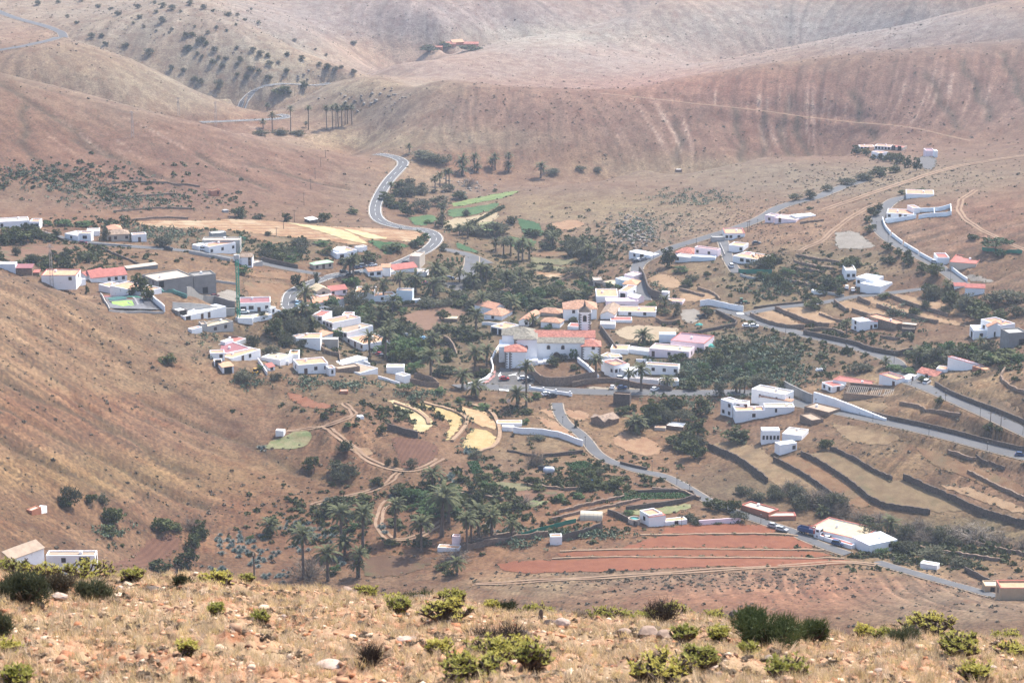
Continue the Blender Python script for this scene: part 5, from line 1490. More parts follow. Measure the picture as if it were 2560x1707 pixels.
for pl in ([(285,531),(400,520),(480,524)],[(330,552),(400,546),(470,548)],[(270,462),(350,455),(440,462),(500,468)],[(300,498),(380,490),(430,487)]):
    wall(pl, 1.0, 0.8, BS, 'faint stone terrace line on the left slope', rough=.2, step=2.5)
for pl in ([(1990,640),(2040,650),(2100,657)],[(1985,654),(2030,668),(2085,674)],[(1992,673),(2060,682)],[(1745,722),(1790,738),(1800,752)],[(1700,725),(1760,742)],[(2300,1372),(2400,1386),(2500,1402)],
 [(2512,925),(2500,950),(2530,975),(2585,988)],[(1960,700),(2010,712),(2050,716)],[(2250,1010),(2320,1030),(2400,1040)],[(1630,1225),(1700,1228),(1750,1250)],[(2370,1130),(2440,1150)],[(2420,1180),(2500,1220),(2570,1250)],
 [(1110,1232),(1180,1240),(1260,1252)],[(1380,1300),(1460,1282),(1560,1262),(1600,1250)],[(1395,1282),(1480,1262),(1560,1244)],[(1320,1215),(1400,1225),(1480,1222)]):
    wall(pl, 1.1, 0.9, BS, 'low rough stone and earth terrace edge', rough=0.3, step=1.2)
for pl, hh_, mm_ in (([(645,905),(655,918),(668,938)],1.6,'W'),([(700,902),(722,913)],1.5,'W'),([(800,872),(818,886),(850,893)],1.8,'B'),([(846,880),(850,906)],1.6,'B'),([(945,946),(1000,963)],1.2,'W'),([(895,905),(925,916)],1.4,'W'),([(1005,902),(1030,913)],1.5,'B'),
 ([(1262,862),(1290,846)],1.8,'K'),([(1120,826),(1180,840)],1.6,'B'),([(1000,836),(1035,843)],1.3,'W'),([(560,842),(600,848)],1.2,'B'),([(688,780),(720,792)],1.4,'W'),([(1640,802),(1660,813),(1700,807)],1.6,'B'),([(1375,716),(1420,696),(1475,680)],1.6,'B'),([(1460,702),(1480,713),(1502,718)],1.8,'K'),
 ([(1590,905),(1630,905)],1.3,'W'),([(1700,905),(1740,902)],1.2,'B'),([(1800,612),(1812,640)],1.0,'g'),([(2060,735),(2110,742)],1.2,'g'),([(2200,845),(2250,850)],1.2,'B'),([(2440,880),(2520,893)],1.4,'K'),([(760,765),(790,772),(860,772)],1.3,'W'),([(985,770),(1050,765)],1.0,'B'),([(1205,812),(1262,815)],1.3,'W'),
 ([(930,700),(980,703),(1050,700)],1.0,'B'),([(1850,690),(1890,700)],1.2,'g'),([(2000,560),(2060,552)],.9,'B'),([(20,580),(78,590)],1.2,'B'),([(230,612),(330,618)],1.0,'g'),([(500,700),(590,712)],1.0,'g')):
    wall(pl, hh_, .4, PAL[mm_], {'W': 'short white yard wall', 'B': 'short brown stone yard wall', 'K': 'short dark stone yard wall', 'g': 'short grey block yard wall'}[mm_], rough=.05 if mm_ in 'Wg' else .2, name='yard_wall')
# courts of the walled house
for pl in ([(2296,530),(2335,530),(2376,520)],[(2296,548),(2335,542),(2376,538)],[(2376,519),(2378,538)],[(2213,556),(2240,556),(2290,546)],[(2335,530),(2336,543)]):
    wall(pl, 2.0, 0.35, PAL['L'], 'blue-white courtyard wall', name='white_wall')

# ------------------------------------------------------------------ the roofless ruin with bare roof timbers
def ruin():
    a, b = P(2108, 1003), P(2236, 988)
    r = bpy.data.objects.new('roofless_ruin', None); COL.objects.link(r); r.location = a
    r['label'] = 'roofless brown stone ruin with bare roof timbers'; r['category'] = 'ruin'
    X = Vector((b.x - a.x, b.y - a.y, 0)); w = X.length
    r.rotation_euler = (0, 0, math.atan2(X.y, X.x))
    MB().box(0, w, 0, .7, -3, 3.4).build('front_wall', BS, r)
    MB().box(0, w, 11, 11.7, -3, 4.6).build('back_wall', BS, r)
    MB().box(w - .7, w, .72, 10.98, -3, 3.2).build('side_wall', BS, r)
    g = MB(); n_ = 12
    for k in range(n_):
        y0, y1 = .72 + 10.2 * k / n_, .72 + 10.2 * (k + 1) / n_
        zz = 3.6 + 2.2 * math.sin(math.pi * (k + .5) / n_) * (1 if k < 9 else .6) + .3 * (k % 2)
        g.box(0, .7, y0, y1, -3, zz)
    g.build('broken_gable', BS, r)
    wd = plain('grey_roof_timber', (0.45,0.40,0.34), .15)
    for k in range(24):
        x = 1.2 + k * (w - 2.4) / 23
        if k in (11, 18): continue
        MB().add(*beam((x, .3, 3.5), (x + .1, 5.2, 4.9), .11)).build('rafter', wd, r)
    MB().add(*beam((.7, 5.2, 4.95), (w - .7, 5.2, 4.95), .13)).build('ridge_beam', wd, r)
    MB().add(*beam((w - 5, .3, 3.6), (w - 1, 5.2, 4.9), .1)).build('rafter', wd, r)
def beam(p, q, r):
    m = MB().tube(p, q, r, r, 4)
    return m.v, m.f
ruin()
print('buildings', round(time.time() - T0, 1))
# ------------------------------------------------------------------ plants: shared meshes
LM = {
 'palm': leafmat('palm_fronds', (0.055,0.065,0.02), (0.125,0.13,0.048), 0.12),
 'd': leafmat('dark_evergreen_leaves', (0.033,0.044,0.011), (0.10,0.115,0.028), 0.2),
 'o': leafmat('grey_olive_leaves', (0.07,0.075,0.04), (0.15,0.15,0.085), 0.25),
 'g': leafmat('fresh_green_leaves', (0.05,0.10,0.03), (0.12,0.19,0.06), 0.3),
 'b': leafmat('dry_grey_twigs', (0.15,0.12,0.09), (0.26,0.215,0.165), 0.1),
 'p': leafmat('umbrella_pine_needles', (0.04,0.07,0.022), (0.10,0.14,0.045), 0.2),
}
BARK = plain('grey_brown_bark', (0.13,0.095,0.07), 0.25, 3.0)
PBARK = plain('palm_bark', (0.17,0.13,0.10), 0.3, 3.0)
AGV = leafmat('agave_leaves', (0.11,0.16,0.14), (0.26,0.31,0.28), 0.05, 0.5)
CAC = leafmat('prickly_pear_pads', (0.06,0.095,0.05), (0.17,0.22,0.13), 0.0, 0.6)
def rnd_unit(r):
    while True:
        v = Vector((r.uniform(-1,1), r.uniform(-1,1), r.uniform(-1,1)))
        if 0.05 < v.length < 1: return v.normalized()
def leaf_quad(mb, c, s, r, up=0.0, asp=0.7, mat=0):
    n_ = (rnd_unit(r) + Vector((0, 0, up))).normalized()
    a = n_.orthogonal().normalized(); b = n_.cross(a)
    t = r.uniform(0, 6.28); a, b = a * math.cos(t) + b * math.sin(t), b * math.cos(t) - a * math.sin(t)
    mb.add([c - a*s - b*s*asp*.4, c + b*s*asp, c + a*s*.9 + b*s*asp*.2, c - b*s*asp], [(0,1,2,3)], mat)
def crown_mesh(kind, seed):
    """unit plant crown: radius about 1, height 0..2, leaves spread through clumps"""
    r = random.Random(seed)
    mb = MB()
    if kind == 'b':
        for k in range(120):
            a = r.uniform(0, 6.28); el = math.acos(r.uniform(0.05, 1)) * 0.95
            L_ = r.uniform(0.9, 1.9)
            base = Vector((math.cos(a)*.12, math.sin(a)*.12, 0.05))
            d = Vector((math.sin(el)*math.cos(a)*.75, math.sin(el)*math.sin(a)*.75, math.cos(el)))
            p1 = base + d * L_ * .5; p2 = base + d * L_ + Vector((r.uniform(-.15,.15), r.uniform(-.15,.15), 0))
            w = Vector((-math.sin(a), math.cos(a), 0)) * .02
            mb.add([base - w, base + w, p1 + w, p1 - w], [(0,1,2,3)])
            for q in range(7):
                f = r.uniform(.45, 1)
                s = base.lerp(p2, f); e = s + (d * .3 + rnd_unit(r) * .28)
                ww = rnd_unit(r) * .018
                mb.add([s - ww, s + ww, e], [(0,1,2)])
        return mb.mesh('crown')
    ncl = {'d': 17, 'o': 22, 'g': 15, 'p': 13}[kind]
    for k in range(ncl):
        for _ in range(40):
            c = Vector((r.uniform(-1,1), r.uniform(-1,1), r.uniform(0.12, 1.9)))
            z = (c.z - .95) / .95
            if kind == 'p':
                c.z = r.uniform(1.3, 1.85); z = 0
                if Vector((c.x, c.y, 0)).length < .85: break
            elif (c.x**2 + c.y**2) + z*z < 0.72: break
        rad = r.uniform(.26, .46)
        nl = 34 if kind != 'o' else 28
        for q in range(nl):
            d = rnd_unit(r)
            rr = rad * r.uniform(.55, 1.05)
            p = c + Vector((d.x*rr, d.y*rr, d.z*rr*(.55 if kind == 'p' else .8)))
            if p.z < .02: p.z = .02
            if kind == 'o':
                e = p + Vector((d.x*.2, d.y*.2, r.uniform(.02,.3))); w = rnd_unit(r) * .045
                mb.add([p - w, p + w, e], [(0,1,2)])
                leaf_quad(mb, p, .10, r)
            else:
                leaf_quad(mb, p, r.uniform(.09, .165), r, .5)
    return mb.mesh('crown')
def trunk_mesh(seed, kind):
    r = random.Random(seed + 99)
    mb = MB()
    hh = .9 if kind != 'p' else 1.5
    mb.path([Vector((0,0,-.3)), Vector((.03,.02,hh*.4)), Vector((.06,-.03,hh))], [.10,.075,.05], 6)
    for k in range(4):
        a = r.uniform(0, 6.28)
        s = Vector((.04,0,hh*r.uniform(.35,.7)))
        mb.path([s, s + Vector((math.cos(a)*.3, math.sin(a)*.3, .35)), s + Vector((math.cos(a)*.5, math.sin(a)*.5, .7))], [.045,.03,.01], 5)
    return mb.mesh('trunk')
CR, TK = {}, {}
for k_ in 'dogbp':
    CR[k_] = []
    for s_ in range(3):
        m_ = crown_mesh(k_, 10 + s_); m_.materials.append(LM[k_]); CR[k_].append(m_)
    TK[k_] = trunk_mesh(5, k_); TK[k_].materials.append(BARK)
OCC = (RD < 1.5) | (FMASK)
hb = np.array([(c.x, c.y, r) for c, r in HOUSES])
def base_z(x, y):
    return float(height(x, y))
def tree(px, py, w, h, kind='d', desc=None, fixed=None, group=None, name=None, cat=None):
    p = P(px, py); m = mpp(p)
    W, Hh = w * m / 2, h * m
    root = bpy.data.objects.new(name or {'d': 'evergreen_', 'o': 'tamarisk_', 'g': 'garden_', 'b': 'dry_', 'p': 'umbrella_pine_'}[kind] + ('tree' if Hh > 3.2 and kind != 'b' else 'bush'), None); COL.objects.link(root)
    root.location = (p.x, p.y + W * .3, base_z(p.x, p.y + W * .3) - .1)
    root.rotation_euler = (0, 0, random.uniform(0, 6.28))
    c = bpy.data.objects.new('crown', random.choice(CR[kind])); COL.objects.link(c); c.parent = root
    c.scale = (W * 1.12, W * random.uniform(.95, 1.2), Hh / 1.95)
    t = bpy.data.objects.new('trunk', TK[kind]); COL.objects.link(t); t.parent = root
    t.scale = (min(W, Hh/2), min(W, Hh/2), Hh / 2.05)
    size = 'large' if W * 2 > 8 else ('small' if W * 2 < 3.5 else 'medium')
    word = {'d': 'dark green', 'o': 'grey-green feathery', 'g': 'bright green', 'b': 'bare grey-brown', 'p': 'flat-topped green'}[kind]
    thing_ = cat or ('tree' if Hh > 3.2 and kind != 'b' else 'bush')
    if fixed:
        root['label'] = fixed; root['category'] = thing_; root['group'] = group
    else:
        note(root, desc or (size + ' ' + word + ' ' + thing_), px, py, thing_, {'tree': 'trees of the valley', 'bush': 'bushes of the valley'}.get(thing_))
    return root
TREES = [
(30,612,80,50,'d'),(65,605,40,50,'d'),(5,615,50,36,'d'),(140,598,30,26,'d'),(125,604,34,22,'d'),(405,618,52,34,'o'),(365,577,18,15,'d'),(40,640,26,30,'o'),(85,655,50,20,'d'),(170,672,44,26,'d'),(240,680,40,20,'d'),(120,674,44,24,'d'),(280,685,44,20,'d'),(210,645,20,14,'o'),(345,738,60,54,'d'),(372,752,36,40,'d'),(262,603,30,34,'o'),(326,600,16,18,'d'),(110,598,30,18,'d'),(217,735,13,22,'d'),(160,566,50,16,'g'),(205,566,50,14,'g'),(120,566,30,16,'g'),
(595,545,50,26,'d'),(645,548,30,14,'d'),(715,555,30,24,'d'),(810,555,36,30,'d'),(880,535,36,14,'d'),(670,590,18,15,'d'),(665,650,40,35,'o'),(700,655,50,32,'d'),(730,662,40,24,'g'),(750,622,56,24,'o'),(800,615,50,12,'g'),(610,688,40,26,'g'),(920,655,60,28,'d'),(890,658,40,22,'d'),(985,630,60,20,'d'),(1040,618,36,22,'g'),(1062,602,28,22,'g'),(745,725,32,46,'d'),(790,712,16,34,'d'),(872,712,46,16,'g'),(890,710,30,14,'g'),(922,742,36,36,'o'),(690,850,64,56,'d'),(738,840,60,58,'o'),(780,832,50,44,'d'),(715,798,56,28,'d'),(888,772,60,56,'o'),(1010,782,30,14,'g'),(970,812,40,30,'g'),(630,870,36,34,'o'),(680,892,50,28,'o'),(740,895,46,24,'d'),(1085,862,50,28,'d'),(1000,882,80,34,'g'),(960,885,50,28,'g'),(1110,800,36,28,'d'),(1030,905,70,36,'d'),(655,800,26,20,'d'),
(1020,540,40,34,'d'),(1052,532,60,34,'o'),(1070,560,22,11,'g'),(1002,520,40,28,'o'),(960,500,40,22,'d'),(987,492,24,20,'d'),(985,522,50,18,'d'),(1180,588,64,26,'o'),(1232,592,80,36,'o'),(1280,562,36,22,'d'),(1375,585,34,24,'d'),(1410,612,24,13,'g'),(1430,637,40,40,'o'),(1460,652,56,34,'o'),(1500,632,40,18,'o'),(1330,668,30,13,'d'),(1370,680,22,18,'o'),(1440,690,60,20,'o'),(1400,717,36,18,'g'),(1440,712,22,14,'g'),(1302,742,56,36,'d'),(1242,722,40,22,'d'),(1330,757,50,28,'d'),(1350,775,96,28,'d'),(1420,760,46,34,'o'),(1460,747,40,24,'d'),(1180,772,50,28,'o'),(1080,767,76,22,'o'),(1150,767,40,18,'d'),(1120,762,40,20,'o'),(1235,757,84,24,'o'),(1168,850,74,38,'d'),(1105,832,40,24,'d'),(1355,812,22,16,'g'),(1370,824,24,13,'g'),(1435,806,26,14,'d'),(1150,745,50,16,'o'),(1100,790,26,14,'d'),(1270,705,30,14,'o'),
(1385,915,36,24,'d'),(1400,903,40,20,'o'),(1435,925,28,16,'d'),(1430,900,16,30,'g'),(1440,900,12,30,'g'),(1030,932,60,34,'g'),(1100,940,60,28,'d'),(1127,935,34,22,'d'),(1100,987,42,18,'g'),(1010,982,44,22,'p'),(1197,942,30,18,'d'),(1212,942,36,22,'d'),(1340,997,28,18,'g'),(1318,1036,28,16,'d'),(1312,1060,26,16,'g'),(1210,1024,46,13,'g'),(1150,1006,30,14,'g'),(1555,1035,38,24,'d'),(1592,1080,54,36,'o'),(1632,1050,56,50,'d'),(1690,1034,64,46,'d'),(1752,1040,58,50,'d'),(1745,1090,58,50,'d'),(1712,1060,50,36,'o'),(1850,1106,80,38,'d'),(1720,1120,58,44,'d'),(1738,1148,60,56,'d'),(1690,1118,48,34,'d'),(1690,904,38,26,'d'),(1793,917,48,44,'d'),(1730,975,50,26,'d'),(1800,990,40,36,'o'),(1900,962,60,28,'o'),(1960,977,36,26,'d'),(1910,880,24,18,'d'),(2000,878,24,13,'d'),(1440,1070,15,22,'d'),(1342,1100,46,12,'o'),(1476,1200,38,28,'d'),(1530,1222,56,32,'d'),(1500,1190,28,18,'o'),(1215,1200,38,18,'d'),(1160,1205,28,22,'d'),(1192,1147,38,20,'o'),(1290,1200,28,22,'d'),(1322,1212,36,22,'d'),(1347,1228,38,20,'d'),(1400,1256,34,24,'g'),(1445,1246,34,15,'g'),(1545,1242,28,13,'d'),(1580,1237,28,13,'d'),(1310,1268,56,34,'b'),(1330,1164,26,52,'b'),(1350,1160,22,40,'b'),(1343,1166,24,36,'b'),
(775,1177,40,44,'d'),(860,1204,76,46,'o'),(838,1182,40,34,'d'),(865,1132,44,30,'d'),(955,1087,25,30,'d'),(970,1165,18,26,'o'),(990,1167,17,25,'o'),(1030,1172,27,28,'o'),(945,1217,34,26,'d'),(868,1070,22,14,'g'),(610,955,58,32,'o'),(690,952,36,22,'o'),(650,925,22,14,'g'),(422,912,48,26,'d'),(1000,1243,60,32,'d'),(1042,1252,70,38,'g'),(1092,1293,86,36,'g'),(905,1255,46,20,'d'),(1070,1225,30,22,'d'),
(172,1268,56,56,'o'),(160,1270,40,30,'d'),(225,1257,34,28,'d'),(257,1260,34,30,'o'),(282,1312,62,56,'d'),(270,1338,50,26,'d'),(410,1332,70,46,'d'),(440,1330,40,24,'d'),(478,1330,54,44,'b'),(502,1345,40,50,'d'),(402,1432,54,40,'d'),(462,1420,56,54,'d'),(486,1372,44,40,'d'),(500,1350,40,34,'d'),(625,1350,20,16,'g'),(668,1345,34,24,'d'),(305,1367,14,10,'d'),(40,1440,10,8,'d'),
(770,1446,86,60,'b'),(832,1436,38,28,'g'),(882,1326,28,24,'g'),(864,1330,20,12,'g'),(1050,1372,56,36,'d'),(1140,1402,70,30,'b'),(978,1362,34,14,'d'),(852,1272,56,34,'d'),(1258,1282,50,26,'d'),(1290,1272,56,36,'d'),(1202,1352,46,26,'b'),(1130,1254,46,26,'g'),(820,1290,50,30,'d'),(1105,1425,40,22,'d'),(1125,1438,36,16,'d'),(1140,1285,46,18,'g'),
(1570,1287,34,13,'g'),(1772,1272,28,28,'d'),(1800,1277,48,38,'d'),(1832,1280,42,40,'d'),(1850,1307,46,28,'o'),(1720,1302,46,22,'o'),(1742,1312,36,20,'o'),(1790,1310,28,12,'d'),(1335,1307,15,13,'d'),(1355,1312,14,11,'d'),(1376,1307,16,13,'d'),(1395,1305,14,11,'d'),(1545,1288,30,14,'b'),
(2040,1262,66,52,'b'),(2082,1274,76,46,'b'),(1982,1232,56,36,'b'),(2112,1292,56,36,'b'),(2200,1306,56,28,'b'),(2170,1312,38,22,'d'),(2302,1332,66,36,'b'),(2372,1347,60,34,'b'),(2440,1352,110,44,'b'),(2270,1382,46,30,'o'),(2240,1377,38,26,'d'),(2332,1402,76,34,'o'),(2402,1417,56,26,'o'),(2205,1387,34,24,'g'),(2065,1122,38,30,'d'),(2556,1372,40,36,'b'),(1892,1252,50,26,'o'),(1860,1237,46,26,'o'),(2500,1362,50,30,'b'),(2330,1358,50,26,'b'),(2150,1300,40,24,'b'),
(2032,774,46,34,'d'),(2060,736,40,22,'d'),(2100,742,24,24,'d'),(2210,745,30,14,'d'),(2330,742,56,36,'d'),(2380,772,66,46,'d'),(2420,782,66,42,'o'),(2460,802,76,38,'d'),(2500,802,56,28,'d'),(2520,762,96,36,'o'),(2232,790,34,18,'o'),(2302,912,76,36,'d'),(2342,904,70,36,'o'),(2402,907,86,40,'o'),(2462,912,86,34,'d'),(2522,907,86,32,'d'),(2310,957,28,22,'d'),(2275,937,38,18,'g'),(2150,932,56,26,'o'),(2350,1010,28,18,'d'),(2470,1082,28,22,'d'),(2498,1086,24,16,'d'),(2240,927,56,18,'g'),(2480,765,50,30,'o'),(2545,790,50,26,'o'),
(2490,637,66,34,'p'),(2505,642,38,18,'g'),(2435,600,36,18,'d'),(2248,641,28,22,'d'),(2275,664,38,26,'d'),(2305,682,38,28,'d'),(2340,692,50,32,'d'),(2220,627,34,22,'d'),(2175,579,28,22,'d'),(2170,557,22,18,'d'),(2185,542,34,28,'d'),(2200,525,24,18,'d'),(2255,487,24,13,'d'),(2305,480,34,9,'d'),(2120,682,56,34,'d'),(2140,668,40,24,'d'),(2070,727,56,36,'d'),(2092,716,40,30,'g'),(2025,524,18,9,'d'),(1990,502,34,18,'o'),(2026,498,32,24,'o'),(2070,480,30,18,'o'),(2120,464,46,18,'o'),(2160,452,56,22,'o'),(2200,442,50,26,'d'),(2240,432,40,20,'d'),
(2140,387,34,26,'d'),(2165,390,24,22,'d'),(2202,402,20,20,'d'),(2225,405,25,25,'d'),(2250,410,27,28,'d'),(2270,420,27,32,'d'),(2292,427,28,36,'d'),(2212,404,20,18,'d'),(2182,400,18,16,'d'),(2240,404,24,22,'d'),
(1668,670,42,56,'d'),(1700,682,46,18,'g'),(1900,672,46,36,'o'),(1922,672,38,38,'d'),(1940,660,30,30,'o'),(1630,772,30,18,'g'),(1690,792,30,38,'o'),(1770,787,34,24,'d'),(1730,702,34,18,'o'),(1662,787,28,18,'d'),(1640,785,24,16,'d'),(1720,718,40,20,'d'),
(698,241,44,24,'d'),(718,238,30,20,'d'),(758,226,23,22,'d'),(547,226,23,26,'o'),(818,176,20,14,'d'),(1070,130,56,16,'d'),(1110,128,46,16,'d'),(1180,127,56,14,'d'),(1062,402,76,22,'o'),(1100,412,56,28,'o'),(1173,468,35,33,'b'),(1237,480,14,10,'d'),(652,341,40,16,'o'),(700,338,46,16,'o'),(745,339,40,12,'o'),(1380,437,46,13,'o'),(1000,472,38,22,'d'),(1012,492,46,22,'d'),(1450,427,28,11,'o'),(1495,432,20,14,'o'),(1120,480,40,20,'o'),(1150,500,50,22,'d'),(1100,516,50,26,'o'),
]
for t in TREES: tree(*t)
# bushes on the upper left hill, seen one by one in the photograph
HB = [(530,5,60),(245,30,60),(1060,45,60),(1125,60,60),(1180,75,30),(1240,30,60),(1330,55,55),(1390,70,35),(1020,80,40),(900,50,50),(770,95,60),(910,115,50),(1060,145,70),(1120,195,35),(870,150,30),(940,175,30),(600,245,60),(660,240,50),(690,290,50),(820,305,60),(970,360,80),(1020,200,25),(1215,240,60),(1258,230,50),(1310,280,90),(1350,290,50),(1230,330,70),(1210,320,40),(1400,335,60),(1290,355,40),(1320,375,40),(1475,390,50),(1430,380,40),(1385,415,60),(1450,440,50),(1570,400,60),(1550,425,40),(1120,455,60),(1200,470,50),(1270,525,60),(1310,545,60),(1545,315,40),(1650,335,55),(1700,365,70),(1750,370,50),(1640,465,70),(1690,470,50),(1750,525,60),(1550,490,40),(1610,515,50),(1820,410,40),(1760,425,60),(1970,390,60),(1870,475,60),(1880,360,50),(2140,450,60),(2085,425,45),(2310,480,60),(2230,440,40),(2190,465,60),(2060,320,25),(2130,360,30),(1600,130,40),(1690,150,40),(1490,100,60),(1550,100,40),(1270,175,30),(1480,200,30),(1415,180,40),(1360,215,40),(1925,265,35),(2310,285,50),(1540,160,30),(640,45,50),(380,15,40),(440,110,40),(500,150,40),(720,60,40),(1010,20,40),(1640,60,30)]
for (a, b, w) in HB:
    o = tree(a * .3827, b * .3827 + 3, w * .3827 * .8, w * .3827 * .6, 'dooo'[int(a + b) % 4], name='hillside_bush', fixed='x', group='bushes dotted over the upper left hill', cat='bush')
    band = min(6, int(b / 80)); REG.setdefault((('large' if w >= 60 else 'medium' if w >= 40 else 'small') + ' rounded dark bush', ('along the top', 'near the top', 'above the middle', 'across the middle', 'below the middle', 'low down', 'at the foot')[band] + ' of the upper left hill'), []).append((a, b, o))

# further trees of the leafy village gardens and the stream bed
GR_ = random.Random(77)
for (cx, cy, rx, ry, cnt, sz, kinds) in ((880,800,110,40,34,34,'dddog'),(740,850,50,30,12,36,'ddo'),(1010,880,60,45,16,44,'ddg'),(1290,745,130,24,30,36,'ddoog'),(1170,710,60,30,14,30,'dod'),(1080,620,60,22,12,26,'dog'),(1140,560,60,24,14,30,'oodd'),(1330,600,90,26,16,28,'dood'),(1450,640,70,26,14,34,'odo'),
   (1000,760,50,22,9,30,'ddg'),(860,640,60,14,10,28,'dg'),(720,640,50,18,9,30,'dog'),(1640,1060,90,40,18,40,'ddo'),(1720,1110,50,30,9,42,'ddo'),(2370,770,80,30,20,40,'ddo'),(2410,900,110,22,22,44,'dog'),(1560,710,60,20,6,22,'dg'),(1960,700,90,26,18,26,'ddg'),(2240,650,70,20,8,24,'d'),(1750,950,70,30,14,26,'dgo'),(1870,920,100,24,22,24,'dgog'),
   (1040,480,70,24,12,28,'ood'),(960,510,30,20,6,30,'dd'),(1230,1230,90,34,18,30,'ddg'),(1070,1260,60,26,12,40,'dgg'),(1500,1215,70,16,10,30,'dd'),(60,590,60,20,9,40,'dd'),(170,650,110,16,14,30,'ddo'),(2050,1270,70,24,12,50,'bbo'),(2330,1345,120,16,16,46,'bbo'),(1930,1240,60,20,7,40,'oob'),(1350,1230,60,16,7,26,'dg')):
    for k in range(cnt):
        px, py = cx + GR_.gauss(0, .5) * rx, cy + GR_.gauss(0, .5) * ry
        q = P(px, py)
        fi, fj = idx(q.x, q.y)
        if OCC[int(fj), int(fi)] or np.hypot(hb[:, 0] - q.x, hb[:, 1] - q.y - 2).min() < 5.5: continue
        w = sz * GR_.uniform(.6, 1.25)
        tree(px, py, w, w * GR_.uniform(.55, .95), GR_.choice(kinds))

# ------------------------------------------------------------------ date palms
def frond_mesh(kind, seed, L_=3.1, leaf=.55, n_=9):
    r = random.Random(seed)
    mb = MB()
    el, bend = {'up': (1.15, 1.5), 'mid': (.55, 1.5), 'low': (0.0, 1.15), 'dead': (-.75, .6)}[kind]
    if kind == 'dead': L_ *= .62
    pts, ang = [Vector((.15, 0, 0))], el
    for k in range(n_):
        ang = el - bend * (k / n_) ** 1.2
        pts.append(pts[-1] + Vector((math.cos(ang), 0, math.sin(ang))) * L_ / n_)
    for k in range(n_):
        w = .05 * (1 - k / n_) + .012
        mb.add([pts[k] + Vector((0,-w,0)), pts[k] + Vector((0,w,0)), pts[k+1] + Vector((0,w*.8,0)), pts[k+1] + Vector((0,-w*.8,0))], [(0,1,2,3)])
        if k == 0: continue
        ll = leaf * math.sin(math.pi * min(1, (k + .6) / (n_ + .6))) ** .5
        d = (pts[k+1] - pts[k]).normalized()
        for sg in (-1, 1):
            for q in range(3):
                b = pts[k].lerp(pts[k+1], q * .333)
                e = b + d * ll * .55 + Vector((0, sg * ll * .8, r.uniform(-.12, .16) * ll))
                mb.add([b, b + d * .22, e], [(0,1,2)])
    return mb.mesh('frond')
FR = {k: [frond_mesh(k, s) for s in (1, 2)] for k in ('up', 'mid', 'low', 'dead')}
DEADF = leafmat('dead_palm_fronds', (0.15,0.11,0.07), (0.22,0.17,0.11), .05)
for k in FR:
    for m_ in FR[k]: m_.materials.append(DEADF if k == 'dead' else LM['palm'])
def frond_set(r, nf=40):
    out = []
    for k in range(nf):
        f = k / nf
        kind = 'up' if f < .28 else ('mid' if f < .66 else ('low' if f < .9 else 'dead'))
        out.append((kind, r.randrange(2), k * 2.3999 + r.uniform(-.2, .2), r.uniform(-.22, .22), r.uniform(.8, 1.1)))
    return out
def crown_palm(seed):
    r = random.Random(seed); mb = MB()
    for (kind, v, a, tl, s) in frond_set(r, 38):
        me = FR[kind][v]
        R_ = Matrix.Rotation(a, 4, 'Z') @ Matrix.Rotation(tl, 4, 'Y') @ Matrix.Scale(s, 4)
        mb.add([R_ @ q.co for q in me.vertices], [tuple(f.vertices) for f in me.polygons], 1 if kind == 'dead' else 0)
    m = mb.mesh('palm_crown'); m.materials.append(LM['palm']); m.materials.append(DEADF)
    return m
PC = [crown_palm(s) for s in (3, 4, 5)]
pt = MB().path([Vector((0,0,-.06)), Vector((.0,.0,.02)), Vector((.02,.01,.3)), Vector((.03,.0,.7)), Vector((0,0,.97)), Vector((0,0,1.0))], [.42,.36,.28,.25,.30,.34], 9)
PT_ = pt.mesh('trunk', True); PT_.materials.append(PBARK)
hd = MB()
for k in range(5):
    pass
hd.path([Vector((0,0,-.9)), Vector((0,0,-.3)), Vector((0,0,.25))], [.28,.48,.2], 9)
HD = hd.mesh('crown_heart', True); HD.materials.append(PBARK)
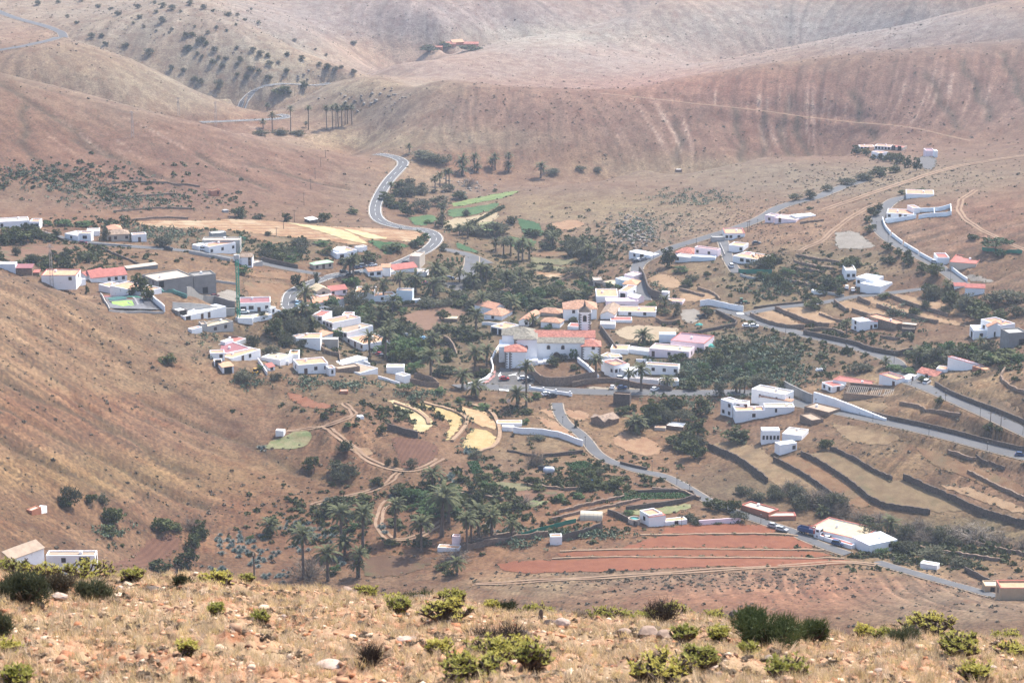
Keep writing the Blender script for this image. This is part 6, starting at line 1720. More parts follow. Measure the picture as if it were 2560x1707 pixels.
PALMS = [  # px, py of the foot, py of the crown centre, crown width px, fronds as parts
(759,1446,1333,56,1),(820,1452,1381,58,1),(852,1375,1279,56,1),(907,1369,1281,54,1),(987,1345,1259,48,1),(1105,1341,1238,76,1),(1122,1306,1248,56,1),(1053,1380,1303,50,1),(1167,1378,1291,44,1),(1178,1360,1297,44,1),(1197,1342,1276,60,1),(1229,1348,1288,52,1),(1279,1348,1306,36,1),(893,1443,1407,38,1),(898,1443,1381,42,1),(862,1387,1352,50,1),(677,1336,1309,46,1),(1142,1437,1404,38,1),
(1082,1222,1182,52,1),(1118,1296,1234,60,1),(1077,947,890,48,1),(1156,972,936,44,1),(1190,994,963,50,1),(1293,1017,984,46,1),(1316,1018,914,38,1),(1187,927,880,44,1),(1217,914,872,38,1),(1490,944,896,38,1),(1571,973,930,28,1),(1603,979,921,42,1),(1668,971,947,34,1),(1849,984,953,26,0),(1861,984,951,26,0),(1839,981,963,26,0),(1589,1082,1052,50,1),
(1106,570,536,26,0),(1106,556,516,24,0),(1149,588,568,24,0),(1170,595,566,32,0),(1245,592,573,26,0),(1259,636,604,28,0),(1277,641,604,28,0),(1240,629,604,26,0),(1296,651,609,30,0),(1306,654,604,32,0),(1323,649,614,30,0),(1383,618,592,34,0),(1457,632,602,30,0),(1472,651,622,30,0),(1492,651,599,22,0),(1193,700,667,32,0),(1203,705,667,30,0),(1215,705,672,30,0),(1149,706,678,32,0),(1106,711,687,36,0),(1084,742,712,52,0),(1090,700,670,48,0),(1181,718,697,34,0),(1264,731,688,36,0),(1277,731,690,36,0),(1270,735,700,30,0),(1301,710,678,30,0),(1204,777,746,42,0),(1190,828,785,40,0),(1278,781,754,40,0),(1332,813,797,36,0),(1283,812,802,30,0),(1431,756,738,40,0),
(763,760,731,46,0),(918,751,725,36,0),(875,690,656,38,0),(883,692,648,36,0),(959,751,710,36,0),(1000,743,692,36,0),(1038,732,696,52,0),(981,777,751,36,0),(950,813,776,42,0),(921,820,798,40,0),(925,894,841,38,0),(964,899,833,46,0),(972,852,810,34,0),(1082,866,842,34,0),(770,815,788,44,0),(704,630,620,32,0),(1036,836,821,32,0),(758,790,770,38,0),(1096,835,815,26,0),
(1661,765,750,32,0),(1607,858,838,44,0),(2116,840,806,26,1),(2215,918,900,26,0),(2299,914,880,40,0),(2452,865,852,30,0),(2368,724,709,30,0),(2225,1334,1304,44,0),(2057,1287,1276,34,0),
(681,331,288,20,0),(727,333,272,18,0),(771,325,270,18,0),(817,325,271,18,0),(832,321,270,18,0),(846,320,272,20,0),(855,315,270,18,0),(869,310,270,18,0),(668,279,262,16,0),(658,321,303,18,0),(765,318,306,12,0),(880,312,268,18,0),(863,312,262,16,0),(840,316,264,16,0),
(1157,432,400,36,0),(1157,440,422,30,0),(1186,421,393,26,0),(1192,430,414,26,0),(1238,425,392,24,0),(1230,418,402,24,0),(1272,425,388,22,0),(1272,428,412,24,0),(1352,445,416,30,0),(1088,479,446,22,0),(1100,468,438,22,0),(1115,460,430,22,0),(1123,460,427,22,0),(1023,384,365,18,0),(977,491,460,16,0),
]
for i_, (px, py, yt, cw, ind) in enumerate(PALMS):
    p = P(px, py); m = mpp(p)
    h = max(1.2, (py - yt) * m / math.cos(math.radians(15)) - .4)
    root = bpy.data.objects.new('palm_tree', None); COL.objects.link(root)
    root.location = (p.x, p.y, base_z(p.x, p.y) - .1)
    root.rotation_euler = (random.uniform(-.03,.03), random.uniform(-.03,.03), random.uniform(0, 6.28))
    s = cw * m / 4.4
    t = bpy.data.objects.new('trunk', PT_); COL.objects.link(t); t.parent = root
    t.scale = (s * 1.05, s * 1.05, h)
    hh = bpy.data.objects.new('crown_heart', HD); COL.objects.link(hh); hh.parent = root
    hh.location = (0, 0, h); hh.scale = (s, s, s)
    if ind:
        for (kind, v, a, tl, sc) in frond_set(random.Random(i_), 40):
            f = bpy.data.objects.new('frond', FR[kind][v]); COL.objects.link(f); f.parent = root
            f.location = (0, 0, h); f.rotation_euler = (0, tl, a); f.scale = (s * sc,) * 3
    else:
        c = bpy.data.objects.new('crown', PC[i_ % 3]); COL.objects.link(c); c.parent = root
        c.location = (0, 0, h); c.rotation_euler = (0, 0, random.uniform(0, 6.28)); c.scale = (s, s, s)
    size = 'tall date palm' if h > 9 else ('short date palm' if h < 4.5 else 'date palm')
    note(root, size, px, py, 'palm tree', 'date palms of the valley')
# one dead palm trunk without a proper crown
p = P(636, 1453); m = mpp(p)
root = bpy.data.objects.new('dead_palm_tree', None); COL.objects.link(root); root.location = p
root['label'] = 'dead palm trunk with only a few withered fronds above the near crest'; root['category'] = 'palm tree'
t = bpy.data.objects.new('trunk', PT_); COL.objects.link(t); t.parent = root; t.scale = (1, 1, 78 * m)
for k in range(9):
    f = bpy.data.objects.new('frond', FR['dead'][k % 2]); COL.objects.link(f); f.parent = root
    f.location = (0, 0, 78 * m); f.rotation_euler = (0, random.uniform(-.6, .3), k * .8); f.scale = (.8, .8, .8)

# ------------------------------------------------------------------ agaves, prickly pears and scrub
def agave_mesh(seed):
    r = random.Random(seed); mb = MB()
    for k in range(24):
        a = k * 2.39996; el = .15 + 1.2 * (k / 24)
        L_ = r.uniform(.85, 1.1) * (1 - .25 * (k / 24)); w = .11
        d = Vector((math.cos(a) * math.cos(el), math.sin(a) * math.cos(el), math.sin(el)))
        sd = Vector((-math.sin(a), math.cos(a), 0))
        b = Vector((0, 0, .05)); mid = b + d * L_ * .45; tip = b + d * L_ + Vector((0, 0, -.06))
        up = d.cross(sd) * .05
        mb.add([b - sd * w * .5, b + sd * w * .5, mid + sd * w - up, mid - sd * w - up, tip, mid + up * .3], [(0,1,5), (1,2,5), (3,0,5), (2,4,5), (4,3,5)])
    return mb
AG = []
for s_ in (1, 2, 3):
    m_ = agave_mesh(s_).mesh('agave_plant'); m_.materials.append(AGV); AG.append(m_)
AGC = [(620,1345,50,14,16),(590,1370,46,24,16),(660,1390,50,20,14),(560,1360,30,26,10),(540,1420,36,16,9),(720,1310,40,16,14),(780,1330,50,24,22),(820,1345,40,16,14),(700,1440,40,14,14),(630,1400,40,14,8),(850,1405,20,12,6),(960,1320,10,18,7),(660,1120,14,16,4),(1130,1190,16,22,8),(1165,1130,16,14,6),(1100,1240,40,16,10),(1000,1235,30,16,8),(845,1255,50,16,10),(1250,1325,70,12,12),(540,1345,30,10,6),(745,1370,40,20,10),(830,1400,24,20,6)]
for (cx, cy, rx, ry, cnt) in AGC:
    desc = 'blue-grey agave rosette ' + near_phrase(cx, cy)
    for k in range(cnt):
        p = P(cx + random.gauss(0, .5) * rx, cy + random.gauss(0, .5) * ry)
        o = bpy.data.objects.new('agave_plant', random.choice(AG)); COL.objects.link(o)
        s = random.uniform(.9, 1.9)
        o.location = (p.x, p.y, base_z(p.x, p.y)); o.scale = (s, s, s * random.uniform(.9, 1.2)); o.rotation_euler = (0, 0, random.uniform(0, 6))
        o['label'] = desc; o['category'] = 'agave'; o['group'] = 'agaves ' + near_phrase(cx, cy)
def low_variants(kind, n_=3):
    out = []
    for s in range(n_):
        r = random.Random(50 + s); mb = MB()
        if kind == 'scrub':
            for k in range(16):
                d = rnd_unit(r); d.z = abs(d.z)
                leaf_quad(mb, Vector((d.x * .8, d.y * .8, d.z * .7 + .05)) * r.uniform(.5, 1), r.uniform(.3, .48), r, .4)
        elif kind == 'tuft':
            for k in range(11):
                a = r.uniform(0, 6.28); t = r.uniform(.05, .55); h = r.uniform(.5, 1.0)
                b = Vector((r.uniform(-.25,.25), r.uniform(-.25,.25), 0)); w = Vector((-math.sin(a), math.cos(a), 0)) * .035
                mb.add([b - w, b + w, b + Vector((math.cos(a)*t, math.sin(a)*t, h))], [(0,1,2)])
        elif kind == 'pads':
            for k in range(16):
                c = Vector((r.uniform(-.9,.9), r.uniform(-.9,.9), r.uniform(.15, 1.1)))
                leaf_quad(mb, c, r.uniform(.24, .36), r, 0, .85)
        elif kind == 'stone':
            vs = []
            for k in range(8):
                vs.append(((-1 if k & 1 else 1) * r.uniform(.5, 1), (-1 if k & 2 else 1) * r.uniform(.5, 1), (-.35 if k & 4 else 1) * r.uniform(.35, .75)))
            mb.add(vs, [(0,1,3),(0,3,2),(4,6,7),(4,7,5),(0,2,6),(0,6,4),(1,5,7),(1,7,3),(0,4,5),(0,5,1),(2,3,7),(2,7,6)])
        out.append(tri_arrays(mb))
    return out
def region_points(N, fn, avoid=True):
    """random ground points, density steered by fn(px, py) in the photograph's terms"""
    out = []
    tries = 0
    while len(out) < N and tries < 60:
        tries += 1
        i = RNG.uniform(30, NS - 31, 4000); j = RNG.uniform(0, NR * .68, 4000)
        px = samp(PXG, i, j); py = samp(PYG, i, j)
        keep = (RNG.random(4000) < fn(px, py)) & (px > -60) & (px < 2620) & (py > -40)
        if avoid: keep &= ~OCC[j.astype(int), i.astype(int)]
        x = samp(XG, i, j); y = samp(YG, i, j); z = samp(Z, i, j)
        if avoid:
            d = np.hypot(x[:, None] - hb[None, :, 0], y[:, None] - hb[None, :, 1]) - hb[None, :, 2]
            keep &= d.min(1) > .5
        out += list(zip(x[keep], y[keep], z[keep]))
    return np.array(out[:N])
def blobs(lst, base=0.0):
    def f(px, py):
        v = np.full(px.shape, base)
        for (a, b, ra, rb, k) in lst:
            v = np.maximum(v, k * np.exp(-(((px - a) / ra) ** 2 + ((py - b) / rb) ** 2)))
        return v
    return f
SCRM = leafmat('dry_scrub', (0.09,0.08,0.055), (0.19,0.165,0.115), .1)
pos = region_points(19000, blobs([(1800,570,300,60,.9),(2200,450,300,40,.6),(1450,280,400,70,.8),(2100,290,350,80,.6),(1900,100,500,60,.6),(1000,60,500,60,.6),(400,60,400,90,.5),(1500,380,300,30,.4),(2250,1100,200,60,.35),(1950,620,160,50,.8),(2100,680,200,40,.7),
    (1850,840,240,30,.7),(650,1250,300,60,.5),(1100,1230,200,60,.6),(1000,1050,300,60,.4),(1700,1440,400,30,.8),(600,850,150,60,.7),(2300,1380,300,50,.6),(1750,800,200,60,.4),(2450,1150,150,60,.4),(200,900,400,200,.18)], .07))
merged('dry_scrub', low_variants('scrub'), pos, RNG.gamma(3.0, .14, len(pos)) + .12, SCRM, 'low dry scrub scattered over slopes and verges', 'scrub', zs=RNG.uniform(.5, 1.0, len(pos)))
GRNM = leafmat('green_undergrowth', (0.055,0.065,0.018), (0.14,0.145,0.048), .2)
pos = region_points(10500, blobs([(1850,900,200,60,1),(1700,930,80,50,.9),(1250,700,250,50,.6),(1000,800,200,80,.6),(1180,1250,150,60,.8),(1050,1030,220,20,1),(900,1300,200,60,.5),(2100,850,150,40,.5),(2000,700,150,50,.7),
    (650,620,150,30,.6),(150,640,150,30,.8),(420,500,150,16,.5),(280,480,60,20,1),(130,440,220,26,.9),(1450,620,120,50,.6),(2300,1380,200,30,.7),(1450,1200,150,50,.5),(1300,740,120,40,.6),(250,560,80,10,1),(2400,900,160,30,.8),
    (1440,1330,100,12,.8),(1640,1250,80,10,.6)], .0))
merged('green_undergrowth', low_variants('scrub'), pos, RNG.gamma(4.0, .26, len(pos)) + .3, GRNM, 'green undergrowth filling banks and stream beds', 'undergrowth', zs=RNG.uniform(.6, 1.1, len(pos)))
pos = region_points(3600, blobs([(395,585,90,15,1.3),(1730,940,90,60,1),(1850,930,130,60,.8),(1640,720,40,20,.7),(1040,990,60,12,1),(620,960,50,16,.5),(1060,590,50,10,.5),(1600,570,60,30,.6),(2260,790,60,20,.9),(1950,720,60,16,.8),
    (760,960,40,14,1),(880,965,60,10,1),(1950,960,60,20,.8),(560,830,60,40,.5),(1740,500,80,16,.6),(330,500,120,20,.6),(60,440,80,20,.7),(220,470,100,30,.6),(1440,1340,110,9,1.2),(1300,1365,60,8,1),(280,1330,40,20,.8),(1180,1110,20,40,.6)], .0), True)
merged('prickly_pear_thicket', low_variants('pads'), pos, RNG.uniform(.7, 1.5, len(pos)), CAC, 'grey-green prickly pear thickets on the valley slopes', 'cactus', zs=RNG.uniform(.8, 1.2, len(pos)))
# rows of crops
def crop_rows(name, poly, rows, mat, sc, label, cat):
    a, b, c, d = [P(*q) for q in poly]     # a-b one headland, d-c the other
    pl = []
    for r in range(rows):
        f = (r + .5) / rows
        s = a.lerp(b, f); e = d.lerp(c, f)
        n_ = int((e - s).length / (sc * .8)) + 1
        for k in range(n_):
            q = s.lerp(e, (k + RNG.uniform(-.2, .2)) / n_); pl.append((q.x, q.y, base_z(q.x, q.y) + .1))
    pl = np.array(pl)
    merged(name, low_variants('scrub'), pl, RNG.uniform(.8, 1.15, len(pl)) * sc, mat, label, cat, zs=RNG.uniform(.5, .8, len(pl)))
CROP = leafmat('leafy_crop', (0.03,0.085,0.025), (0.07,0.15,0.045), .2)
crop_rows('crop_rows', [(1168,1156),(1193,1153),(1209,1183),(1183,1185)], 6, CROP, .75, 'six short rows of leafy green crops', 'crops')
crop_rows('crop_rows', [(1413,1160),(1462,1153),(1523,1181),(1456,1190)], 9, CROP, .75, 'dark green crop rows beside the lower lane', 'crops')
crop_rows('vineyard_rows', [(1545,1252),(1567,1233),(1725,1233),(1728,1245)], 5, CROP, .9, 'dark green walled vineyard rows', 'crops')
crop_rows('orchard_hedge', [(1133,582),(1140,574),(1262,520),(1258,513)], 3, GRNM, 1.5, 'green hedge of bushes between the valley strips', 'hedge')
crop_rows('crop_rows', [(1113,648),(1160,643),(1160,655),(1115,656)], 4, CROP, .7, 'small green vegetable rows below the main road bend', 'crops')
# ragged weedy margins of fields, tracks and roads
mg = []
for (nm, mt, wp) in FIELDW:
    ln = dense(wp + [wp[0]], 1.1)
    for p_ in ln:
        if random.random() < .55: mg.append((p_.x + random.gauss(0, .6), p_.y + random.gauss(0, .9)))
for (nm, mt, w, mark, line) in ROADW:
    for k in range(0, len(line) - 1):
        a, b = line[k], line[k + 1]
        d_ = Vector((b.x - a.x, b.y - a.y, 0)).normalized()
        for sg in (-1, 1):
            if random.random() < (.5 if mt == 'asphalt' else .35): 
                o_ = w / 2 + abs(random.gauss(.5, .7)); mg.append((a.x + d_.y * o_ * sg, a.y - d_.x * o_ * sg))
mg = np.array(mg); zz_ = height(mg[:, 0], mg[:, 1])
pos = np.stack([mg[:, 0], mg[:, 1], zz_], 1)
merged('margin_weeds', low_variants('scrub'), pos, RNG.gamma(2.5, .14, len(pos)) + .15, leafmat('margin_weeds', (0.10,0.095,0.05), (0.24,0.20,0.11), .15), 'dry and green weeds lining field edges and verges', 'weeds', zs=RNG.uniform(.4, 1.0, len(pos)))
# straw stubble and loose rocks of the dark outcrop
ROCKM = plain('grey_rock', (0.23,0.20,0.17), .3, 1.5)
pos = region_points(500, blobs([(1580,580,40,26,2.2),(1160,470,60,14,.4),(760,190,50,8,.9),(930,250,80,16,.6)], 0), False)
merged('rock_rubble', low_variants('stone'), pos, RNG.uniform(.4, 1.3, len(pos)), ROCKM, 'grey boulder rubble spilling down the slope', 'rubble')
print('plants', round(time.time() - T0, 1))
# ------------------------------------------------------------------ vehicles
def paint(name, c): return plain(name, c, .03, 1.0, rough=.3)
CARC = {'white': (.78,.78,.78), 'red': (.45,.03,.03), 'black': (.02,.02,.022), 'grey': (.25,.26,.27), 'blue': (.05,.09,.2), 'silver': (.5,.52,.54), 'maroon': (.18,.03,.04), 'light blue': (.25,.42,.55), 'dark grey': (.06,.065,.07)}
TYRE = plain('tyre_rubber', (.02,.02,.02), .1)
RIM = plain('wheel_rim', (.4,.4,.4), .05, rough=.4)
LAMPW = plain('lamp_glass', (.8,.8,.75), .02, rough=.2)
LAMPR = plain('tail_lamp', (.4,.02,.02), .02, rough=.3)
CM = {}
def loft(mb, prof, w0, w1, zsplit, mat=0):
    """extrude a side profile (x,z) across the width, narrowing above zsplit"""
    n_ = len(prof)
    def hw(z): return w0 if z <= zsplit else w0 - (w0 - w1) * min(1, (z - zsplit) / .6)
    vs = [(x, -hw(z), z) for x, z in prof] + [(x, hw(z), z) for x, z in prof]
    fs = [(k, k + n_, (k + 1) % n_ + n_, (k + 1) % n_) for k in range(n_)] + [tuple(range(n_)), tuple(range(2 * n_ - 1, n_ - 1, -1))]
    mb.add(vs, fs, mat)
def car_meshes(kind):
    if kind in CM: return CM[kind]
    if kind == 'car':
        body = [(-2.05,.35),(-2.1,.75),(-1.95,.95),(-1.2,1.0),(.95,.98),(1.95,.85),(2.1,.6),(2.05,.35)]
        cab = [(-1.75,.97),(-1.45,1.42),(-.2,1.48),(.35,1.42),(1.05,.97)]
    elif kind == 'van':
        body = [(-2.2,.35),(-2.25,1.0),(-2.2,1.1),(1.2,1.1),(2.1,.95),(2.25,.6),(2.2,.35)]
        cab = [(-2.15,1.08),(-2.05,1.85),(.5,1.88),(1.3,1.08)]
    elif kind == 'suv':
        body = [(-2.1,.45),(-2.15,1.0),(-2.1,1.1),(.9,1.1),(2.0,1.0),(2.1,.7),(2.05,.45)]
        cab = [(-2.0,1.08),(-1.85,1.75),(.3,1.76),(.95,1.08)]
    else:
        body = [(-2.6,.5),(-2.6,1.05),(-.5,1.05),(-.45,1.1),(1.2,1.1),(2.4,1.0),(2.5,.7),(2.45,.5)]
        cab = [(-.5,1.08),(-.4,1.7),(.7,1.7),(1.3,1.08)]
    b = MB(); loft(b, body, .88, .86, .9)
    g = MB(); loft(g, cab, .84, .66, 1.0)
    x0 = min(c[0] for c in cab) ; zt = max(c[1] for c in cab)
    r = MB().box(cab[1][0] + .05, cab[-2][0] - .05, -.64, .64, zt - .03, zt + .03)
    if kind == 'pickup': r.box(-2.55, -.6, -.86, -.78, 1.05, 1.2).box(-2.55, -.6, .78, .86, 1.05, 1.2)
    wl = MB().tube((0, -.12, 0), (0, .12, 0), .33, .33, 14)
    rm = MB().tube((0, -.13, 0), (0, .13, 0), .19, .19, 10)
    hl = MB().box(-.04, .04, -.16, .16, -.08, .08)
    CM[kind] = (b.mesh('body'), g.mesh('glazing'), r.mesh('roof'), wl.mesh('wheel'), rm.mesh('rim'), hl.mesh('headlight'), body)
    CM[kind][1].materials.append(GLASS); CM[kind][3].materials.append(TYRE); CM[kind][4].materials.append(RIM)
    CM[kind][5].materials.append(LAMPW)
    return CM[kind]
def slotted(me, mat, parent, name):
    o = bpy.data.objects.new(name, me); COL.objects.link(o); o.parent = parent
    if not me.materials: me.materials.append(mat)
    o.material_slots[0].link = 'OBJECT'; o.material_slots[0].material = mat
    return o
def car(px, py, color, kind='car', ang=0.0, s=1.0):
    p = P(px, py)
    root = bpy.data.objects.new('parked_' + kind, None); COL.objects.link(root)
    root.location = (p.x, p.y, base_z(p.x, p.y) + .22); root.rotation_euler = (0, 0, ang); root.scale = (s, s, s)
    b, g, r, wl, rm, hl, prof = car_meshes(kind)
    mt = paint('car_paint_' + color.replace(' ', '_'), CARC[color])
    slotted(b, mt, root, 'body'); slotted(r, mt, root, 'roof')
    o = bpy.data.objects.new('glazing', g); COL.objects.link(o); o.parent = root
    for sx in (-1.3, 1.35):
        for sy in (-.8, .8):
            w = bpy.data.objects.new('wheel', wl); COL.objects.link(w); w.parent = root; w.location = (sx, sy, .33)
            q = bpy.data.objects.new('rim', rm); COL.objects.link(q); q.parent = w
    xf = prof[-2][0]; xb = prof[1][0]
    for sy in (-.6, .6):
        q = bpy.data.objects.new('headlight', hl); COL.objects.link(q); q.parent = root; q.location = (xf - .02, sy, .72)
        slotted(hl, LAMPR, root, 'tail_light').location = (xb + .03, sy, .78)
    note(root, 'parked ' + color + ' ' + {'suv': 'off-road car', 'pickup': 'pickup truck'}.get(kind, kind), px, py, {'pickup': 'pickup', 'suv': 'car'}.get(kind, kind), 'vehicles parked around the village')
for c_ in [(1261,951,'red','car',0.1),(1309,949,'white','car',.3),(1320,955,'dark grey','car',.4),(1531,972,'white','car',1.4),(1555,973,'blue','car',.3),(1637,977,'white','car',.9),(1554,951,'white','suv',-.3),(1366,989,'white','car',.5),(1381,992,'dark grey','car',.4),
 (208,611,'maroon','car',0),(422,626,'black','suv',0),(508,627,'white','van',0),(611,784,'white','car',.2),(537,744,'maroon','car',.8),(1015,660,'black','car',.6),(860,684,'black','suv',.5),(875,690,'dark grey','car',.2),(894,686,'dark grey','car',.1),(895,672,'blue','car',.3),(908,669,'grey','van',.2),(932,666,'white','car',.6),
 (936,880,'dark grey','car',-.4),(944,885,'white','car',-.4),(951,890,'red','car',-.4),(957,895,'dark grey','car',-.4),(745,760,'light blue','car',1.3),(744,768,'light blue','car',1.3),(1066,712,'red','car',0),(1125,699,'blue','car',.2),
 (1590,657,'dark grey','car',.6),(1598,654,'white','car',.6),(1610,652,'grey','car',.6),(1584,734,'white','van',1.5),(1828,669,'white','van',1.7),(1756,795,'black','pickup',0.05),(1867,818,'white','car',.1),(1885,819,'white','car',.1),(1891,611,'dark grey','car',0),
 (2338,660,'silver','car',-.8),(2132,728,'white','car',1.5),(2117,722,'white','car',1.4),(2072,1351,'white','car',-.5),(2095,1364,'blue','suv',-.5),(1934,1319,'silver','car',-.6),(1955,1328,'silver','car',-.6),(2317,960,'white','van',1.0),(2552,1141,'blue','car',-.3)]:
    car(*c_)
def rootat(px, py, name, label, cat, rz=0.0, dz=0.0):
    p = P(px, py)
    r = bpy.data.objects.new(name, None); COL.objects.link(r)
    r.location = (p.x, p.y, base_z(p.x, p.y) + dz); r.rotation_euler = (0, 0, rz)
    r['label'] = label; r['category'] = cat
    return r
def wheels(root, pts, r, w):
    for (x, y) in pts:
        o = MB().tube((x, y - w/2, r), (x, y + w/2, r), r, r, 14).build('wheel', TYRE, root)
        MB().tube((x, y - w/2 - .01, r), (x, y + w/2 + .01, r), r * .5, r * .5, 10).build('rim', RIM, o)
# lorry with blue bed and loading crane
T = rootat(2028, 1338, 'crane_lorry', 'white-cabbed lorry with blue bed and red folded crane', 'lorry', -.62, .25)
BLU = paint('lorry_blue', (.03,.08,.22)); REDP = paint('crane_red', (.45,.08,.04)); YEL = paint('machine_yellow', (.65,.36,.03))
MB().box(-4.6, 1.2, -1.15, 1.15, .95, 1.15).build('bed', BLU, T)
MB().box(-4.6, 1.2, -1.2, -1.1, 1.16, 2.3).box(-4.6, 1.2, 1.1, 1.2, 1.16, 2.3).box(-4.7, -4.6, -1.2, 1.2, 1.0, 2.3).build('side_boards', BLU, T)
MB().box(1.25, 1.9, -1.1, 1.1, 1.0, 2.2).tube((1.6,0,2.2),(1.6,0,3.4),.2,.16,8).tube((1.6,0,3.3),(-1.6,.3,3.0),.16,.14,8).build('loading_crane', REDP, T)
cb = MB(); loft(cb, [(2.0,.7),(2.0,3.0),(3.6,3.0),(4.0,1.9),(4.05,.7)], 1.2, 1.1, 2.0); cb.build('cab', paint('cab_white', (.8,.8,.8)), T)
MB().box(3.9, 4.0, -1.0, 1.0, 1.95, 2.75).box(2.4, 3.4, -1.22, -1.16, 1.9, 2.6).box(2.4, 3.4, 1.16, 1.22, 1.9, 2.6).build('windscreen', GLASS, T)
MB().box(4.06, 4.1, -.7, .7, .95, 1.45).build('grille', TYRE, T)
for sy in (-.95, .95): MB().box(4.06, 4.12, sy - .15, sy + .15, .75, .95).build('headlight', LAMPW, T)
wheels(T, [(-3.6,-1),(-3.6,1),(-2.3,-1),(-2.3,1),(3.0,-1),(3.0,1)], .5, .35)
# tractor on the verge
T = rootat(1856, 760, 'tractor', 'green tractor with cab parked on the dirt verge', 'tractor', .1)
GRN = paint('tractor_green', (.03,.14,.06))
MB().box(.1, 2.2, -.4, .4, .8, 1.5).build('bonnet', GRN, T); MB().box(-1.2, .1, -.75, .75, 1.2, 1.35).box(-1.2, .1, -.8, .8, 2.6, 2.75).build('cab_roof', GRN, T)
MB().box(-1.1, 0, -.7, .7, 1.36, 2.58).build('cab_glass', GLASS, T); MB().tube((1.4,.2,1.5),(1.4,.2,2.4),.05,.05,6).build('exhaust', TYRE, T)
wheels(T, [(-.8,-.9),(-.8,.9)], .85, .45); wheels(T, [(1.7,-.7),(1.7,.7)], .5, .3)
MB().box(-3.2, -1.6, -.9, .9, .5, .8).box(2.4, 3.4, -.8, .8, .2, .7).build('implement', TYRE, T)
# backhoe
T = rootat(638, 936, 'digger', 'small yellow and orange digger in the farmyard', 'digger', .9)
MB().box(-1.2, 1.2, -.7, .7, .6, 1.3).build('chassis', YEL, T); MB().box(-.5, .6, -.6, .6, 1.32, 2.4).build('cab', GLASS, T); MB().box(-.6, .7, -.65, .65, 2.42, 2.55).build('cab_roof', YEL, T)
MB().tube((-1.2,0,1.2),(-2.2,0,3.0),.14,.1,6).tube((-2.2,0,3.0),(-2.9,0,1.6),.1,.1,6).build('boom', YEL, T); MB().box(-3.2,-2.7,-.3,.3,1.0,1.6).box(1.7,2.2,-.9,.9,.3,.9).build('bucket', TYRE, T)
wheels(T, [(-.9,-.7),(-.9,.7)], .6, .35); wheels(T, [(1.0,-.7),(1.0,.7)], .4, .3)

# ------------------------------------------------------------------ poles, lamps, tower crane, wind pump
POLEM = plain('dark_metal_pole', (.09,.085,.08), .1, rough=.6); TIMB = plain('timber_pole', (.16,.12,.09), .2); LATT = plain('galvanised_lattice', (.42,.38,.36), .1)
def lamp(px, py, yt, big=True):
    p = P(px, py); h = (py - yt) * mpp(p) / .97
    r = bpy.data.objects.new('street_lamp', None); COL.objects.link(r); r.location = (p.x, p.y, base_z(p.x, p.y))
    MB().tube((0,0,-.3),(0,0,h-.4),.09,.06,7).build('pole', POLEM, r)
    MB().tube((0,0,h-.4),(0,0,h-.3),.1,.3,8).tube((0,0,h-.3),(0,0,h-.05),.3,.26,8).tube((0,0,h-.05),(0,0,h),.32,.05,8).build('lantern', POLEM, r)
    note(r, 'dark street lamp', px, py, 'street lamp', 'street lamps along the roads')
for l_ in [(1964,835,813),(2113,868,848),(2235,909,880),(2279,963,944),(2363,1004,976),(2450,1046,1018),(2557,1087,1063),(2039,1021,996),(2182,1055,1028),(2322,1089,1065),(2468,1127,1104),(2080,489,470),(2129,465,451),(2191,577,554),(2220,607,586),(2267,638,617),(2376,705,678),(1847,778,761),(1964,838,812),(1889,817,796),(1634,649,632),(1741,611,597),(1894,562,548),(1809,661,638),(1386,966,948),(1370,966,947),(1355,966,938),(1463,1118,1090),(1407,1059,1040),(1692,1212,1181),(1724,1234,1210),(1630,1175,1150),(1704,1316,1290),(1902,1309,1284),(2265,1350,1316),(772,705,690),(1100,645,628)]:
    lamp(*l_)
def pole(px, py, yt):
    p = P(px, py); h = (py - yt) * mpp(p) / .97
    r = bpy.data.objects.new('utility_pole', None); COL.objects.link(r); r.location = (p.x, p.y, base_z(p.x, p.y))
    MB().tube((0,0,-.3),(0,0,h),.16,.10,7).build('post', TIMB, r)
    MB().box(-1,1,-.06,.06,h-.5,h-.35).build('crossarm', TIMB, r)
    note(r, 'timber utility pole', px, py, 'utility pole', 'timber poles on the slopes')
for l_ in [(777,474,448),(788,448,421),(802,417,394),(814,394,375),(600,245,218),(760,513,482),(737,240,218),(691,589,569),(709,573,553),(736,556,525),(1869,580,553),(1873,580,552),(2476,1057,1030),(2502,1066,1036),(650,240,222),(120,590,575)]:
    pole(*l_)
def pylon(px, py, yt, wide):
    p = P(px, py); h = (py - yt) * mpp(p) / .97
    r = bpy.data.objects.new('lattice_mast', None); COL.objects.link(r); r.location = (p.x, p.y, base_z(p.x, p.y))
    s = wide; mb = MB(); n_ = max(5, int(h / 2.2))
    def c(k, f): w = s * (1 - .6 * f); return Vector(((-w, w, w, -w)[k % 4], (-w, -w, w, w)[k % 4], h * f))
    for k in range(4): mb.tube(c(k, 0) - Vector((0,0,.5)), c(k, 1), .07, .06, 4)
    for q in range(n_):
        for k in range(4): mb.tube(c(k, q / n_), c(k + 1, (q + 1) / n_), .04, .04, 3)
    mb.build('lattice', LATT, r)
    MB().box(-1.6,1.6,-.08,.08,h-1.0,h-.85).box(-1.1,1.1,-.08,.08,h-.2,h-.05).build('crossarm', LATT, r)
    note(r, 'pale steel lattice mast', px, py, 'mast', 'lattice masts')
pylon(130,720,612,.7); pylon(332,344,280,.7); pylon(540,314,256,.7); pylon(447,291,245,.7)
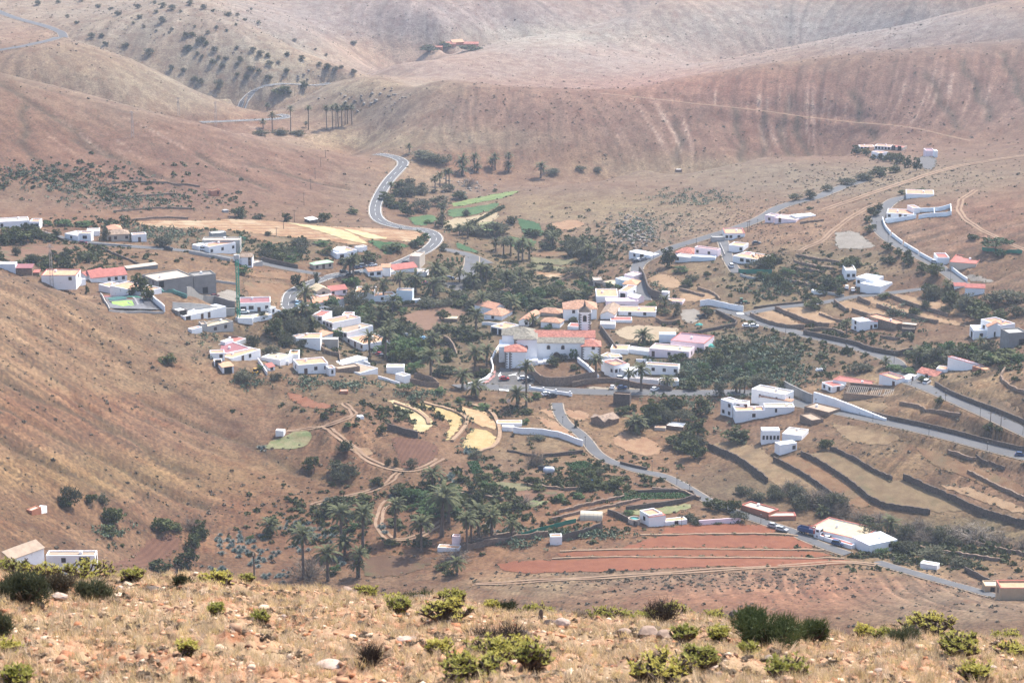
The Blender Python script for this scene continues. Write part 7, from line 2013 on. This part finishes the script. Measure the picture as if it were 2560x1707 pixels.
# tower crane
p = P(597, 799); h = 27.0; m_ = mpp(p)
r = bpy.data.objects.new('tower_crane', None); COL.objects.link(r); r.location = (p.x, p.y, base_z(p.x, p.y))
r['label'] = 'green lattice tower crane with its jib folded upward'; r['category'] = 'crane'
CG = plain('crane_green', (.02,.32,.21), .1, rough=.5)
h = (799 - 640) * m_ / .97
mb = MB(); w = .55; n_ = 22
def cc(k, f): return Vector(((-w, w, w, -w)[k % 4], (-w, -w, w, w)[k % 4], h * f))
for k in range(4): mb.tube(cc(k, 0), cc(k, 1), .16, .16, 4)
for q in range(n_):
    for k in range(4): mb.tube(cc(k, q / n_), cc(k + 1, (q + 1) / n_), .10, .10, 3)
    for k in range(4): mb.tube(cc(k, (q + 1) / n_), cc(k + 1, (q + 1) / n_), .05, .05, 3)
mb.build('mast', CG, r)
MB().box(-1.2, 1.0, -.9, .9, h - 1.4, h + .3).build('machinery_box', plain('crane_machinery', (.5,.5,.5), .1), r)
MB().box(-1.6, 1.6, -1.6, 1.6, -.4, .35).box(-1.3, 1.3, -1.3, 1.3, .36, 1.0).build('ballast_base', PAL['g'], r)
jb = MB(); a = Vector((.6, 0, h)); b = Vector((4.0, 0, h + 44 * m_))
for o in ((0,-.4,0),(0,.4,0),(-.6,0,.3)): jb.tube(a + Vector(o), b + Vector(o), .09, .08, 4)
for q in range(10):
    f0, f1 = q / 10, (q + 1) / 10
    jb.tube(a.lerp(b, f0) + Vector((0,-.4,0)), a.lerp(b, f1) + Vector((0,.4,0)), .05, .05, 3); jb.tube(a.lerp(b, f0) + Vector((-.6,0,.3)), a.lerp(b, f1) + Vector((0,-.4,0)), .05, .05, 3)
jb.build('jib', CG, r)
kb = MB().tube(b, b + Vector((-2.6, 0, .9)), .12, .1, 5).tube(b + Vector((-2.6,0,.9)), Vector((-.5, 0, h + .3)), .04, .04, 4); kb.build('folded_jib_tip', CG, r)
# wind pump tower
r = rootat(1271, 1045, 'wind_pump', 'slim lattice wind pump tower at the field corner', 'wind pump')
h = 46 * mpp(P(1271, 1045)); mb = MB()
def cw_(k, f): w = 1.1 * (1 - .8 * f); return Vector(((-w, w, w, -w)[k % 4], (-w, -w, w, w)[k % 4], h * f))
for k in range(4): mb.tube(cw_(k, 0), cw_(k, 1), .07, .05, 4)
for q in range(6):
    for k in range(4): mb.tube(cw_(k, q/6), cw_(k+1, (q+1)/6), .04, .04, 3)
mb.build('tower', TIMB, r)
bl = MB()
for k in range(10):
    t = k * .628
    bl.add([(0,-.5,h), (math.cos(t)*.9, -.5, h+math.sin(t)*.9), (math.cos(t+.4)*.9, -.42, h+math.sin(t+.4)*.9)], [(0,1,2)])
bl.build('blade_wheel', LATT, r); MB().box(-.05,.05,-.4,1.2,h-.05,h+.05).box(-.02,.02,1.0,1.8,h-.3,h+.4).build('tail_vane', LATT, r)

# ------------------------------------------------------------------ small yard things
r = rootat(1372, 1184, 'water_tank', 'big white horizontal water tank in the dry yard', 'water tank', .1)
mb = MB(); R_ = 1.25
prev = None
for (x, q) in ((-2.1,.3),(-1.9,.8),(-1.4,1.15),(-.8,1.25),(.8,1.25),(1.4,1.15),(1.9,.8),(2.1,.3)):
    if prev: mb.tube((prev[0],0,1.5),(x,0,1.5),prev[1],q,16)
    prev = (x, q)
mb.build('shell', plain('tank_white', (.62,.64,.70), .05, rough=.4), r, smooth=False); MB().box(-1.3,-.9,-.8,.8,-.2,.6).box(.9,1.3,-.8,.8,-.2,.6).build('cradle', PAL['g'], r)
r = rootat(1353, 1174, 'dark_bin', 'dark grey box bin beside the white tank', 'bin')
MB().box(-1.1,1.1,-.7,.7,0,1.5).build('bin_body', plain('dark_grey_plastic', (.07,.075,.09), .1), r); MB().box(-1.2,1.2,-.8,.8,1.51,1.62).build('lid', TYRE, r)
r = rootat(1851, 786, 'mini_roundabout', 'white round kerb island on the lane junction', 'roundabout', 0, .15)
mb = MB(); n_ = 28
vs, fs = [], []
for k in range(n_):
    t = 2 * math.pi * k / n_
    for (q, z) in ((1.75,0),(1.75,.35),(1.3,.35),(1.3,.1)): vs.append((q*math.cos(t), q*math.sin(t), z))
for k in range(n_):
    for c in range(3): fs.append((4*k+c, 4*((k+1)%n_)+c, 4*((k+1)%n_)+c+1, 4*k+c+1))
mb.add(vs, fs).build('kerb_ring', PAL['W'], r); MB().tube((0,0,0),(0,0,.16),1.3,1.3,28).build('gravel_centre', PAL['g'], r)
# round pool
r = rootat(1586, 1312, 'round_pool', 'raised round pool with teal water beside the white house', 'pool')
n_ = 28; vs, fs = [], []
for k in range(n_):
    t = 2 * math.pi * k / n_
    for (q, z) in ((3.4,-2),(3.4,1.9),(2.9,1.9),(2.9,.8)): vs.append((q*math.cos(t), q*math.sin(t)+3, z))
for k in range(n_):
    for c in range(3): fs.append((4*k+c, 4*((k+1)%n_)+c, 4*((k+1)%n_)+c+1, 4*k+c+1))
r.scale = (.6, .6, 1)
MB().add(vs, fs).build('pool_wall', PAL['C'], r)
MB().tube((0,3,1.5),(0,3,1.55),2.9,2.9,28).build('water', plain('teal_pool_water', (.08,.30,.27), .1, .4, rough=.08), r)
# greenhouse tunnel
r = rootat(1450, 1301, 'greenhouse_tunnel', 'cream plastic greenhouse tunnel beside the orchard', 'greenhouse', -.12)
PLAS = plain('cream_plastic_sheet', (.70,.60,.44), .06, .8, rough=.5)
arc = [(5 * (1 - math.cos(math.pi * k / 10)) / 2, 2.6 * math.sin(math.pi * k / 10) ** .7 if 0 < k < 10 else 0) for k in range(11)]
L_ = 7.5
vs = [(0, a, b) for a, b in arc] + [(L_, a, b) for a, b in arc]
MB().add(vs, [(k, k+1, k+12, k+11) for k in range(10)] + [tuple(range(11)), tuple(range(21, 10, -1))]).build('cover', PLAS, r)
for k in range(6):
    x = L_ * k / 5
    mb = MB()
    for (a, b), (c, d) in zip(arc[:-1], arc[1:]): mb.tube((x, a, b + .03), (x, c, d + .03), .05, .05, 4)
    mb.build('hoop', LATT, r)
# painted playground court
pg = [P(*q) for q in ((258,741),(364,741),(408,775),(276,771))]
def quad_patch(u0, u1, v0, v1, col, nm, lift):
    a, b, c, d = pg
    def q(u, v):
        s = a.lerp(b, u).lerp(d.lerp(c, u), v); return (s.x, s.y, max(base_z(s.x, s.y), s.z) + lift)
    n_ = 5; vs = []; fs = []
    for j in range(n_ + 1):
        for i in range(n_ + 1): vs.append(q(u0 + (u1 - u0) * i / n_, v0 + (v1 - v0) * j / n_))
    for j in range(n_):
        for i in range(n_): fs.append((j*(n_+1)+i, j*(n_+1)+i+1, (j+1)*(n_+1)+i+1, (j+1)*(n_+1)+i))
    mb = MB().add(vs, fs); mb.build('playground_surface', plain(nm, col, .25, .6), kind='structure')
quad_patch(0, 1, 0, 1, (.17,.17,.18), 'court_grey', .20)
for (u0,u1,v0,v1,c,n_) in ((.05,.42,.25,.55,(.06,.16,.15),'court_teal'),(.08,.5,.62,.95,(.30,.50,.12),'court_lime'),(0,.4,.0,.14,(.45,.14,.14),'court_red'),(.30,.62,.05,.22,(.08,.10,.16),'court_navy'),(.45,.75,.28,.45,(.07,.22,.16),'court_green'),(.70,.95,.50,.92,(.09,.09,.10),'court_dark'),(.78,.97,.1,.3,(.45,.16,.12),'court_orange'),(.40,.52,.68,.9,(.10,.10,.13),'court_slate'),(.56,.60,.3,1.0,(.35,.33,.34),'court_path')):
    quad_patch(u0, u1, v0, v1, c, n_, .26)
# pergola over the white shelter, tarpaulins, hides and bins near the village
for (px, py, s, col, nm, lab) in ((613,794,2.2,(.03,.28,.20),'green_tarpaulin','crumpled green tarpaulin in the yard below the crane'),(1748,812,1.6,(.10,.45,.38),'turquoise_trampoline','turquoise round cover in the dry plot'),(1776,866,2.4,(.12,.45,.38),'turquoise_awning','turquoise awning behind the mauve-roofed house'),
   (1050,846,3.0,(.25,.45,.62),'blue_market_awning','pale blue awning by the village trees'),(1483,1202,1.6,(.12,.30,.55),'blue_tarpaulin','blue tarpaulin heap beside the crop rows'),(1455,1204,2.0,(.05,.05,.06),'black_plastic_heap','black plastic heap beside the crop rows'),(2050,925,1.8,(.6,.6,.6),'white_cistern','white cistern left of the red-roofed range')):
    r = rootat(px, py, nm, lab, 'cover' if 'cistern' not in nm else 'cistern')
    rr = random.Random(px); mb = MB(); vs = []; n_ = 7
    for j in range(n_):
        for i in range(n_):
            e = min(i, j, n_-1-i, n_-1-j)
            vs.append(((i/(n_-1)-.5)*2*s, (j/(n_-1)-.5)*1.4*s, (0 if e == 0 else .5 + rr.uniform(-.15,.35))*s*.5))
    fs = [(j*n_+i, j*n_+i+1, (j+1)*n_+i+1, (j+1)*n_+i) for j in range(n_-1) for i in range(n_-1)]
    mb.add(vs, fs).build('sheet', plain(nm + '_fabric', col, .1), r)
    MB().tube((-s*.6,0,-.2),(-s*.6,0,s*.25),.06,.06,5).tube((s*.6,0,-.2),(s*.6,0,s*.25),.06,.06,5).build('prop', TIMB, r)
# church square: red kerb lane and white arrows
rk = [P(*q) for q in ((1213,958),(1228,952),(1240,938),(1243,928),(1236,928),(1230,944),(1216,952),(1206,957))]
co, z, fa = drape([(q.x, q.y) for q in rk], 1.0, .24)
me = bpy.data.meshes.new('red_pavement'); me.from_pydata([(a, b, c) for (a, b), c in zip(co, z)], [], [tuple(f) for f in fa])
add_obj('red_pavement', me, plain('red_paving', (.42,.22,.20), .1), kind='structure')
for pl in ([(1247,940),(1252,938),(1249,930)],[(1248,977),(1272,979),(1273,975),(1250,974)],[(1288,936),(1297,949),(1300,949),(1291,935)],[(1272,940),(1291,936),(1291,935),(1272,938)]):
    co, z, fa = drape([(q.x, q.y) for q in [P(*a) for a in pl]], 1.5, .27)
    me = bpy.data.meshes.new('road_markings'); me.from_pydata([(a, b, c) for (a, b), c in zip(co, z)], [], [tuple(f) for f in fa])
    add_obj('road_markings', me, PAINT, kind='structure')
print('props', round(time.time() - T0, 1))
# ------------------------------------------------------------------ foreground plants, rocks and dry grass
EUL = leafmat('spurge_leaves', (0.26,0.26,0.05), (0.56,0.48,0.10), .35, .6)
EUS = plain('spurge_stems', (0.115,0.085,0.062), .25, 8.0)
def spurge(px, py, wpx, hpx, seed, green=False, bare=0.0):
    """low succulent spurge: forking thick stems, a rosette of leaves on each tip"""
    p = PF(px, py); m = mpp(p); R_ = wpx * m / 2; Hh = max(.14, hpx * m * .85)
    r = random.Random(seed)
    root = bpy.data.objects.new('spurge_shrub', None); COL.objects.link(root); root.location = (p.x, p.y, p.z - .02)
    st, lf = MB(), MB()
    nb = max(12, int(16 + R_ * 26))
    for k in range(nb):
        a = r.uniform(0, 6.28); q = math.sqrt(r.random())
        tip = Vector((math.cos(a) * q * R_, math.sin(a) * q * R_, Hh * (1 - .55 * q * q) * r.uniform(.75, 1.05)))
        b = Vector((tip.x * .18, tip.y * .18, 0))
        mid = b.lerp(tip, .5) + Vector((r.uniform(-.04,.04), r.uniform(-.04,.04), -.05 * Hh + .12 * q * Hh))
        w = .016 + .012 * r.random()
        st.path([b, mid, tip], [w * 1.6, w * 1.1, w * .8], 5)
        for f in range(4):
            e = mid.lerp(tip, r.uniform(.1, .9)); t = e + Vector((r.uniform(-.11,.11), r.uniform(-.11,.11), r.uniform(.05,.13)))
            st.path([e, t], [w * .8, w * .6], 4)
            if r.random() > bare: rosette(lf, t, r)
        if r.random() > bare: rosette(lf, tip, r)
    st.build('stems', EUS, root); lf.build('leaves', LM['g'] if green else EUL, root)
    return root
def rosette(mb, t, r):
    for k in range(7):
        a = r.uniform(0, 6.28); el = r.uniform(-.1, 1.0); L_ = r.uniform(.05, .085)
        d = Vector((math.cos(a) * math.cos(el), math.sin(a) * math.cos(el), math.sin(el)))
        s = Vector((-math.sin(a), math.cos(a), 0)) * .012
        mb.add([t, t + d * L_ * .6 + s, t + d * L_, t + d * L_ * .6 - s], [(0,1,2,3)])
SPURGES = [  # px, py(base), width, height
(35,1440,110,50),(110,1460,120,60),(215,1450,170,46),(330,1452,60,30),(535,1462,100,26),(620,1460,30,22),(10,1415,60,40),
(915,1468,66,32),(985,1475,56,26),(1000,1527,66,30),(1115,1555,160,56),(1130,1505,74,26),(1230,1480,30,14),(1095,1640,50,40),
(1350,1490,90,32),(1320,1512,60,28),(1520,1515,110,40),(1590,1522,60,22),(1640,1530,80,30),(1690,1535,110,46),(1790,1540,70,36),
(1800,1600,60,30),(1710,1600,64,30),(1330,1668,90,66),(1290,1650,120,56),(1640,1710,190,90),(1740,1665,110,46),(1180,1705,230,60),(1230,1640,130,34),(1960,1690,100,38),
(2330,1590,150,62),(2290,1580,80,50),(2210,1600,60,26),(2400,1630,140,44),(2520,1600,100,30),(2530,1640,80,26),(20,1640,50,30),(2440,1700,60,26),(650,1560,30,24),(40,1710,70,24),
(470,1640,26,16),(540,1540,18,14),(2160,1590,50,24),(1870,1640,30,16)]
for k, s in enumerate(SPURGES):
    o = spurge(*s, seed=k, bare=.15 if k % 5 else .4)
    big = 'broad' if s[2] > 100 else ('small' if s[2] < 50 else 'round')
    REG.setdefault((big + ' yellow-green spurge shrub', ('far left' if s[0] < 640 else 'left of centre' if s[0] < 1280 else 'right of centre' if s[0] < 1920 else 'far right') + (' at the near crest' if s[1] < 1550 + (s[0] - 1280) * .05 else ' near the bottom edge')), []).append((s[0], s[1], o))
    o['category'] = 'shrub'; o['group'] = 'yellow-green spurges of the near slope'
# dark rounded green bush and other foreground bushes
NEEDLE = leafmat('wiry_green_twigs', (0.035,0.055,0.022), (0.11,0.14,0.05), .2)
def wiry(px, py, wpx, hpx, label, mat, seed, n_=1500, dead=False, nm='wiry_bush'):
    p = PF(px, py); m = mpp(p); R_ = wpx * m / 2; Hh = hpx * m
    r = random.Random(seed)
    root = bpy.data.objects.new(nm, None); COL.objects.link(root); root.location = (p.x, p.y + R_ * .3, fheight(p.x, p.y + R_ * .3) - .03)
    root['label'] = label; root['category'] = 'bush'
    tw, st = MB(), MB()
    lobes = [(Vector((r.uniform(-.6,.6)*R_, r.uniform(-.4,.4)*R_, Hh*r.uniform(.25,.8))), r.uniform(.32,.5)) for _ in range(11)]
    for k in range(n_):
        c, q = r.choice(lobes)
        d = rnd_unit(r); 
        s = c + Vector((d.x * R_, d.y * R_, d.z * Hh * .9)) * q * r.uniform(.3, .95)
        if s.z < 0: s.z = r.uniform(0, .1)
        e = s + (d * .6 + Vector((0, 0, .55)) + rnd_unit(r) * .5).normalized() * r.uniform(.07, .17) * (1.6 if dead else 1)
        w = rnd_unit(r) * (.008 if not dead else .006)
        tw.add([s - w, s + w, e], [(0,1,2)])
        if not dead:
            w = rnd_unit(r) * .012; e2 = s + rnd_unit(r) * .06
            tw.add([s - w, s + w, e2], [(0,1,2)])
    for k in range(26):
        a = r.uniform(0, 6.28); q = r.uniform(.3, .8)
        st.path([Vector((r.uniform(-.1,.1)*R_,0,0)), Vector((math.cos(a)*q*R_*.5, math.sin(a)*q*R_*.5, Hh*.35)), Vector((math.cos(a)*q*R_, math.sin(a)*q*R_, Hh*r.uniform(.4,.85)))], [.02,.014,.006], 4)
    st.build('branches', EUS, root); tw.build('twigs', mat, root)
wiry(1925,1608,210,92,'large dark green rounded bush at the crest, right of centre',NEEDLE,1,5200)
wiry(2030,1606,100,60,'lower green bush joined to the large dark green bush',NEEDLE,2,2200)
wiry(1650,1562,110,58,'dark dead tangled bush beside the grey boulder',plain('dead_dark_twigs',(.07,.055,.045),.2,4),3,1100,True,'dead_bush')
wiry(1240,1602,180,30,'flat dark heap of dead branches on the near slope',plain('dead_dark_twigs',(.07,.055,.045),.2,4),4,1100,True,'dead_bush')
wiry(925,1668,60,44,'dark brown dead stump tuft near the bottom edge',plain('dead_dark_twigs',(.07,.055,.045),.2,4),5,500,True,'dead_bush')
wiry(60,1515,150,74,'large olive-green tangled bush at the lower left',leafmat('olive_twigs',(.05,.06,.03),(.14,.15,.08),.2),6,3600)
wiry(150,1480,100,50,'brownish tangled bush beside the left olive one',leafmat('brown_twigs',(.10,.08,.05),(.2,.17,.11),.1),7,1500)
wiry(235,1500,110,50,'dark green low bush right of the left tangled bushes',leafmat('olive_twigs',(.05,.06,.03),(.14,.15,.08),.2),8,1900)
wiry(10,1590,60,60,'olive bush cut by the left frame edge',leafmat('olive_twigs',(.05,.06,.03),(.14,.15,.08),.2),9,1000)
wiry(1260,1496,70,30,'grey-green low bush at the crest in the middle',leafmat('olive_twigs',(.05,.06,.03),(.14,.15,.08),.2),10,900)
wiry(1035,1480,110,24,'dark green ground bush behind the crest boulder',NEEDLE,11,1000)
wiry(455,1462,50,22,'small grey-green bush at the left crest',leafmat('olive_twigs',(.05,.06,.03),(.14,.15,.08),.2),12,600)
wiry(2260,1610,110,34,'straggly grey-green growth left of the round right-hand spurge',leafmat('olive_twigs',(.05,.06,.03),(.14,.15,.08),.2),13,1000)
wiry(1450,1488,40,34,'pale dry twiggy bush on the crest',leafmat('pale_twigs',(.3,.24,.17),(.42,.35,.26),.1),14,400,True,'dead_bush')
# boulders and stones one can point at
RM = [plain('pink_grey_rock', (0.36,0.26,0.20), .3, 4.0, spots=(7, .58, (.5,.42,.35))), plain('dark_lichen_rock', (0.15,0.115,0.095), .35, 5.0, spots=(6, .58, (.30,.27,.23))), plain('pale_pink_rock', (0.55,0.42,0.34), .2, 4.0)]
def rock(px, py, wpx, hpx, mi, label, seed):
    p = PF(px, py); m = mpp(p); R_ = wpx * m / 2; Hh = hpx * m
    r = random.Random(seed)
    import bmesh
    bm = bmesh.new(); bmesh.ops.create_icosphere(bm, subdivisions=3, radius=1)
    pl = [(rnd_unit(r), r.uniform(.55, .9)) for _ in range(12)]
    for v in bm.verts:
        for n_, d in pl:
            t = v.co.dot(n_)
            if t > d: v.co -= n_ * (t - d) * .9
        v.co *= 1 + .04 * math.sin(v.co.x * 9 + seed) * math.sin(v.co.y * 11)
        v.co = Vector((v.co.x * R_, v.co.y * R_ * .8, v.co.z * Hh * .62 + Hh * .28))
    me = bpy.data.meshes.new('boulder'); bm.to_mesh(me); bm.free()
    o = add_obj('boulder' if wpx > 40 else 'stone', me, RM[mi])
    o.location = (p.x, p.y, p.z); o.rotation_euler = (0, 0, r.uniform(-.5, .5))
    if isinstance(label, str) and ' ' in label and label.startswith('!'):
        o['label'] = label[1:]; o['category'] = 'rock'
    else:
        where = 'on the near slope, ' + ('far left' if px < 500 else 'left of centre' if px < 1150 else 'centre' if px < 1500 else 'right of centre' if px < 2000 else 'far right')
        REG.setdefault((('flat ' if hpx < wpx * .4 else '') + ('pale pink', 'dark', 'pale')[0 if mi == 0 else mi] + ' stone', where), []).append((px, py, o))
        o['category'] = 'rock'; o['group'] = 'loose rocks of the near slope'
for k, a in enumerate([(865,1450,34,28,0,'!upright pinkish boulder at the crest left of centre'),(888,1462,50,22,0,'!sloping rock leaning on the upright crest boulder'),(850,1468,34,12,1,''),
 (1050,1480,54,26,1,'!dark cracked boulder at the crest in the middle'),(1080,1474,24,18,1,'!small dark rock right of the cracked crest boulder'),(1075,1492,34,12,2,''),(1838,1534,54,42,1,'!big grey lichen boulder left of the dark green bush'),(1812,1550,44,30,1,'!lower dark rock in front of the grey lichen boulder'),
 (1800,1576,60,18,1,'!long dark slab below the grey boulder'),(1800,1596,36,12,2,''),(1352,1550,16,34,1,'!small upright dark stone stump'),(1405,1562,44,20,2,''),(1370,1560,40,16,1,''),(1308,1594,44,22,1,''),(1620,1586,64,24,0,''),(1660,1592,50,24,0,''),(1560,1590,44,22,0,''),(1640,1575,40,14,1,''),
 (1780,1668,46,14,2,''),(1795,1690,30,16,0,''),(1922,1650,24,18,2,''),(1430,1510,36,20,0,''),(1010,1600,40,14,2,''),(835,1666,90,16,2,'!long flat pale slab near the bottom edge'),(340,1600,24,16,2,''),(120,1490,40,28,0,''),(150,1500,44,26,2,''),(100,1520,30,20,1,''),(60,1420,24,26,0,''),(320,1440,16,18,2,''),
 (300,1475,24,16,2,''),(385,1478,44,14,1,''),(560,1482,40,12,0,''),(1030,1598,50,12,0,''),(2290,1585,20,30,1,'!dark stone in front of the round right-hand spurge'),(1700,1410+120,20,10,2,''),(2420,1600,30,16,1,''),(2560,1625,60,20,1,''),(1480,1530,30,12,2,''),(1590,1546,30,16,1,''),(710,1545,24,12,2,''),(660,1520,24,12,1,''),
 (760,1600,20,10,1,''),(900,1560,20,12,1,''),(480,1580,18,12,2,''),(250,1640,24,10,0,''),(2080,1640,30,14,0,''),(2200,1680,30,14,2,''),(1540,1660,24,12,0,''),(2480,1670,26,12,2,''),(1120,1560,20,10,1,'')]):
    rock(*a, seed=k + 7)
def fg_points(N, power=1.0, y0=22, y1=56):
    y = y0 + (y1 - y0) * RNG.random(N) ** power
    s = RNG.uniform(-.26, .26, N)
    x = s * y
    i = (s - ss[0]) / (ss[1] - ss[0]); j = np.interp(y, ys, np.arange(len(ys)))
    i0 = np.clip(i.astype(int), 0, len(ss) - 2); j0 = np.clip(j.astype(int), 0, len(ys) - 2); a = i - i0; b = j - j0
    z = ZF[j0, i0] * (1-a) * (1-b) + ZF[j0, i0+1] * a * (1-b) + ZF[j0+1, i0] * (1-a) * b + ZF[j0+1, i0+1] * a * b
    return np.stack([x, y, z], 1)
def patchy(P_, sc, thr, seed):
    v = np.sin(P_[:,0]*sc + seed) * np.sin(P_[:,1]*sc*.8 + seed*2) + .7*np.sin(P_[:,0]*sc*2.3 + P_[:,1]*sc*1.7 + seed) + .5*RNG.standard_normal(len(P_))
    return v > thr
def tintmat(name, trans=.0, rough=.8):
    m, nt, b = nodes_of(name)
    c = attr(nt, 'tint'); L(nt, c, b.inputs['Base Color']); b.inputs['Roughness'].default_value = rough
    if trans:
        tr = nt.nodes.new('ShaderNodeBsdfTranslucent'); L(nt, c, tr.inputs['Color'])
        ms = nt.nodes.new('ShaderNodeMixShader'); ms.inputs[0].default_value = trans
        L(nt, b.outputs[0], ms.inputs[1]); L(nt, tr.outputs[0], ms.inputs[2]); L(nt, ms.outputs[0], nt.nodes['Material Output'].inputs['Surface'])
    return m
GT = tintmat('dry_grass_blades', .3)
ST = tintmat('loose_earth_clods')
g = fg_points(34000, .8); g = g[patchy(g, .9, -.35, 3)]
n_ = len(g)
base = np.array([[.56,.43,.26]]) * RNG.uniform(.55, 1.35, (n_, 1)); base[:, 2] *= RNG.uniform(.8, 1.2, n_)
merged('dry_grass', low_variants('tuft', 4), g, RNG.uniform(.07, .20, n_), GT, 'straw-coloured dry grass tufts covering the near slope', 'grass', tilt=.25, zs=RNG.uniform(.7, 1.25, n_), cols=base)
g = fg_points(9000, .7); g = g[patchy(g, 1.1, .2, 8)]; n_ = len(g)
base = np.array([[.15,.11,.075]]) * RNG.uniform(.6, 1.4, (n_, 1))
merged('dry_ground_cover', low_variants('scrub'), g, RNG.uniform(.05, .14, n_), GT, 'low greyish-brown dead ground cover on the near slope', 'ground cover', zs=RNG.uniform(.3, .8, n_), cols=base)
g = fg_points(17000, .8); n_ = len(g)
cs_ = np.array([(.32,.13,.06),(.40,.21,.12),(.38,.23,.14),(.15,.07,.04),(.50,.37,.26)])[RNG.integers(0, 5, n_)] * RNG.uniform(.8, 1.2, (n_, 1))
merged('loose_stones', low_variants('stone', 5), g, RNG.gamma(1.5, .011, n_) + .008, ST, 'loose reddish stones and clods littering the near slope', 'stones', cols=cs_)
print('foreground', round(time.time() - T0, 1))
# ------------------------------------------------------------------ air
hz = MB().box(-2600, 2600, -60, 5400, -80, 420)
hm = bpy.data.materials.new('pale_air'); hm.use_nodes = True
nt = hm.node_tree; nt.nodes.clear()
out = nt.nodes.new('ShaderNodeOutputMaterial'); pv = nt.nodes.new('ShaderNodeVolumePrincipled')
pv.inputs['Color'].default_value = (.72, .82, 1.0, 1)
pv.inputs['Density'].default_value = HAZE_DENSITY = 0.000085
pv.inputs['Anisotropy'].default_value = 0.35
L(nt, pv.outputs[0], out.inputs['Volume'])
hz.build('haze', hm, kind='stuff', label='thin pale blue haze filling the whole valley air', cat='haze')
write_labels()
print('total', round(time.time() - T0, 1), 'objects', len(bpy.data.objects))
